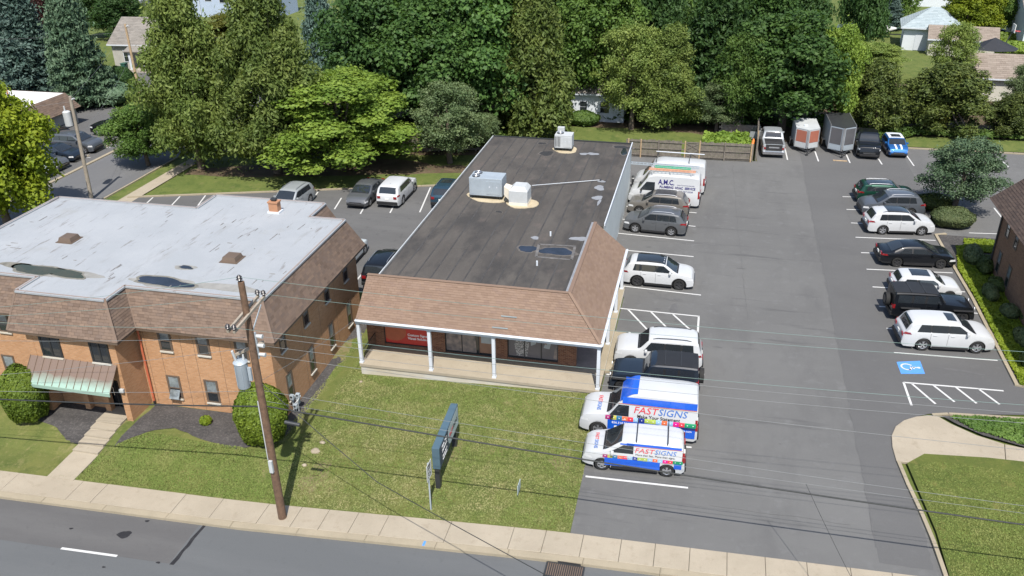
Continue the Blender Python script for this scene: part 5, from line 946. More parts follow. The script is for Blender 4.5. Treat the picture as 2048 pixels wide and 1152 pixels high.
# tall van
x=lambda q:q*nv.L/6.11
side_decal(nv,1,x(.12),x(1.1),.42,1.02,'wrap_blue'); side_decal(nv,1,x(1.98),x(4.62),.36,1.02,'wrap_blue'); side_decal(nv,1,x(.12),x(.95),.9,1.02,'wrap_navy','graphic_panel',.013); side_decal(nv,1,x(.12),x(3.9),1.95,2.30,'wrap_blue'); side_decal(nv,1,x(.12),x(4.1),1.905,1.945,'rust_red')
nv.top('roof_wrap',x(3.15),x(4.02),-1.02,1.02,'wrap_blue',.012)
side_decal(nv,-1,x(.12),x(4.62),.42,1.02,'wrap_blue'); side_decal(nv,-1,x(.12),x(3.9),1.95,2.30,'wrap_blue')
fast(nv,x(.1),x(4.75),1.14,.11,0,0,0)
side_text(nv,'FAST',.50,'text_red',2.48,1.66,shear=.18,bold=.002,wd=1.16); side_text(nv,'SIGNS',.50,'text_blue',1.22,1.66,shear=.18,bold=.002,wd=1.36); side_text(nv,'Make Your Statement',.26,'text_black',1.85,1.34,bold=.004,wd=2.0); side_text(nv,'856.310.9999',.17,'text_white',x(3.9),.88); side_text(nv,'fastsigns.com',.16,'text_white',x(.75),.82)
def hood_text(c,s1,s2,x,size):
    p=c.surf(x,0); z=max(c.surf(x-.35,0).z,c.surf(x+.35,0).z)+.012; sl=math.atan2(c.surf(x+.3,0).z-c.surf(x-.3,0).z,.6)
    for s,mat,y,al in ((s1,'text_red',-.30,'CENTER'),(s2,'text_blue',.30,'CENTER')):
        y0=-y; pz=c.surf(x,y0/(c.W/2)).z+.012; o=text('lettering',s,size,mat,c.t,(c.off(x),y0,pz),(0,0,0),al,.002,1,.004,.15); o.rotation_euler=(Matrix.Rotation(-sl,3,'Y')@Matrix.Rotation(-math.pi/2*-1,3,'Z')).to_euler()
        o.rotation_euler=(Matrix.Rotation(-sl,3,'Y')@Matrix.Rotation(math.pi/2,3,'Z')).to_euler()
        o.location.y=-(-.27 if s==s1 else .33)*1.0
        o.location.y=(-.30 if s==s1 else .30)
hood_text(nv,'FAST','SIGNS',x(5.15),.27)
# small van
x=lambda q:q*tc.L/4.82
side_decal(tc,1,x(1.15),x(3.75),.36,.77,'wrap_blue'); side_decal(tc,1,x(.15),x(.5),.5,.77,'wrap_blue'); side_decal(tc,1,x(.2),x(2.75),1.47,1.58,'wrap_blue'); side_decal(tc,1,x(.15),x(2.4),1.44,1.465,'rust_red'); side_decal(tc,1,x(2.4),x(3.05),1.48,1.55,'wrap_blue')
fast(tc,x(.1),x(3.85),.86,.085,0,0,0)
side_text(tc,'FAST',.32,'text_red',1.83,1.26,shear=.18,bold=.001,wd=.88); side_text(tc,'SIGNS',.32,'text_blue',.90,1.26,shear=.18,bold=.001,wd=.96); side_text(tc,'More than fast. More than signs.',.14,'text_black',1.33,1.06,wd=1.75)
hood_text(tc,'FAST','SIGNS',x(4.22),.24)
for xx in (.85,2.3):
    m=MB(); p=tc.surf(x(xx),0); m.tube([(tc.off(x(xx)),-.86,p.z+.14),(tc.off(x(xx)),.86,p.z+.14)],.022,'black_plastic',8)
    for sgn in (-1,1): m.tube([(tc.off(x(xx)),sgn*.76,p.z-.04),(tc.off(x(xx)),sgn*.76,p.z+.14)],.02,'black_plastic',6)
    m.build('roof_bar',tc.t,local=True)
# plumbing van lettering and racks
x=lambda q:q*am.L/5.95
side_text(am,'A.M.C.',.56,'text_navy',2.62,2.0,bold=.014,wd=1.25); side_text(am,'PLUMBING  HVAC  SERVICE',.26,'text_navy',1.75,1.62,bold=.008,wd=2.75); side_text(am,'215.703.0990   610.357.5528',.17,'text_navy',1.75,1.36,wd=2.4); side_text(am,'Indoor Environment Specialist',.11,'text_navy',x(1.2),1.86)
def ladder(van,y,x0,x1,z,mat,label,wd=.4):
    t=thing('ladder',label,'ladder',(van.t.location.x,van.t.location.y,0),van.t.rotation_euler.z,'ladders on the plumbing van roof'); 
    for s_ in (-1,1): m=MB(); m.bar((x0,y+s_*wd/2,z),(x1,y+s_*wd/2,z),.03,.08,mat); m.build('stile',t,local=True)
    k=int(abs(x1-x0)/.3)
    for i in range(k): q=x0+(x1-x0)*(i+.5)/k; m=MB(); m.tube([(q,y-wd/2,z),(q,y+wd/2,z)],.018,mat,6); m.build('rung',t,local=True)
basic('ladder_green',(.03,.30,.17),.5); basic('ladder_orange',(.55,.27,.16),.5)
zr=2.86
ladder(am,-.45,-2.5,3.2,zr+.06,'galvanised','long aluminium extension ladder overhanging the van windscreen',.42); ladder(am,.05,-1.9,.9,zr+.08,'ladder_green','green stepladder on the van rack',.36); ladder(am,.5,-2.3,1.3,zr+.02,'ladder_orange','orange ladder along the near edge of the van roof',.34)
def rack(van,xs,w_,h,m0='dark_metal'):
    for q in xs:
        m=MB(); m.tube([(q,-w_,2.5),(q,-w_,h),(q,w_,h),(q,w_,2.5)],.025,m0,6); m.build('rack_bar',van.t,local=True)
rack(am,(-2.0,-.4,1.0),.78,zr-.04,'pale_metal'); rack(bv,(-1.5,1.1),.80,2.92)
m=MB(); m.tube([(-2.6,-.6,2.96),(1.3,-.6,2.96)],.035,'white_trim',8); m.build('rack_pipe',bv.t,local=True)
# pickup: open door, bed cover, tail
m=MB(); m.slab([(pk.off(3.95),pk.W/2,.55),(pk.off(4.02),pk.W/2+.95,.55),(pk.off(4.02),pk.W/2+.92,1.25),(pk.off(3.95),pk.W/2,1.25)],.06,'paint_silver'); d=m.build('open_door',pk.t,local=True)
m=MB(); m.slab([(pk.off(3.93),pk.W/2,1.26),(pk.off(4.0),pk.W/2+.9,1.26),(pk.off(3.97),pk.W/2+.6,1.8),(pk.off(3.93),pk.W/2,1.8)],.03,'glass'); m.build('door_glass',d,local=True)
for c in (pk,bk): c.top('bed_cover',.95 if c is pk else .1,1.78,-.88,.88,'black_plastic',.012)
m=MB(); m.box(pk.off(.06),pk.off(.95),-.78,.78,1.295,1.31,'interior_dark'); m.build('bed_opening',pk.t,local=True)
m=MB(); m.box(pk.off(-.02),pk.off(.04),-.72,.72,.72,1.26,'interior_dark'); tg=m.build('tailgate',pk.t,local=True); m=MB(); m.box(pk.off(-.035),pk.off(-.02),-.45,.45,.95,1.08,'alloy'); m.build('tailgate_badge',tg,local=True)
m=MB(); p_=pk.surf(2.2,0); m.box(pk.off(2.13),pk.off(2.17),-.14,.14,1.80,1.86,'red_lens'); m.build('brake_light',pk.t,local=True)
# --- enclosed trailers with V noses
def trailer(label,lpx,rpx,h,mats,L):
    A,B=Vector(G(*lpx)),Vector(G(*rpx)); c=(A+B)/2; wd=(B-A).length; t=thing('cargo_trailer',label,'trailer',(c.x,c.y,0),R_(2),'enclosed trailers in the back row'); w_=wd/2*.96; z0=.42; nose=.75
    pl=[(-w_,0),(0,-nose),(w_,0),(w_,L),(-w_,L)]
    m=MB(); m.prism(pl,z0,z0+h,mats[2]); m.build('body',t,local=True)
    m=MB(); m.prism([(x_*1.01,y_*1.01-(.01 if y_<=0 else 0)) for x_,y_ in pl],z0+h,z0+h+.05,mats[3]); m.build('roof',t,local=True)
    for sgn in (-1,1):
        a=Vector((sgn*w_,0,0));b=Vector((0,-nose,0)); n=Vector((sgn*nose,-w_,0)).normalized()*.012
        p0=a.lerp(b,.06)+n;p1=a.lerp(b,.86)+n
        m=MB(); m.slab([(p0.x,p0.y,z0+.55),(p1.x,p1.y,z0+.55),(p1.x,p1.y,z0+h-.12),(p0.x,p0.y,z0+h-.12)],.008,mats[0]); m.build('nose_panel',t,local=True)
        m=MB(); m.slab([(p0.x,p0.y,z0+.05),(p1.x,p1.y,z0+.05),(p1.x,p1.y,z0+.5),(p0.x,p0.y,z0+.5)],.008,'alloy' if 0 else mats[1]); m.build('stone_guard',t,local=True)
        m=MB(); m.box(sgn*w_-.03,sgn*w_+.03,-.03,.03,z0,z0+h,'alloy'); m.build('corner_trim',t,local=True)
        m=MB(); q=L*.5; m.box(min(sgn*(w_-.05),sgn*(w_+.26)),max(sgn*(w_-.05),sgn*(w_+.26)),q-.42,q+.42,.72,.76,'alloy'); m.box(min(sgn*(w_+.24),sgn*(w_+.27)),max(sgn*(w_+.24),sgn*(w_+.27)),q-.42,q+.42,.58,.72,'alloy'); m.build('mudguard',t,local=True)
        m=MB(); m.tube([(sgn*(w_+.03),q,.33),(sgn*(w_+.23),q,.33)],.33,'rubber',20); wl=m.build('wheel',t,local=True,smooth=40); m=MB(); m.tube([(sgn*(w_+.22),q,.33),(sgn*(w_+.24),q,.33)],.2,'alloy',16); m.build('rim',wl,local=True)
        m=MB(); m.bar((sgn*w_*.7,-.2,z0-.04),(0,-nose-.75,z0-.02),.07,.09,'dark_metal'); m.build('tongue_rail',t,local=True)
    m=MB(); m.box(-.09,.09,-nose-.03,-nose+.06,z0+.02,z0+h,'alloy'); m.build('nose_trim',t,local=True)
    m=MB(); m.tube([(0,-nose-.55,.05),(0,-nose-.55,.75)],.035,'dark_metal',8); m.box(-.12,.12,-nose-.67,-nose-.43,0,.05,'dark_metal'); m.build('jack',t,local=True)
    m=MB(); m.box(-.06,.06,-nose-.95,-nose-.6,z0-.05,z0+.08,'dark_metal'); m.build('coupler',t,local=True,bevel=.02)
    return t
basic('panel_orange',(.30,.105,.068),.45,0,.08,2); basic('panel_grey',(.085,.083,.088),.45)
t1=trailer('orange and silver enclosed trailer with V nose beside the silver pickup','x' and (1586.6,302),(1633.6,302),1.75,('panel_orange','pale_metal','pale_metal','pale_metal'),3.2)
m=MB(); m.tube([(-.15,.6,2.2),(-.15,.6,2.32)],.2,'white_trim',14); m.build('roof_vent',t1,local=True)
t2=trailer('taller charcoal and grey enclosed trailer with V nose','x' and (1653.5,306.7),(1704,306.7),2.15,('panel_grey','galvanised','galvanised','dark_metal'),4.3)
for sgn in (-1,1):
    m=MB(); m.bar((sgn*1.09,-.05,2.62),(sgn*1.09,4.3,2.62),.06,.1,'alloy'); m.build('roof_rail',t2,local=True)
c=G(1680,322); o=thing('wooden_plank','yellowish wooden plank on the asphalt before the grey trailer','plank',(c[0],c[1],.005)); m=MB(); m.box(-.6,.6,-.09,.09,0,.05,'new_wood'); m.build('board',o,local=True)
# wheel stops in the far left lot
for i,(px,py) in enumerate(((241,133),(204,148),(167,165),(124,187),(84,204))):
    pass
for i,(px,py) in enumerate(((232,283),(205,298),(165,318),(123,338),(84,356),(54,371))):
    c=G(px,py); t=thing('wheel_stop',['concrete wheel stop nearest the long black suv','concrete wheel stop before the blue grey suv','concrete wheel stop before the dark blue sedan','concrete wheel stop right of the yellow green tree, before a dark sedan','concrete wheel stop half under the yellow green tree','concrete wheel stop lowest in the row, under the tree'][i],'wheel stop',(c[0],c[1],0),0,'wheel stops along the side street'); m=MB(); m.add([(-.1,-.95,0),(.1,-.95,0),(.1,.95,0),(-.1,.95,0),(-.06,-.92,.13),(.06,-.92,.13),(.06,.92,.13),(-.06,.92,.13)],[(0,1,2,3),(4,5,6,7),(0,1,5,4),(1,2,6,5),(2,3,7,6),(3,0,4,7)],'concrete'); m.build('block',t,local=True)
    line((px-25,py-1),(px+16,py-8+5),.1,.008)
# ------------------------------------------------------------------ foliage
def leaf_mesh(name,pos,nrm,size,mat,rng,aspect=1.5,jit=.5,droop=0):
    """one quad per leaf spray, oriented around the given normals"""
    n=len(pos); nrm=nrm+rng.normal(0,jit,(n,3)); nrm/=np.linalg.norm(nrm,axis=1,keepdims=True)+1e-9
    r=rng.normal(0,1,(n,3)); a=np.cross(nrm,r); a/=np.linalg.norm(a,axis=1,keepdims=True)+1e-9; b=np.cross(nrm,a)
    s=size*rng.uniform(.6,1.35,(n,1)); a=a*s*aspect*.5; b=b*s*.5
    v=np.stack([pos-a,pos-a*.1-b,pos+a,pos-a*.1+b],1).reshape(-1,3)
    me=bpy.data.meshes.new(name); me.vertices.add(4*n); me.vertices.foreach_set('co',v.astype(np.float32).ravel()); me.loops.add(4*n); me.loops.foreach_set('vertex_index',np.arange(4*n,dtype=np.int32))
    me.polygons.add(n); me.polygons.foreach_set('loop_start',np.arange(0,4*n,4,dtype=np.int32)); me.update(calc_edges=True); me.materials.append(M(mat)); return me
def sph(rng,n):
    v=rng.normal(0,1,(n,3)); return v/np.linalg.norm(v,axis=1,keepdims=True)
def clumps_to_leaves(cl,rng,per):
    P=[];N=[]
    for c,r,w_ in cl:
        k=int(per*w_); d=sph(rng,k); d[:,2]=np.where(d[:,2]<-.45,-d[:,2],d[:,2]); rr=rng.uniform(.2,1.08,(k,1))**.6; P.append(np.array(c)+d*rr*np.array(r)); q=d/np.array(r); q/=np.linalg.norm(q,axis=1,keepdims=True); q[:,2]+=.35; N.append(q)
    C=np.array([c for c,_,_ in cl]); k=int(per*len(cl)*.30); ii=rng.integers(0,len(C),k); f=rng.uniform(.45,1.05,(k,1)); q=C[ii]*np.concatenate([f,f,np.ones((k,1))],1)+rng.normal(0,.42,(k,3)); P.append(q); N.append(sph(rng,k)+np.array([0,0,.6]))
    return np.concatenate(P),np.concatenate(N)
def proto(kind,seed,mat,leafsize=.3,per=230,n=62):
    """returns crown mesh + trunk mesh for a tree 10 m tall with a crown about 3.6 m in radius"""
    rng=np.random.default_rng(seed); cl=[]; limbs=[]; m=MB(); H=10.
    if kind in('round','airy','maple'):
        ph=rng.uniform(0,6.28,4)
        for i in range(n):
            t=(i+.5)/n; z=2.3+7.0*t; a=i*2.39996+rng.normal(0,.3); env=3.7*math.sin(math.pi*min(1,(.10+.86*t))**.85)**.62*(1+.16*math.sin(3*a+ph[0])+.10*math.sin(5*a+ph[1]))
            rr=env*math.sqrt(rng.uniform(.25,1.)); rad=rng.uniform(.55,1.2)*(1 if kind!='airy' else .8); cl.append(((rr*math.cos(a),rr*math.sin(a),z),(rad*1.3,rad*1.3,rad*.9),rad**2))
        tr=[(0,0,0),(.1,.05,2.0),(0,.1,4.2),(.15,0,7.4)]; rad=[.30,.23,.17,.05]
    elif kind=='layered':
        for i in range(n):
            z=rng.uniform(2.2,9.4); env=4.0*(1-((z-3.6)/7.2)**2)**.6 if z>3.6 else 3.6; a=rng.uniform(0,6.28); rr=env*math.sqrt(rng.uniform(.12,1)); rad=rng.uniform(.75,1.2); cl.append(((rr*math.cos(a),rr*math.sin(a),z-.07*rr),(rad*1.3,rad*1.3,rad*.42),rad**2))
        tr=[(0,0,0),(.2,.1,1.6),(-.1,.1,3.6),(.1,0,8)]; rad=[.26,.2,.15,.04]
    elif kind=='spruce':
        for i in range(n*3):
            t=(i+.5)/(n*3); z=.7+9.2*t**.9; R=3.5*(1-t**.95)**.85+.15; a=i*2.39996+rng.normal(0,.2); q=rng.uniform(.62,1.02); rr=R*q; L=max(.3,R*.30); cl.append(((rr*math.cos(a),rr*math.sin(a),z-.22*rr*.5+rng.normal(0,.1)),(L*.95,L*.95,.20+.04*L),.6*max(.35,L)**1.5))
        tr=[(0,0,0),(0,0,5),(0,0,9.7)]; rad=[.28,.16,.03]
    elif kind in('juniper','yew','plume'):
        for i in range(int(n*1.6)):
            t=rng.uniform(0,1); a=rng.uniform(0,6.28)
            if kind=='plume': z=.8+8.9*t; env=3.0*(1-t)**.7+.35
            elif kind=='yew': z=.5+8.2*t**.8; env=4.0*(1-(t)**2.2)**.55
            else: z=1.0+8.8*t; env=(4.1*(1-t**.9)**.8+.35)*(.72+.5*math.sin(9*t+3*a)**2)*min(1,.55+1.6*t)
            rr=env*math.sqrt(rng.uniform(.2,1.)); rad=rng.uniform(.5,.95); cl.append(((rr*math.cos(a)*(1+.15*rng.normal()),rr*math.sin(a),z),(rad*.9,rad*.9,rad*1.4) if kind!='juniper' else (rad*1.1,rad*1.1,rad*1.0),rad**2*.8))
        tr=[(0,0,0),(.15,0,3),(-.1,.1,6),(0,0,9)]; rad=[.30,.22,.13,.03]
    elif kind=='pine':
        for i in range(n):
            a=rng.uniform(0,6.28); z=rng.uniform(2.4,9.5); env=3.9*math.sin(math.pi*(.25+.66*(z-2.4)/7.1))**.55; rr=env*math.sqrt(rng.uniform(.15,1)); rad=rng.uniform(.7,1.15); cl.append(((rr*math.cos(a)+.3,rr*math.sin(a),z),(rad*1.25,rad*1.25,rad*.8),rad**2))
        tr=[(0,0,0),(.1,0,2),(.5,.1,4.5),(.2,0,8.5)]; rad=[.36,.28,.2,.05]
    P,N=clumps_to_leaves(cl,rng,per); crown=leaf_mesh(kind+'_crown',P,N,leafsize,mat,rng,1.5 if kind not in('spruce','yew','plume','juniper') else 2.4,.75)
    m.tube(tr,rad,'bark',9)
    base=[Vector(p) for p in tr]
    for i in range(9 if kind!='spruce' else 0):
        c,_,_=cl[int(rng.integers(len(cl)))]; f=rng.uniform(.25,.8); k=min(2,int(f*3)); s0=base[k].lerp(base[k+1],f*3-k); e=Vector(c); mid=s0.lerp(e,.5)+Vector((0,0,-.3)); m.tube([s0,mid,e],[.11,.07,.02],'bark',6)
    t=m.build('trunk',None,smooth=50); tm=t.data; bpy.data.objects.remove(t); return crown,tm
PROTO={}
def getp(kind,mat,v,ls,per,n):
    k=(kind,mat,v)
    if k not in PROTO: PROTO[k]=proto(kind,hash((kind,v))%1000 if 0 else (sum(map(ord,kind+mat))*7+v*131)%9973,mat,ls,per,n)
    return PROTO[k]
KN={'round':(.17,430,74),'maple':(.185,420,80),'airy':(.14,430,64),'layered':(.16,430,84),'spruce':(.15,330,66),'juniper':(.105,760,84),'yew':(.14,430,80),'plume':(.14,430,80),'pine':(.15,300,70)}
rt=random.Random(77)
def tree(kind,mat,label,bx,by,H,Rr,name='tree',v=0,group='trees behind the buildings',rz=None):
    ls,per,n=KN[kind]; cr,tk=getp(kind,mat,v,ls,per,n); t=thing(name,label,'tree',(bx,by,-.03),rt.uniform(0,6.28) if rz is None else rz,group); s=(Rr/3.75,Rr/3.75,H/10)
    for nm,me in (('crown',cr),('trunk',tk)): o=mesh_obj(nm,me,t); o.scale=s
    return t
def ptree(kind,mat,label,bpx,bpy_,tpy,wpx,**k):
    """tree from the pixel of its foot, the pixel row of its top and its width in pixels"""
    x,y=G(bpx,bpy_); lo,hi=.5,40
    for _ in range(40):
        md=(lo+hi)/2
        if PR((x,y,md))[1]>tpy: lo=md
        else: hi=md
    a=PR((x,y,lo*.5)); e=PR((x+1,y,lo*.5)); return tree(kind,mat,label,x,y,lo,wpx/2/math.hypot(e[0]-a[0],e[1]-a[1]),**k)
TREES=[
 ('maple','leaf_yellow_green','bright yellow green maple at the left edge beyond the office roof',22,470,150,205,'maple_tree'),
 ('spruce','leaf_blue','large blue green spruce left of the grey roofed house',72,205,-45,160,'spruce_tree'),
 ('spruce','leaf_spruce','dull green spruce right in front of the grey roofed house',172,212,-70,118,'spruce_tree'),
 ('round','leaf_red','dark red leaved tree between the two spruces',108,150,-12,92,'plum_tree'),
 ('yew','leaf_dark','dark evergreen at the top left between spruce and house roof',232,75,-40,105,'evergreen_tree'),
 ('plume','leaf_olive','pale olive tree cut by the left picture edge behind the spruce',8,170,-60,90,'tree'),
 ('juniper','leaf_olive','huge olive green tree left of centre overhanging the side path',404,335,-75,196,'juniper_tree'),
 ('round','leaf_mid','small dark green tree at the left foot of the huge olive tree',297,330,208,108,'sapling'),
 ('juniper','leaf_olive','tall olive green tree behind the bright green layered tree',556,345,-40,225,'juniper_tree'),
 ('layered','leaf_bright','bright green layered tree over the rear parking stalls',684,336,146,262,'dogwood_tree'),
 ('layered','leaf_gold','yellow green tree beside the white house at the top',480,150,22,125,'tree'),
 ('spruce','leaf_blue','slim pale blue spruce behind the tall olive tree',652,175,-60,95,'spruce_tree'),
 ('juniper','leaf_gold','golden green evergreen above the layered tree',748,240,62,125,'evergreen_tree'),
 ('maple','leaf_dark','dark maple left of the centre of the woodland',772,250,-55,210,'maple_tree'),
 ('maple','leaf_maple','large deep green maple above the dark flat roof',872,270,-20,235,'maple_tree'),
 ('maple','leaf_maple','deep green maple left of the olive plume tree',972,262,-60,220,'maple_tree'),
 ('airy','leaf_silver','small silvery green tree by the fence left of the dark roof',900,325,160,150,'willow_tree'),
 ('airy','leaf_silver','silvery sapling touching the back left corner of the dark roof',968,300,225,70,'willow_tree'),
 ('plume','leaf_olive','tall olive plume shaped evergreen behind the small rooftop unit',1066,275,-40,205,'hemlock_tree'),
 ('round','leaf_mid','mid green tree right of the olive plume tree',1190,225,-60,190,'tree'),
 ('airy','leaf_light','light green tree behind the middle of the fence',1262,258,38,150,'tree'),
 ('juniper','leaf_olive','olive green tree behind the gate in the fence',1335,255,60,165,'tree'),
 ('spruce','leaf_dark','dark conifer behind the cinder block wall',1425,235,-80,215,'conifer_tree'),
 ('airy','leaf_silver','grey green shrub like tree left of the cinder block wall',1432,262,158,100,'tree'),
 ('maple','leaf_maple','big glossy green maple above the trailers',1562,262,22,245,'maple_tree'),
 ('round','leaf_bright','lighter green tree right above the grey trailer',1655,262,48,118,'tree'),
 ('yew','leaf_yew','dark feathery yew behind the black pickup',1738,262,112,130,'yew_tree'),
 ('yew','leaf_yew','widest dark yew behind the blue hatchback',1882,262,116,185,'yew_tree'),
 ('yew','leaf_yew','dark yew at the right edge beyond the back kerb',2022,270,180,115,'yew_tree'),
 ('yew','leaf_gold','yellowish shrub tree on top of the widest yew',1868,255,135,95,'yew_tree'),
 ('plume','leaf_dark','old conifer with a thick bare trunk beside the covered boat',1718,92,-260,120,'conifer_tree'),
 ('plume','leaf_mid','hanging green conifer right of the old thick trunk',1795,40,-160,90,'conifer_tree'),
 ('spruce','leaf_blue','pale blue spruce behind the covered boat',1772,58,-30,70,'spruce_tree'),
 ('airy','leaf_light','pale green young tree before the white garage',1895,185,42,105,'tree'),
 ('round','leaf_yellow_green','yellow green tree behind the white garage',1930,90,-40,120,'tree'),
 ('round','leaf_mid','dark tree in the top right corner',2035,90,-60,90,'tree'),
 ('airy','leaf_silver','silvery tree at the right edge before the brown roofed garage',2042,225,125,90,'tree'),
 ('layered','leaf_light','low layered yellow green tree below the covered boat',1728,150,82,130,'tree'),
 ('pine','leaf_cedar','blue green cedar with leaning trunk beside the round hedge',1905,428,280,150,'cedar_tree'),
 ('round','leaf_mid','green tree left of the big glossy maple',1480,262,60,120,'tree'),
 ('maple','leaf_dark','dark tree high between olive plume and conifer',1120,205,-60,160,'tree'),
]
cnt={}
for t_ in TREES:
    k=(t_[0],t_[1]); cnt[k]=cnt.get(k,0)+1
    ptree(t_[0],t_[1],t_[2],*t_[3:7],name=t_[7],v=cnt[k]%2 if t_[0] not in('maple',) else cnt[k]%3)
# deeper woodland rows, each tree on its own
row=[('maple','leaf_dark'),('maple','leaf_maple'),('round','leaf_mid'),('plume','leaf_dark'),('round','leaf_dark')]
names={'leaf_dark':'very dark','leaf_maple':'deep green','leaf_mid':'mid green'}
i=0
for y,x0,x1,st in ((98,-30,12,6.0),(112,-40,15,7.0)):
    x=x0
    while x<x1:
        k,mt=row[i%5]; px=PR((x,y,9)); zone=['far left','left','middle','right','far right'][min(4,max(0,int((px[0]-500)/260)))]
        tree(k,mt,'%s tree deep in the woodland, %s of the %s row, %s one'%(names[mt],zone,'front' if y<100 else 'back',['first','second','third','fourth','fifth','sixth','seventh','eighth','ninth','tenth','eleventh'][int((x-x0)/st)%11]),x+rt.uniform(-1,1),y+rt.uniform(-2.5,2.5),rt.uniform(12,16),rt.uniform(3.6,4.6),group='woodland trees',v=i%2); x+=st; i+=1
# ---- clipped shrubs and hedges: a leafy shell over a woody core
def shell(name,label,cat,c,r,mat,n,ls,seed,group=None,rz=0,egg=0,under='shrub'):
    rng=np.random.default_rng(seed); t=thing(name,label,cat,(c[0],c[1],c[2]),rz,group); d=sph(rng,n); d=d[d[:,2]>-.75]
    lump=1+.035*np.sin(d[:,:1]*7+seed)+.035*np.sin(d[:,1:2]*9+seed*2)+.03*np.sin(d[:,2:]*8)
    p=d*np.array(r)*lump*rng.uniform(.95,1.04,(len(d),1))
    if egg: p[:,:2]*=(1-egg*(p[:,2:]/r[2]))
    p[:,2]+=r[2]*.93; nn=d/np.array(r); nn/=np.linalg.norm(nn,axis=1,keepdims=True)
    mesh_obj('foliage',leaf_mesh('foliage',p,nn,ls,mat,rng,1.5,.35),t)
    m=MB(); ks=[]
    for i in range(7):
        a=i/6; z=r[2]*(.05+1.8*a); q=math.sqrt(max(0.02,1-((z-r[2]*.93)/r[2])**2))*.9; ks.append((z,q*(1-egg*((z-r[2]*.93)/r[2]))))
    N=14; m.add([(r[0]*q*math.cos(2*math.pi*k/N),r[1]*q*math.sin(2*math.pi*k/N),z) for z,q in ks for k in range(N)],[(i*N+k,i*N+(k+1)%N,(i+1)*N+(k+1)%N,(i+1)*N+k) for i in range(6) for k in range(N)]+[tuple(range(6*N,7*N))],'leaf_dark'); m.build('inner_branches',t,local=True,smooth=60); return t
c=G(45,850,-.1); shell('clipped_shrub','large clipped egg shaped shrub left of the copper awning','shrub',(c[0],c[1]+.6,-.15),(1.12,1.05,1.55),'leaf_hedge',15000,.085,3,egg=-.06)
c=G(515,893,-.1); shell('clipped_shrub','large clipped egg shaped shrub behind the street utility pole','shrub',(c[0],c[1]+.75,-.25),(1.28,1.15,1.6),'leaf_hedge',17000,.085,4,egg=-.04)
c=G(408,852,0); shell('small_shrub','tiny yellow green plant in the mulch bed','shrub',(c[0],c[1]+.2,0),(.28,.26,.22),'leaf_cover',500,.1,5)
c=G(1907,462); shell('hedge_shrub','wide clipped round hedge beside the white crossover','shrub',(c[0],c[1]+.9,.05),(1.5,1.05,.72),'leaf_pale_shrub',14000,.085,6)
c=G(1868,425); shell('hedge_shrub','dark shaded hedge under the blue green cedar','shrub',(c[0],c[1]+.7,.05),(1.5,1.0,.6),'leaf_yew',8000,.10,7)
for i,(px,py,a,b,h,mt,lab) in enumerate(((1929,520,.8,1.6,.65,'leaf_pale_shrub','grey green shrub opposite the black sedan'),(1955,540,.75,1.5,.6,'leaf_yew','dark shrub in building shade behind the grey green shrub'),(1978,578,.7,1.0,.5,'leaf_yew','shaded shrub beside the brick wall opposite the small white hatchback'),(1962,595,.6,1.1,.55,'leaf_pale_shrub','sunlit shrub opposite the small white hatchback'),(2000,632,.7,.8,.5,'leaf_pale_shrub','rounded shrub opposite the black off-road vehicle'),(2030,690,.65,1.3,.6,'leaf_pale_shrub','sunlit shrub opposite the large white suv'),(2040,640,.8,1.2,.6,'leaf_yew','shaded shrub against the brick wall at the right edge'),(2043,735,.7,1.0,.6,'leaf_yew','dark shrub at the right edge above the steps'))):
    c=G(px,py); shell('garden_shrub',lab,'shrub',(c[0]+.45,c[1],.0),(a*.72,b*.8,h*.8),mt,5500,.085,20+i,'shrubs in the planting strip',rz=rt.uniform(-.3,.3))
c=G(185,212); shell('spreading_juniper','low spreading grey green juniper under the dull green spruce','shrub',(c[0],c[1]+1.5,0),(4.2,2.4,1.3),'leaf_spruce',8000,.28,41)
c=G(237,182); shell('round_yew','round dark yew beside the far driveway','shrub',(c[0],c[1]+.8,0),(1.5,1.4,1.4),'leaf_dark',3500,.2,42)
c=G(1338,262); shell('broad_shrub','broad green shrub behind the fence gate','shrub',(c[0],c[1]+3.2,0),(4.2,2.0,1.6),'leaf_mid',9000,.22,43)
c=G(1200,262); shell('broad_shrub','dark undergrowth shrub before the white shed','shrub',(c[0]-2,c[1]+2,0),(1.6,1.2,.7),'leaf_mid',2500,.2,44)
for i,(px,py,rx,ry,h,mt,lab) in enumerate(((1375,58,6,1.4,1.5,'leaf_mid','x'),(1960,40,5.5,1.2,1.5,'leaf_hedge','long clipped hedge at the top right behind the far car'),(2000,98,7.5,1.2,1.1,'leaf_hedge','clipped hedge behind the black canopy'),(1985,110,6,1.6,1.0,'leaf_bright','leafy border behind the black canopy'))):
    if lab=='x': continue
    c=G(px,py); shell('garden_hedge',lab,'hedge',(c[0],c[1],0),(rx,ry,h),mt,5000,.3,50+i)
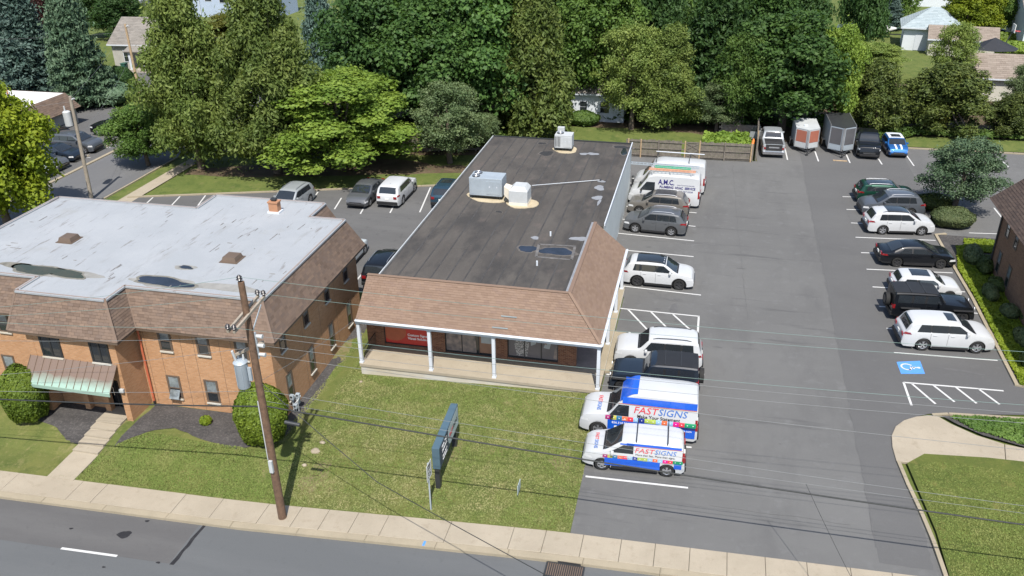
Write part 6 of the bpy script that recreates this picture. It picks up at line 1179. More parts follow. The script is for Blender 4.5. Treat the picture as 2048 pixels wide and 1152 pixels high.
# ---- ground cover: uncountable leaves, one object for each bed
def cover(name,label,poly,mat,n,ls,h,seed,z0=.08):
    rng=np.random.default_rng(seed); xs=[p[0] for p in poly];ys=[p[1] for p in poly]; P=[]
    pts=rng.uniform((min(xs),min(ys)),(max(xs),max(ys)),(n*3,2)); ins=np.zeros(len(pts),bool); j=len(poly)-1
    for i in range(len(poly)):
        xi,yi=poly[i];xj,yj=poly[j]; cnd=((yi>pts[:,1])!=(yj>pts[:,1]))&(pts[:,0]<(xj-xi)*(pts[:,1]-yi)/((yj-yi) or 1e-9)+xi); ins^=cnd; j=i
    pts=pts[ins][:n]; bumpy=.5+.5*np.sin(pts[:,0]*3.1+np.sin(pts[:,1]*2.3))*np.sin(pts[:,1]*2.7); z=z0+h*(.35+.65*bumpy)*rng.uniform(.5,1,len(pts)); P=np.column_stack([pts,z]); N=np.tile([0,-.15,1.],(len(P),1))
    me=leaf_mesh(name,P,N,ls,mat,rng,1.4,.5); o=mesh_obj(name,me); tag(o,label,'ground cover',kind='stuff'); return o
rkk=[G(2029,772),G(1942,600),G(1907,540)]
cover('ground_cover','bright yellow green ground cover along the right hand kerb',[(p[0]+.28,p[1]) for p in rkk]+[(17.8,61.2),(19.0,61.3),(19.0,57),(19.0,52),(19.0,48),(21.5,43.0)],'leaf_cover',22000,.15,.16,61)
cover('ground_cover','yellow green ground cover behind the brick office corner',[(18.0,60.2),(23,60.6),(23,62.8),(18.6,62.6)],'leaf_cover',3000,.15,.15,62)
cover('ground_cover','low green ground cover in the bed beside the curved walk',[(12.95,39.3),(13.9,38.35),(15.7,37.62),(18.2,37.12),(24,37.1),(24,39.85),(18,39.85),(14.5,39.58)],'leaf_mid',9000,.12,.12,63)
cover('weeds','tall bright weeds in the enclosure behind the fence end',[(-.4,78.6),(4.0,78.8),(4.0,84.2),(-.2,83.6)],'leaf_bright',7000,.28,.9,64)
cover('bank_ivy','green undergrowth at the foot of the yews',[(12.5,85.5),(17,85.5),(20,88),(40,88.6),(40,90),(12.5,90)],'leaf_mid',5000,.25,.6,65)
cover('verge_weeds','scrubby undergrowth along the woodland edge',[(-44,71),(-19,76),(-18,87),(0,88.5),(4,88),(14,88),(14,92),(-4,93),(-20,90),(-44,76)],'leaf_mid',12000,.32,.9,66)
# fallen tufts of longer grass along lawn edges
rng=np.random.default_rng(5)
def tufts(name,label,poly,mat,n,seed,hf=hgt,ls=.055,h=.05):
    rng=np.random.default_rng(seed); xs=[p[0] for p in poly];ys=[p[1] for p in poly]; pts=rng.uniform((min(xs),min(ys)),(max(xs),max(ys)),(n*3,2)); ins=np.zeros(len(pts),bool); j=len(poly)-1
    for i in range(len(poly)):
        xi,yi=poly[i];xj,yj=poly[j]; ins^=((yi>pts[:,1])!=(yj>pts[:,1]))&(pts[:,0]<(xj-xi)*(pts[:,1]-yi)/((yj-yi) or 1e-9)+xi); j=i
    pts=pts[ins][:n]; P=np.array([(x,y,hf(x,y)+h*.4) for x,y in pts]); N=np.tile([0,-.9,.45],(len(P),1)); o=mesh_obj(name,leaf_mesh(name,P,N,ls,mat,rng,1.2,.6)); tag(o,label,'grass',kind='stuff')
grassmat('grass_blade',(.092,.126,.032),(.132,.160,.044),(.180,.178,.072),(.235,.215,.105)); grassmat('grass_blade_rich',(.085,.122,.028),(.126,.160,.040),(.128,.150,.044),(.170,.172,.060))
tufts('lawn_grass','short mown grass with dry patches on the front lawn',[(-17.2,SW(-17.2)+.05),(-4.1,SW(-4.1)+.05),(-4.1,37.7),(-17.3,37.7),(-19.0,42),(-19.2,30)],'grass_blade',60000,71)
tufts('lawn_grass','mown grass between the office steps and the utility pole',[(-28.2,SW(-28)+.05),(-17.2,SW(-17)+.05),(-19.2,30),(-20.3,29.9),(-22.5,29.9),(-25.5,30.0),(-26.6,29.2)],'grass_blade_rich',22000,72)
tufts('lawn_grass','mown grass on the right hand lawn',[(10.8,SW(10.8)+.1),(24,SW(24)+.1),(24,35.3),(11.6,35.4),(10.5,34.8),(10.8,30.5)],'grass_blade_rich',34000,73,hf=lambda x,y:.07)
# ------------------------------------------------------------------ mulch beds before the office
sheet('mulch_bed',wob([(-26.5,32.3),(-19.6,32.3),(-19.5,44),(-18.9,44),(-18.6,36),(-18.75,32.3),(-19.3,30.6),(-20.6,29.75),(-22.4,30.0),(-24.4,30.55),(-25.5,30.1),(-26.55,29.2),(-26.75,28.9)],.05,5,4),.006,'mulch',step=1)
sheet('mulch_bed',wob([(-38,32.3),(-31.7,32.3),(-28.6,32.3),(-28.55,28.7),(-29.4,28.9),(-30.6,29.6),(-32.3,30.0),(-34,30.5),(-38,30.8)],.05,5,5),.006,'mulch',step=1)
for i,(px,py,rx,ry,mt,sd) in enumerate(((625,965,.5,.9,'soil',1),(640,935,.4,.6,'soil',2),(690,700,.3,1.4,'soil',3),(960,763,2.2,.25,'soil',4),(1120,925,.5,.6,'soil',5),(905,900,.35,1.3,'soil',7))):
    c=GT(px,py); 
    if mt=='soil': sheet('bare_patch',blob(*c,rx,ry,sd,j=.35),.008,'dry_soil' if 'dry_soil' in MATS else (ground_mat('dry_soil',(.19,.155,.085),[(1.5,.4,.6,(.15,.14,.05),.9,1,1,0),(4,.45,.62,(.11,.12,.035),.9,1,1,0)],30) and 'dry_soil'),step=1)
for px,py,s_ in ((631,903,.22),(609,931,.12),(645,886,.14),(722,764,.1)):
    c=GT(px,py); z=hgt(*c); m=MB(); rr=random.Random(px); N=9
    m.add([(s_*q*math.cos(2*math.pi*k/N)*rr.uniform(.8,1.2),s_*.8*q*math.sin(2*math.pi*k/N)*rr.uniform(.8,1.2),zz*s_) for zz,q in ((-.2,1),(.25,1.05),(.6,.75),(.72,.3)) for k in range(N)],[(i*N+k,i*N+(k+1)%N,(i+1)*N+(k+1)%N,(i+1)*N+k) for i in range(3) for k in range(N)]+[tuple(range(3*N,4*N))],'rock'); o=m.build('rock',None,smooth=50); o.location=(*c,z)
    tag(o,{631:'pale boulder in the lawn beside the pole shadow',609:'small stone left of the pale boulder',645:'grey stone just above the pale boulder',722:'small stone at the left porch corner'}[px],'rock')
# ------------------------------------------------------------------ utility poles and wires
PX,PY=-16.2,25.75+.0
def pole_at(z): t=(z+.3)/11.5; return Vector((PX-.05+ .35*t-.30,PY+.25*t,z))
b=Vector((*G(565,1034,-.4),-.4)); topz=10.9
def PW(z):                                        # leaning shaft, top matches the photograph
    t=(z-b.z)/(topz-b.z); return Vector((b.x-.22*t,b.y+.25*t,z))
up=thing('utility_pole','dark brown wooden street utility pole with crossarms and grey transformer','utility pole',(b.x,b.y,b.z))
m=MB(); m.tube([PW(z) for z in (-.9,2,5,8,topz)],[.185,.172,.158,.145,.125],'pole_wood',14); m.build('shaft',up,smooth=50)
def insul(parent,p,s_=1): 
    m=MB(); p=Vector(p)
    m.tube([p,p+Vector((0,0,.05*s_)),p+Vector((0,0,.07*s_)),p+Vector((0,0,.12*s_)),p+Vector((0,0,.14*s_)),p+Vector((0,0,.2*s_))],[.04*s_,.04*s_,.09*s_,.05*s_,.08*s_,.03*s_],'porcelain',10); return m.build('insulator',parent,smooth=40)
def on_line(px,py,dy=0):                          # point on the vertical plane of the pole line (runs with the street)
    d=ray(px,py); k=.036; yy=b.y+.22+dy-k*b.x; t=yy/(d[1]-k*d[0]); return Vector((d[0]*t,d[1]*t,CAM_H+d[2]*t))
tp=PW(topz); insul(up,tp+Vector((-.05,0,.0)),1.4)
za=9.55; c0=PW(za)
m=MB()
arms=[]
for sx in (-.13,.13):
    m=MB(); m.bar((c0.x+sx,c0.y-1.25,za-.12),(c0.x+sx,c0.y+1.25,za+.12),.09,.11,'grey_pole_wood'); a_=m.build('crossarm',up)
    for q in (-1.2,1.2): insul(up,(c0.x+sx,c0.y+q,za+.06+.1*q),1.2)
m=MB(); m.bar((c0.x+.2,c0.y+.8,za),(c0.x+.1,c0.y+.05,za-.8),.03,.05,'galvanised'); m.build('arm_brace',up)
zt_=7.05; c1=PW(zt_)
m=MB(); tx,ty=c1.x-.52,c1.y-.22
m.tube([(tx,ty,zt_-.75),(tx,ty,zt_-.7),(tx,ty,zt_+.35),(tx,ty,zt_+.42),(tx,ty,zt_+.52)],[.24,.265,.265,.29,.18],'galvanised',20); tf=m.build('transformer',up,smooth=45)
for dx_,dy_ in ((-.12,.1),(.14,.05)):
    m=MB(); m.tube([(tx+dx_,ty+dy_,zt_+.45),(tx+dx_,ty+dy_,zt_+.75)],[.06,.03],'pale_metal',8); m.build('bushing',tf)
m=MB(); m.box(tx+.28,tx+.42,ty-.05,ty+.05,zt_-.4,zt_+.2,'galvanised'); m.build('transformer_bracket',tf)
for k in range(6):
    a=k*math.pi/3; m=MB(); m.box(tx+.275*math.cos(a)-.01,tx+.275*math.cos(a)+.01,ty+.275*math.sin(a)-.01,ty+.275*math.sin(a)+.01,zt_-.6,zt_+.3,'galvanised'); m.build('cooling_fin',tf)
m=MB(); m.bar((c1.x-.7,c1.y-.35,zt_+.75),(c1.x+.35,c1.y+.3,zt_+1.15),.08,.1,'grey_pole_wood'); m.build('cutout_arm',up)
m=MB(); m.tube([(c1.x-.62,c1.y-.32,zt_+.45),(c1.x-.68,c1.y-.4,zt_+1.0)],.05,'pale_metal',8); m.build('fuse_cutout',up)
zs=8.1; c2=PW(zs)
for k,dz in enumerate((.42,.0,-.42)):
    m=MB(); m.tube([(c2.x+.18,c2.y+.12,zs+dz),(c2.x+.44,c2.y+.12,zs+dz)],[.07,.09],'pale_metal',10); m.build('secondary_spool',up)
m=MB(); m.bar((c2.x+.15,c2.y+.1,zs-.6),(c2.x+.15,c2.y+.1,zs+.6),.06,.06,'galvanised'); m.build('secondary_rack',up)
m=MB(); m.box(PW(2.6).x-.06,PW(2.6).x+.1,PW(2.6).y-.27,PW(2.6).y-.16,2.15,2.75,'pale_metal'); m.build('meter_box',up)
m=MB(); m.tube([PW(z)+Vector((-.13,-.1,0)) for z in (2.7,4,5.6)],.03,'pale_metal',6); m.build('riser_conduit',up)
def wire(label,pts,r,mat,sag=0,name='overhead_wire',cat='wire',group='wires along the street'):
    P=[]; pts=[Vector(p) for p in pts]; org=pts[0].copy()
    for a,c in zip(pts,pts[1:]):
        n=14
        for k in range(n): t=k/n; p=a.lerp(c,t); p.z-=sag*4*t*(1-t); P.append(p)
    P.append(pts[-1]); m=MB(); m.tube([p-org for p in P],r,mat,5); o=m.build(name,None,smooth=80); o.location=org; tag(o,label,cat,group); return o
def ext(a,c,f): return Vector(a)+(Vector(c)-Vector(a))*f
W=[('topmost',tp+Vector((-.05,0,.2)),(2048,697.5),0,.0075,'wire_green',.5,(0,610)),
   ('second',(c0.x+.1,c0.y+1.2,za+.25),(2048,717),1.2,.0075,'wire_green',.5,(0,628)),
   ('third',(c0.x-.1,c0.y-1.2,za+.05),(2048,804),-1.2,.0075,'wire_green',.5,(0,641)),
   ('fourth',(c2.x+.4,c2.y+.12,zs+.42),(2048,821),0,.0075,'wire_grey',.45,(0,678)),
   ('fifth',(c2.x+.4,c2.y+.12,zs),(2048,841),0,.0075,'wire_grey',.45,(0,746)),
   ('sixth',(c2.x+.4,c2.y+.12,zs-.42),(2048,895.5),0,.008,'wire_grey',.4,None),
   ('seventh',PW(6.0)+Vector((.15,.1,0)),(2048,1008),0,.008,'wire_grey',.35,(0,780)),
   ('eighth',PW(5.5)+Vector((.15,.1,0)),(2048,1023),0,.007,'wire_grey',.35,None),
   ('thick black',PW(5.25)+Vector((.15,.1,0)),(2048,1046),0,.032,'wire_black',.35,(0,796))]
for nm,a,epx,dy,r,mat,sag,lpx in W:
    e=on_line(*epx,dy); e=ext(a,e,1.12); wire('%s of the street wires running right from the pole'%nm,[a,e],r,mat,sag*.6)
    if lpx:
        e=on_line(*lpx,dy); e=ext(a,e,1.25); wire('%s of the street wires running left from the pole'%nm,[a,e],r,mat,sag*.3)
wire('slanting black cable from the pole down to the lower right',[PW(6.4)+Vector((.12,0,0)),on_line(760,955,-.6)+Vector((0,-.3,0)),Vector((*G(1110,1160,3.0),3.0))],.017,'wire_black',.03,'service_cable','cable',None)
wire('service wire from the pole to the shop eave',[PW(6.5)+Vector((.1,.1,0)),Vector((-17.4,37.9,3.05))],.008,'wire_grey',.12,'service_cable','cable',None)
q=on_line(1612,968); wire('thin service wire dropping from the street wires over the driveway',[q,Vector((*G(1705,1160,2.5),2.5))],.010,'wire_black',.05,'service_cable','cable',None)
q2=on_line(590,846); t=thing('splice_case','black splice case on the thick street cable','splice case',tuple(q2)); a=on_line(570,844);c=on_line(600,850); m=MB(); m.tube([a,c],.085,'dark_metal',10); m.build('casing',t,smooth=50)
def simple_pole(label,base,top,transf,mat,lean=0):
    x,y=G(*base); z=4.
    lo,hi=1,30
    for _ in range(40):
        z=(lo+hi)/2
        if PR((x,y,z))[1]>top[1]: lo=z
        else: hi=z
    px=PR((x,y,z))[0]; e=PR((x+1,y,z))[0]; X=x+(top[0]-px)/(e-px); t=thing('utility_pole',label,'utility pole',(x,y,0)); m=MB(); m.tube([(x,y,-.3),(X,y,z)],[.17,.12],mat,10); m.build('shaft',t,smooth=50)
    P=lambda f:Vector((x+(X-x)*f,y,z*f))
    if transf:
        p=P(transf)+Vector((-.45,-.2,0)); m=MB(); m.tube([p+Vector((0,0,-.6)),p+Vector((0,0,.5)),p+Vector((0,0,.58))],[.3,.3,.2],'pale_metal',16); tf=m.build('transformer',t,smooth=45); m=MB(); m.tube([p+Vector((-.1,0,.55)),p+Vector((-.1,0,.95))],.06,'pale_metal',8); m.build('bushing',tf)
    m=MB(); p=P(.97); m.tube([p+Vector((.1,0,0)),p+Vector((.35,0,.1))],.07,'pale_metal',8); m.build('insulator',t); return t,P
sp,P1=simple_pole('grey wooden pole with transformer beside the side street',(183,398),(140,192),.80,'grey_pole_wood')
sp2,P2=simple_pole('tall brown pole on the grass before the grey roofed house',(283,206),(250,48),0,'new_wood')
sp3,P3=simple_pole('short pole top among the trees beside the yellow green tree',(515,180),(508,70),0,'grey_pole_wood')
for i,(a,c,lab) in enumerate(((P1(.98),P2(.96),'wire between the grey side street pole and the brown pole'),(P1(.60),P2(.62),'lower wire between the side street poles'),(P2(.96),P3(.95),'wire from the brown pole to the short pole'),(P1(.95),Vector((-75,40,8.2)),'wire from the grey side street pole out of the left edge'),(P2(.9),Vector((-90,70,9)),'wire crossing before the blue spruce'))): wire(lab,[a,c],.0075,'wire_grey',.4,group='wires along the side street')
# ------------------------------------------------------------------ monument sign
sg=thing('monument_sign','blue grey two post roadside sign on the front lawn','sign',(*GT(880,930),0))
n0=Vector(GT(877,975)); n1=Vector(GT(911,888)); dirv=(n1-n0).normalized(); nrm=Vector((dirv.y,-dirv.x)); L=(n1-n0).length; z0=hgt(*n0)
zb,zt2=.92,2.05
fA=n0-dirv*.12; fB=n1+dirv*.15; th=.17
for p in (n0+dirv*.05,n1-dirv*.1):
    m=MB(); q=[p+nrm*.11-dirv*.13,p-nrm*.11-dirv*.13,p-nrm*.11+dirv*.13,p+nrm*.11+dirv*.13]; m.prism([tuple(v) for v in q],-.8,zb+.1,'sign_blue' if 0 else 'dark_metal'); m.build('post',sg)
m=MB(); q=[fA+nrm*th,fA-nrm*th,fB-nrm*th,fB+nrm*th]; m.prism([tuple(v) for v in q],zb,zt2,'sign_blue'); m.build('cabinet',sg,bevel=.015)
def face(u0,u1,v0,v1,mat,off,nm,rnd=0):
    m=MB(); a=fA.lerp(fB,u0)+nrm*(th+off); c=fA.lerp(fB,u1)+nrm*(th+off); pts=[(u0,v0),(u1,v0),(u1,v1),(u0,v1)]
    if rnd: pts=[(u0+rnd*.5,v0),(u1,v0),(u1,v1),(u0+rnd*.2,v1),(u0,v1-.25*(v1-v0)),(u0-.02,v0+.45*(v1-v0)),(u0,v0+.2*(v1-v0))]
    P=[fA.lerp(fB,u)+nrm*(th+off) for u,v in pts]; m.slab([(p.x,p.y,zb+v*(zt2-zb)) for p,(u,v) in zip(P,pts)],.006,mat); return m.build(nm,sg)
face(.03,.97,.06,.94,'sign_navy',.006,'sign_face'); face(.45,.965,.08,.92,'sign_grey',.013,'logo_panel',.12)
ang=math.atan2(dirv.y,dirv.x)
def stext(s,u,v,size,mat,al='CENTER'):
    p=fA.lerp(fB,u)+nrm*(th+.022); text('lettering',s,size,mat,sg,(p.x-sg.location.x,p.y-sg.location.y,zb+v*(zt2-zb)),(R_(90),0,ang),al,.003,1,.003)
stext('FAST',.585,.50,.30,'text_red'); stext('SIGNS',.80,.50,.30,'text_black'); stext('Make Your',.24,.80,.20,'text_white'); stext('Statement.',.24,.60,.20,'text_white'); stext('Custom Signs &',.24,.33,.12,'text_white'); stext('Visual Solutions',.24,.18,.12,'text_white')
# speed limit sign
c=GT(862,1020); z=hgt(*c); ss=thing('road_sign','small white rectangular road sign on a steel post beside the sidewalk','sign',(*c,z)); m=MB(); m.box(c[0]-.03,c[0]+.03,c[1]-.02,c[1]+.02,z-.3,z+2.55,'galvanised'); m.build('post',ss)
m=MB(); zz=z+1.75; m.box(c[0]+.031,c[0]+.04,c[1]-.32,c[1]+.32,zz,zz+.82,'plate'); pl=m.build('plate',ss)
for s_,dz,sz in (('SPEED',.69,.15),('LIMIT',.54,.15),('35',.23,.40)): text('lettering',s_,sz,'text_black',pl,(c[0]+.043-c[0],0,1.75+dz),(R_(90),0,R_(90)),'CENTER',.002,1,.004)
m=MB(); m.box(c[0]+.0405,c[0]+.042,c[1]-.29,c[1]-.275,zz+.03,zz+.79,'text_black'); m.box(c[0]+.0405,c[0]+.042,c[1]+.275,c[1]+.29,zz+.03,zz+.79,'text_black'); m.build('border',pl)
c=GT(1038,990); z=hgt(*c); ys=thing('yard_sign','small thin yard sign standing edge on in the lawn','sign',(*c,z)); m=MB(); m.box(c[0]-.012,c[0]+.012,c[1]-.28,c[1]+.28,z+.22,z+.68,'sign_grey'); m.build('panel',ys); 
for q in (-.2,.2): m=MB(); m.tube([(c[0],c[1]+q,z-.1),(c[0],c[1]+q,z+.25)],.008,'dark_metal',5); m.build('stake',ys)
# gas meters by the office corner
c=G(590,822,-.2); gm=thing('gas_meter_set','cluster of pale grey gas meters and pipes at the office corner','gas meter',(c[0],c[1],-.25)); x,y=c
for i,(dx_,dy_,dz) in enumerate(((-.2,.2,.35),(.05,.35,.3),(.1,-.05,.25),(-.05,.0,.75),(.15,.25,.7))):
    m=MB(); m.box(x+dx_-.11,x+dx_+.11,y+dy_-.09,y+dy_+.09,-.25+dz,-.25+dz+.3,'galvanised'); g=m.build('meter',gm,bevel=.05); m=MB(); m.tube([(x+dx_,y+dy_-.11,-.25+dz+.2),(x+dx_,y+dy_-.09,-.25+dz+.2)],.06,'glass',12); m.build('dial',g)
for i in range(4):
    m=MB(); m.tube([(x-.25+.14*i,y+.1,-.4),(x-.25+.14*i,y+.1,.2+.2*(i%2)),(x-.15+.14*i,y+.3,.4+.2*(i%2))],.03,'pale_metal',7); m.build('pipe',gm)
m=MB(); m.box(x-.55,x-.35,y+.35,y+.5,.2,1.3,'galvanised'); m.build('regulator_box',gm)
# ------------------------------------------------------------------ fence
fa,fb=Vector(G(1262,313)),Vector(G(1504,324)); fa=fa+(fa-fb).normalized()*.5
def fence(label,a,b2,h,posts,gate=None,name='wooden_fence'):
    t=thing(name,label,'fence',(a.x,a.y,0)); d=(b2-a); L=d.length; d.normalize(); n=Vector((-d.y,d.x)); r=random.Random(3); m=MB(); q=0.
    while q<L:
        wd=.135
        if not gate or not(gate[0]-.03<q/L<gate[1]): 
            p=a+d*q+n*r.uniform(0,.012); e=p+d*wd; hh=h+r.uniform(-.05,.05); m.prism([tuple(p),tuple(e),tuple(e+n*.02),tuple(p+n*.02)],.05,hh,'fence_wood')
        q+=wd+.012
    o=m.build('boards',t); o['kind']='stuff'
    for f in posts:
        p=a+d*L*f-n*.07; m=MB(); m.box(p.x-.055,p.x+.055,p.y-.055,p.y+.055,-.2,h+r.uniform(.0,.15),'new_wood' if r.random()<.45 else 'fence_wood'); m.build('post',t)
    fs=sorted(posts)
    for f0,f1 in zip(fs,fs[1:]):
        if gate and f0>=gate[0]-.01 and f1<=gate[1]+.01: continue
        for z in (.25,h*.52,h-.15):
            z+=r.uniform(-.03,.03); m=MB(); p,e=a+d*L*f0-n*.04,a+d*L*f1-n*.04; m.bar((p.x,p.y,z),(e.x,e.y,z+r.uniform(-.02,.02)),.05,.09,'fence_wood'); m.build('rail',t)
    return t,d,n,L
fn,d,n,L=fence('weathered wooden privacy fence with gate along the back of the lot',fa,fb,1.65,[0.02,.12,.26,.47,.585,.78,.985],(.47,.585))
gt=thing('fence_gate','weathered wooden gate with crossed braces in the fence','gate',tuple(fa+d*L*.53)+(0,)); g0,g1=fa+d*L*.478,fa+d*L*.578
for k in range(8):
    p=g0.lerp(g1,k/8); e=g0.lerp(g1,(k+.92)/8); m=MB(); m.prism([tuple(p),tuple(e),tuple(e+n*.02),tuple(p+n*.02)],.08,1.6,'fence_wood'); m.build('board',gt)
for (u0,z0_,u1,z1_) in ((0,.2,1,.85),(0,.85,1,.2),(0,.9,1,1.5),(0,1.5,1,.9),(0,.15,1,.15),(0,1.55,1,1.55)):
    p,e=g0.lerp(g1,u0)-n*.03,g0.lerp(g1,u1)-n*.03; m=MB(); m.bar((p.x,p.y,z0_),(e.x,e.y,z1_),.03,.09,'fence_wood'); m.build('brace',gt)
f2,_,_,_=fence('weathered fence run going back from the lot corner beside the pickup',fb+Vector((.25,.2)),fb+Vector((.5,7.0)),2.0,[0.02,.35,.7,.98])
fl,_,_,_=fence('weathered wooden fence under the trees left of the dark roof',Vector(G(800,305)),Vector(G(985,300)),1.75,[0.02,.2,.42,.62,.82,.98])
for px,lab in ((1108,'thin fence post behind the roof unit'),(1165,'thin fence post at the dark roof back edge'),(1218,'thin fence post right of the roof unit')):
    pass
c=Vector(G(1507,303)); o=thing('traffic_cone','orange object hanging on the fence end post','cone',(c.x-.15,c.y-.6,.0)); m=MB(); m.tube([(0,0,.95),(0,0,1.0),(0,0,1.3),(0,0,1.42)],[.17,.15,.09,.03],'orange',12); m.build('shell',o,local=True,smooth=40); m=MB(); m.box(-.04,.04,-.04,.3,.0,.95,'fence_wood'); m.build('hanger',o,local=True)
# cinder block wall: courses of single blocks
cw=thing('block_wall','low cinder block wall among the weeds behind the fence','wall',(*G(1465,262),0)); a=Vector(G(1437,264)); 
for r_ in range(6):
    for k in range(9 if r_<4 else 5):
        x=a.x+k*.42+(.2 if r_%2 else 0); m=MB(); m.box(x,x+.405,a.y,a.y+.2,r_*.21,r_*.21+.2,'cinder_block'); m.build('block',cw)
# bollard by the shop wall
c=G(1265,375); o=thing('bollard','dark bollard against the pale shop side wall','bollard',(*c,0)); m=MB(); m.tube([(0,0,0),(0,0,1.0),(0,0,1.06)],[.11,.11,.06],'dark_metal',14); m.build('post',o,local=True,smooth=40); m=MB(); m.tube([(0,0,.8),(0,0,.88)],.113,'plate',14); m.build('band',o,local=True)
# right-hand steps with rail
c=(19.15,41.2); rsx=thing('side_steps','concrete steps with thin handrail at the right edge of the lot','steps',(c[0],c[1],0))
for k in range(4): m=MB(); m.box(c[0]+k*.42,c[0]+(k+1)*.42+.02,40.05,42.5,-.1,.14+.14*k,'concrete'); m.build('step',rsx)
for yy in (40.1,42.45):
    m=MB(); m.tube([(19.1,yy,.05),(19.1,yy,.95),(20.9,yy,1.5),(20.9,yy,.5)],.022,'dark_metal',6); m.tube([(20,yy,.3),(20,yy,1.22)],.018,'dark_metal',6); m.build('handrail',rsx)
# ------------------------------------------------------------------ houses beyond
def house(label,name,x,y,w_,d_,h,rh,wallm,roofm,wins=(),kind='gable',ov=.4,rz=0,door=None,mono=0):
    t=thing(name,label,'house' if 'house' in name else 'garage',(x,y,0),rz); m=MB(); m.box(-w_/2,w_/2,-d_/2,d_/2,-.3,h,wallm)
    if kind=='gable' : m.add([(-w_/2+.001,-d_/2+.001,h-.01),(-w_/2+.001,d_/2-.001,h-.01),(-w_/2+.001,0,h+rh*(d_/2)/(d_/2+ov)),(w_/2-.001,-d_/2+.001,h-.01),(w_/2-.001,d_/2-.001,h-.01),(w_/2-.001,0,h+rh*(d_/2)/(d_/2+ov))],[(0,1,2),(3,4,5)],wallm)
    m.build('wall',t,local=True)
    X,Y=w_/2+ov,d_/2+ov; e=h-.12
    if kind=='gable': sl=[((-X,-Y,e),(X,-Y,e),(X,0,h+rh),(-X,0,h+rh)),((X,Y,e),(-X,Y,e),(-X,0,h+rh),(X,0,h+rh))]
    elif kind=='hip': q=max(0.05,X-Y); sl=[((-X,-Y,e),(X,-Y,e),(q,0,h+rh),(-q,0,h+rh)),((X,Y,e),(-X,Y,e),(-q,0,h+rh),(q,0,h+rh)),((X,-Y,e),(X,Y,e),(q,.01,h+rh),(q,-.01,h+rh)),((-X,Y,e),(-X,-Y,e),(-q,-.01,h+rh),(-q,.01,h+rh))]
    else: sl=[((-X,-Y,e),(X,-Y,e),(X,Y,h+rh),(-X,Y,h+rh))]
    ro=MB()
    for s_ in sl: ro.slab(s_,.06,roofm)
    ro=ro.build('roof',t,local=True)
    for i,s_ in enumerate(sl):
        A_,B_,C_,D_=s_; nn=(Vector(B_)-Vector(A_)).cross(Vector(D_)-Vector(A_)).normalized()*.005
        o=shingles('roof_shingles',t,*[tuple(Vector(p)+nn+t.location) for p in s_],roofm,.3,.6,.025,i); 
    m=MB(); m.bar((-X,-Y-.02,e-.06),(X,-Y-.02,e-.06),.04,.16,'white_trim'); m.build('fascia',t,local=True)
    for (u,z0,z1,ww,face_) in wins:
        m=MB()
        if face_=='f': m.box(u-ww/2-.08,u+ww/2+.08,-d_/2-.04,-d_/2+.01,z0-.08,z1+.08,'white_trim')
        else: m.box(-w_/2-.04,-w_/2+.01,u-ww/2-.08,u+ww/2+.08,z0-.08,z1+.08,'white_trim')
        f=m.build('window',t,local=True); m=MB()
        if face_=='f':
            m.box(u-ww/2,u+ww/2,-d_/2-.05,-d_/2-.038,z0,(z0+z1)/2-.02,'glass'); m.box(u-ww/2,u+ww/2,-d_/2-.05,-d_/2-.038,(z0+z1)/2+.02,z1,'glass')
        else: m.box(-w_/2-.05,-w_/2-.038,u-ww/2,u+ww/2,z0,z1,'glass')
        m.build('pane',f,local=True)
    if door: u,ww,hh,mt=door; m=MB(); m.box(u-ww/2,u+ww/2,-d_/2-.05,-d_/2+.01,0,hh,mt); m.build('door',t,local=True)
    return t
basic('stucco_grey',(.33,.32,.29),.9,0,.12,1.2); basic('siding_white',(.52,.55,.58),.7,0,.05,1); basic('siding_blue',(.34,.40,.50),.7,0,.05,1); basic('stone_wall',(.33,.29,.25),.9,0,.35,5); basic('siding_cream',(.45,.43,.37),.8,0,.08,1)
c=G(262,140); hs=house('cream cottage with grey shingle roof and white porch posts at the upper left','cottage_house',c[0]+2.2,c[1]+5.0,10,8.5,3.3,2.6,'stucco_grey','grey_shingle',[(-3.0,1.0,2.3,.9,'f'),(0,1.0,2.2,.9,'s'),(2.4,1.0,2.2,.9,'s')],rz=R_(4))
for u in (-1.6,.2,3.6): m=MB(); m.box(u-.14,u+.14,-6.1,-5.8,0,2.7,'white_trim'); m.build('porch_post',hs,local=True)
m=MB(); m.slab([(-2.2,-6.4,2.7),(5.2,-6.4,2.7),(5.2,-4.3,3.25),(-2.2,-4.3,3.25)],.12,'grey_shingle'); m.build('porch_roof',hs,local=True); m=MB(); m.box(-2.0,5.0,-6.2,-4.3,-.2,.35,'stone_wall'); m.build('porch_floor',hs,local=True); m=MB(); m.box(1.2,2.2,-4.30,-4.24,.35,2.4,'terracotta'); m.build('door',hs,local=True)
c=G(262,142); o=thing('wheelie_bin','dark green bin by the cottage wall','bin',(c[0]-.6,c[1]-.3,0)); m=MB(); m.add([(-.25,-.28,0),(.25,-.28,0),(.25,.28,0),(-.25,.28,0),(-.31,-.34,1.0),(.31,-.34,1.0),(.31,.34,1.0),(-.31,.34,1.0)],[(0,1,2,3),(4,5,6,7),(0,1,5,4),(1,2,6,5),(2,3,7,6),(3,0,4,7)],'bin_green'); m.build('tub',o,local=True); m=MB(); m.box(-.34,.34,-.38,.36,1.0,1.08,'bin_green'); m.build('lid',o,local=True)
sheet('far_driveway',[G(208,148),G(300,135),G(345,160),G(330,188),G(262,188),G(225,172)],.012,'mid_asphalt',step=50,hf=lambda x,y:0)
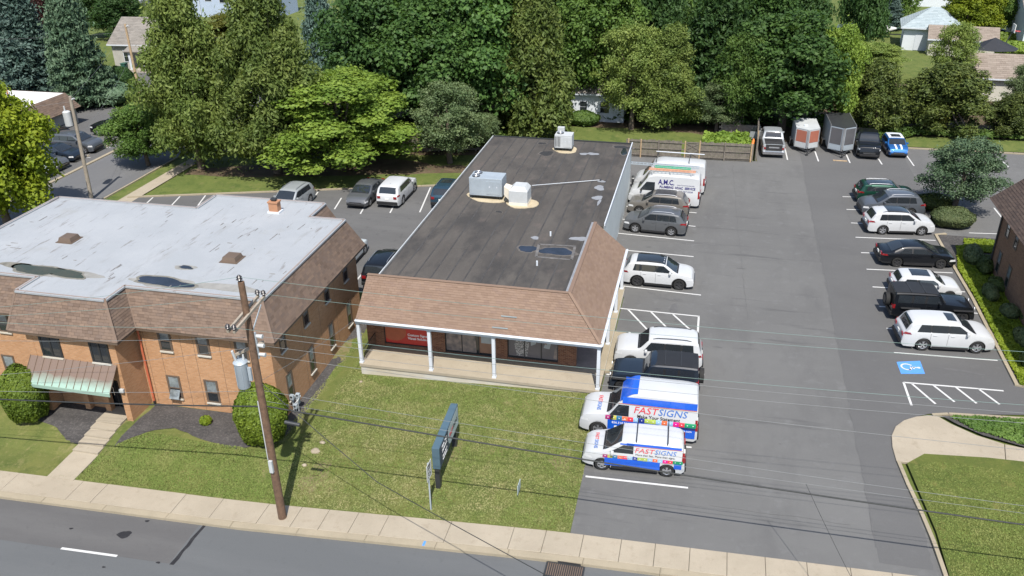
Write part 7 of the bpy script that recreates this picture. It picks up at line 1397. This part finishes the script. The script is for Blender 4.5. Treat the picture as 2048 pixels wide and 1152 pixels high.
c=G(490,40); hs=house('pale blue and stone two storey house at the top left','far_house',c[0]-3,c[1]+6,16,8,5.6,2.6,'siding_blue','grey_shingle',[(-4.5,2.6,3.9,1.2,'f'),(-1.5,2.4,3.9,1.7,'f'),(1.5,2.6,3.9,1.2,'f'),(4.5,2.6,3.9,1.2,'f'),(6.5,.7,1.9,1.2,'f')]); m=MB(); m.box(-.2,8.05,-4.06,-3.9,-.2,2.2,'stone_wall'); m.build('stone_facing',hs,local=True); m=MB(); m.tube([(-6.2,-4.2,0),(-6.2,-4.2,5.4)],.07,'white_trim',8); m.build('downspout',hs,local=True)
c=G(250,8); house('white house cut by the top edge at the far left','far_house',c[0]-4,c[1]+6,12,8,5,2.5,'siding_white','grey_shingle',[(2,1,2.3,1,'f')])
# low commercial building with a white flat roof
c0_=G(158,246); lw=thing('low_building','low commercial building with white flat roof and brown shingle edge','building',(c0_[0]-6,c0_[1]+8,0)); bx,by=c0_
m=MB(); m.box(bx-14,bx,by-12.5,by,-.2,2.2,'stucco_grey'); m.build('wall',lw); e=[(bx-14.5,by-13),(bx+.5,by-13),(bx+.5,by+.3),(bx-14.5,by+.3)]; tt=[(bx-14,by-12.2),(bx-.5,by-12.2),(bx-.5,by-.4),(bx-14,by-.4)]
for i in range(4): j=(i+1)%4; shingles('shingle_slope',lw,(*e[i],1.75),(*e[j],1.75),(*tt[j],3.3),(*tt[i],3.3),'brown_shingle',.2,.45,.02,i)
m=MB()
for i in range(4): j=(i+1)%4; m.add([(*e[i],1.73),(*e[j],1.73),(*tt[j],3.28),(*tt[i],3.28)],[(0,1,2,3)],'brown_shingle')
m.build('roof_deck',lw,recalc=False); m=MB(); m.prism(tt,3.0,3.25,'boat_cover'); m.build('flat_roof',lw)
m=MB(); m.tube([(bx+.15,by-12,.5),(bx+.15,by-.4,.5)],.05,'dark_metal',6); m.build('wall_rail',lw); m=MB(); m.tube([(bx-6,by-2,3.2),(bx-6,by-2,4.0)],.06,'rust_red',8); m.build('vent_pipe',lw)
# white shed behind the roof unit
c=G(1185,250); house('white cottage half hidden behind the trees beyond the fence','shed_house',c[0]+.2,c[1]+4,5.6,5,3.0,2.4,'siding_white','grey_shingle',[(.8,.9,2.0,.9,'f'),(-1.4,.9,2.0,.7,'f')])
# upper right: garages, canopy, hoop, boat
c=G(1812,100); house('white garage with blue grey hip roof at the upper right','garage_building',c[0]+3.4,c[1]+3.0,7.2,6.2,3.1,2.2,'siding_white','blue_grey_shingle',[],'hip',.5,R_(-8),door=(-1.0,2.2,2.2,'white_trim'))
c=G(1840,112); house('small shed with tan brown gable roof before the white garage','garage_building',c[0]+5.2,c[1]+2.4,8.0,3.6,2.2,1.4,'siding_cream','tan_brown_shingle',[],'gable',.3,R_(-6))
c=G(1985,200); house('garage with wide grey brown roof at the right edge','garage_building',c[0]+2.6,c[1]+2.6,11.0,6.2,2.6,1.9,'siding_cream','tan_brown_shingle',[(-3.4,1.0,1.9,.9,'f')],'gable',.4,R_(-2))
c=G(2046,110); house('white house cut by the right edge behind the hedges','far_house',c[0]+3.5,c[1]+4,8,8,5,2.4,'siding_white','grey_shingle',[(0,1,2.2,1,'s'),(-2,3,4.2,1,'f')])
c=G(1855,22); house('white house wall high at the top right behind the trees','far_house',c[0]+2,c[1]+9,11,8,5,2.6,'siding_white','grey_shingle',[(0,1.5,2.8,1.2,'f')]); c=G(1995,14); house('pale house with reddish roof at the top right edge','far_house',c[0]+2,c[1]+9,12,8,4.5,2.4,'siding_cream','tan_shingle',[(0,1.5,2.8,1.2,'f'),(3,1.5,2.8,1.2,'f')])
sheet('far_road',[G(1940,98),G(2080,96),G(2080,62),G(1940,64)],-.02,'concrete',step=50,hf=lambda x,y:0); sheet('far_lawn_path',[G(1935,103),G(2060,105),G(2060,99),G(1935,97)],.0,'concrete',step=50,hf=lambda x,y:0)
c=G(1985,133); o=thing('canopy_tent','black peaked canopy tent behind the brown roofed garage','tent',(c[0],c[1]+1.5,0))
for k in range(8):
    a0,a1=k*math.pi/4,(k+1)*math.pi/4; m=MB(); m.slab([(3.0*math.cos(a0),2.4*math.sin(a0),2.0),(3.0*math.cos(a1),2.4*math.sin(a1),2.0),(0,0,3.3)],.03,'tarp_black'); m.build('roof_panel',o,local=True)
for k in range(4): a0=k*math.pi/2+.785; m=MB(); m.tube([(2.7*math.cos(a0),2.1*math.sin(a0),0),(2.7*math.cos(a0),2.1*math.sin(a0),2.1)],.04,'dark_metal',6); m.build('leg',o,local=True)
c=G(2026,140); o=thing('barrel','bright blue barrel beside the canopy tent','barrel',(c[0],c[1],0)); m=MB(); m.tube([(0,0,0),(0,0,.1),(0,0,.8),(0,0,1.6),(0,0,1.7)],[.5,.55,.58,.55,.5],'bin_blue',16); m.build('drum',o,local=True,smooth=40); m=MB(); m.tube([(0,0,1.7),(0,0,1.73)],.45,'text_blue',16); m.build('lid',o,local=True)
c=G(2000,130); o=thing('basketball_hoop','basketball hoop with clear backboard above the canopy tent','hoop',(c[0]+.2,c[1]+1,0)); m=MB(); m.tube([(0,0,0),(.1,0,2.5),(.7,0,4.2)],.07,'dark_metal',8); m.build('pole',o,local=True); m=MB(); m.box(.65,.72,-.6,.6,3.9,4.9,'plate'); m.build('backboard',o,local=True); m=MB(); m.tube([(1.15+.33*math.cos(a),.33*math.sin(a),4.05) for a in np.linspace(0,6.28,14)],.03,'text_red',6,False); m.build('rim',o,local=True)
c=G(1730,75); o=thing('covered_boat','boat under a pale grey cover behind the old conifer','boat',(c[0],c[1]+1,0),R_(-4)); pr_=[]; m=MB(); N=12; st_=((-4,.3,.8,1.0),(-3.8,.9,.55,1.5),(-2,1.15,.45,1.8),(0,1.2,.4,2.5),(1.5,1.15,.4,2.1),(3,.8,.6,1.6),(4.2,.1,1.1,1.4))
m.add([(x,w2*math.cos(a),zl+(zh-zl)*(.5+.5*math.sin(a))) for x,w2,zl,zh in st_ for a in np.linspace(0,2*math.pi,N+1)[:-1]],[(i*N+k,i*N+(k+1)%N,(i+1)*N+(k+1)%N,(i+1)*N+k) for i in range(6) for k in range(N)],'boat_cover'); m.build('cover',o,local=True,smooth=50); m=MB(); m.bar((-3,0,.45),(5,0,.45),.15,.15,'dark_metal'); m.build('trailer_frame',o,local=True)
for sgn in (-1,1): m=MB(); m.tube([(-1,sgn*.9,.35),(-1,sgn*1.1,.35)],.35,'rubber',16); m.build('wheel',o,local=True)
c=G(1793,208);
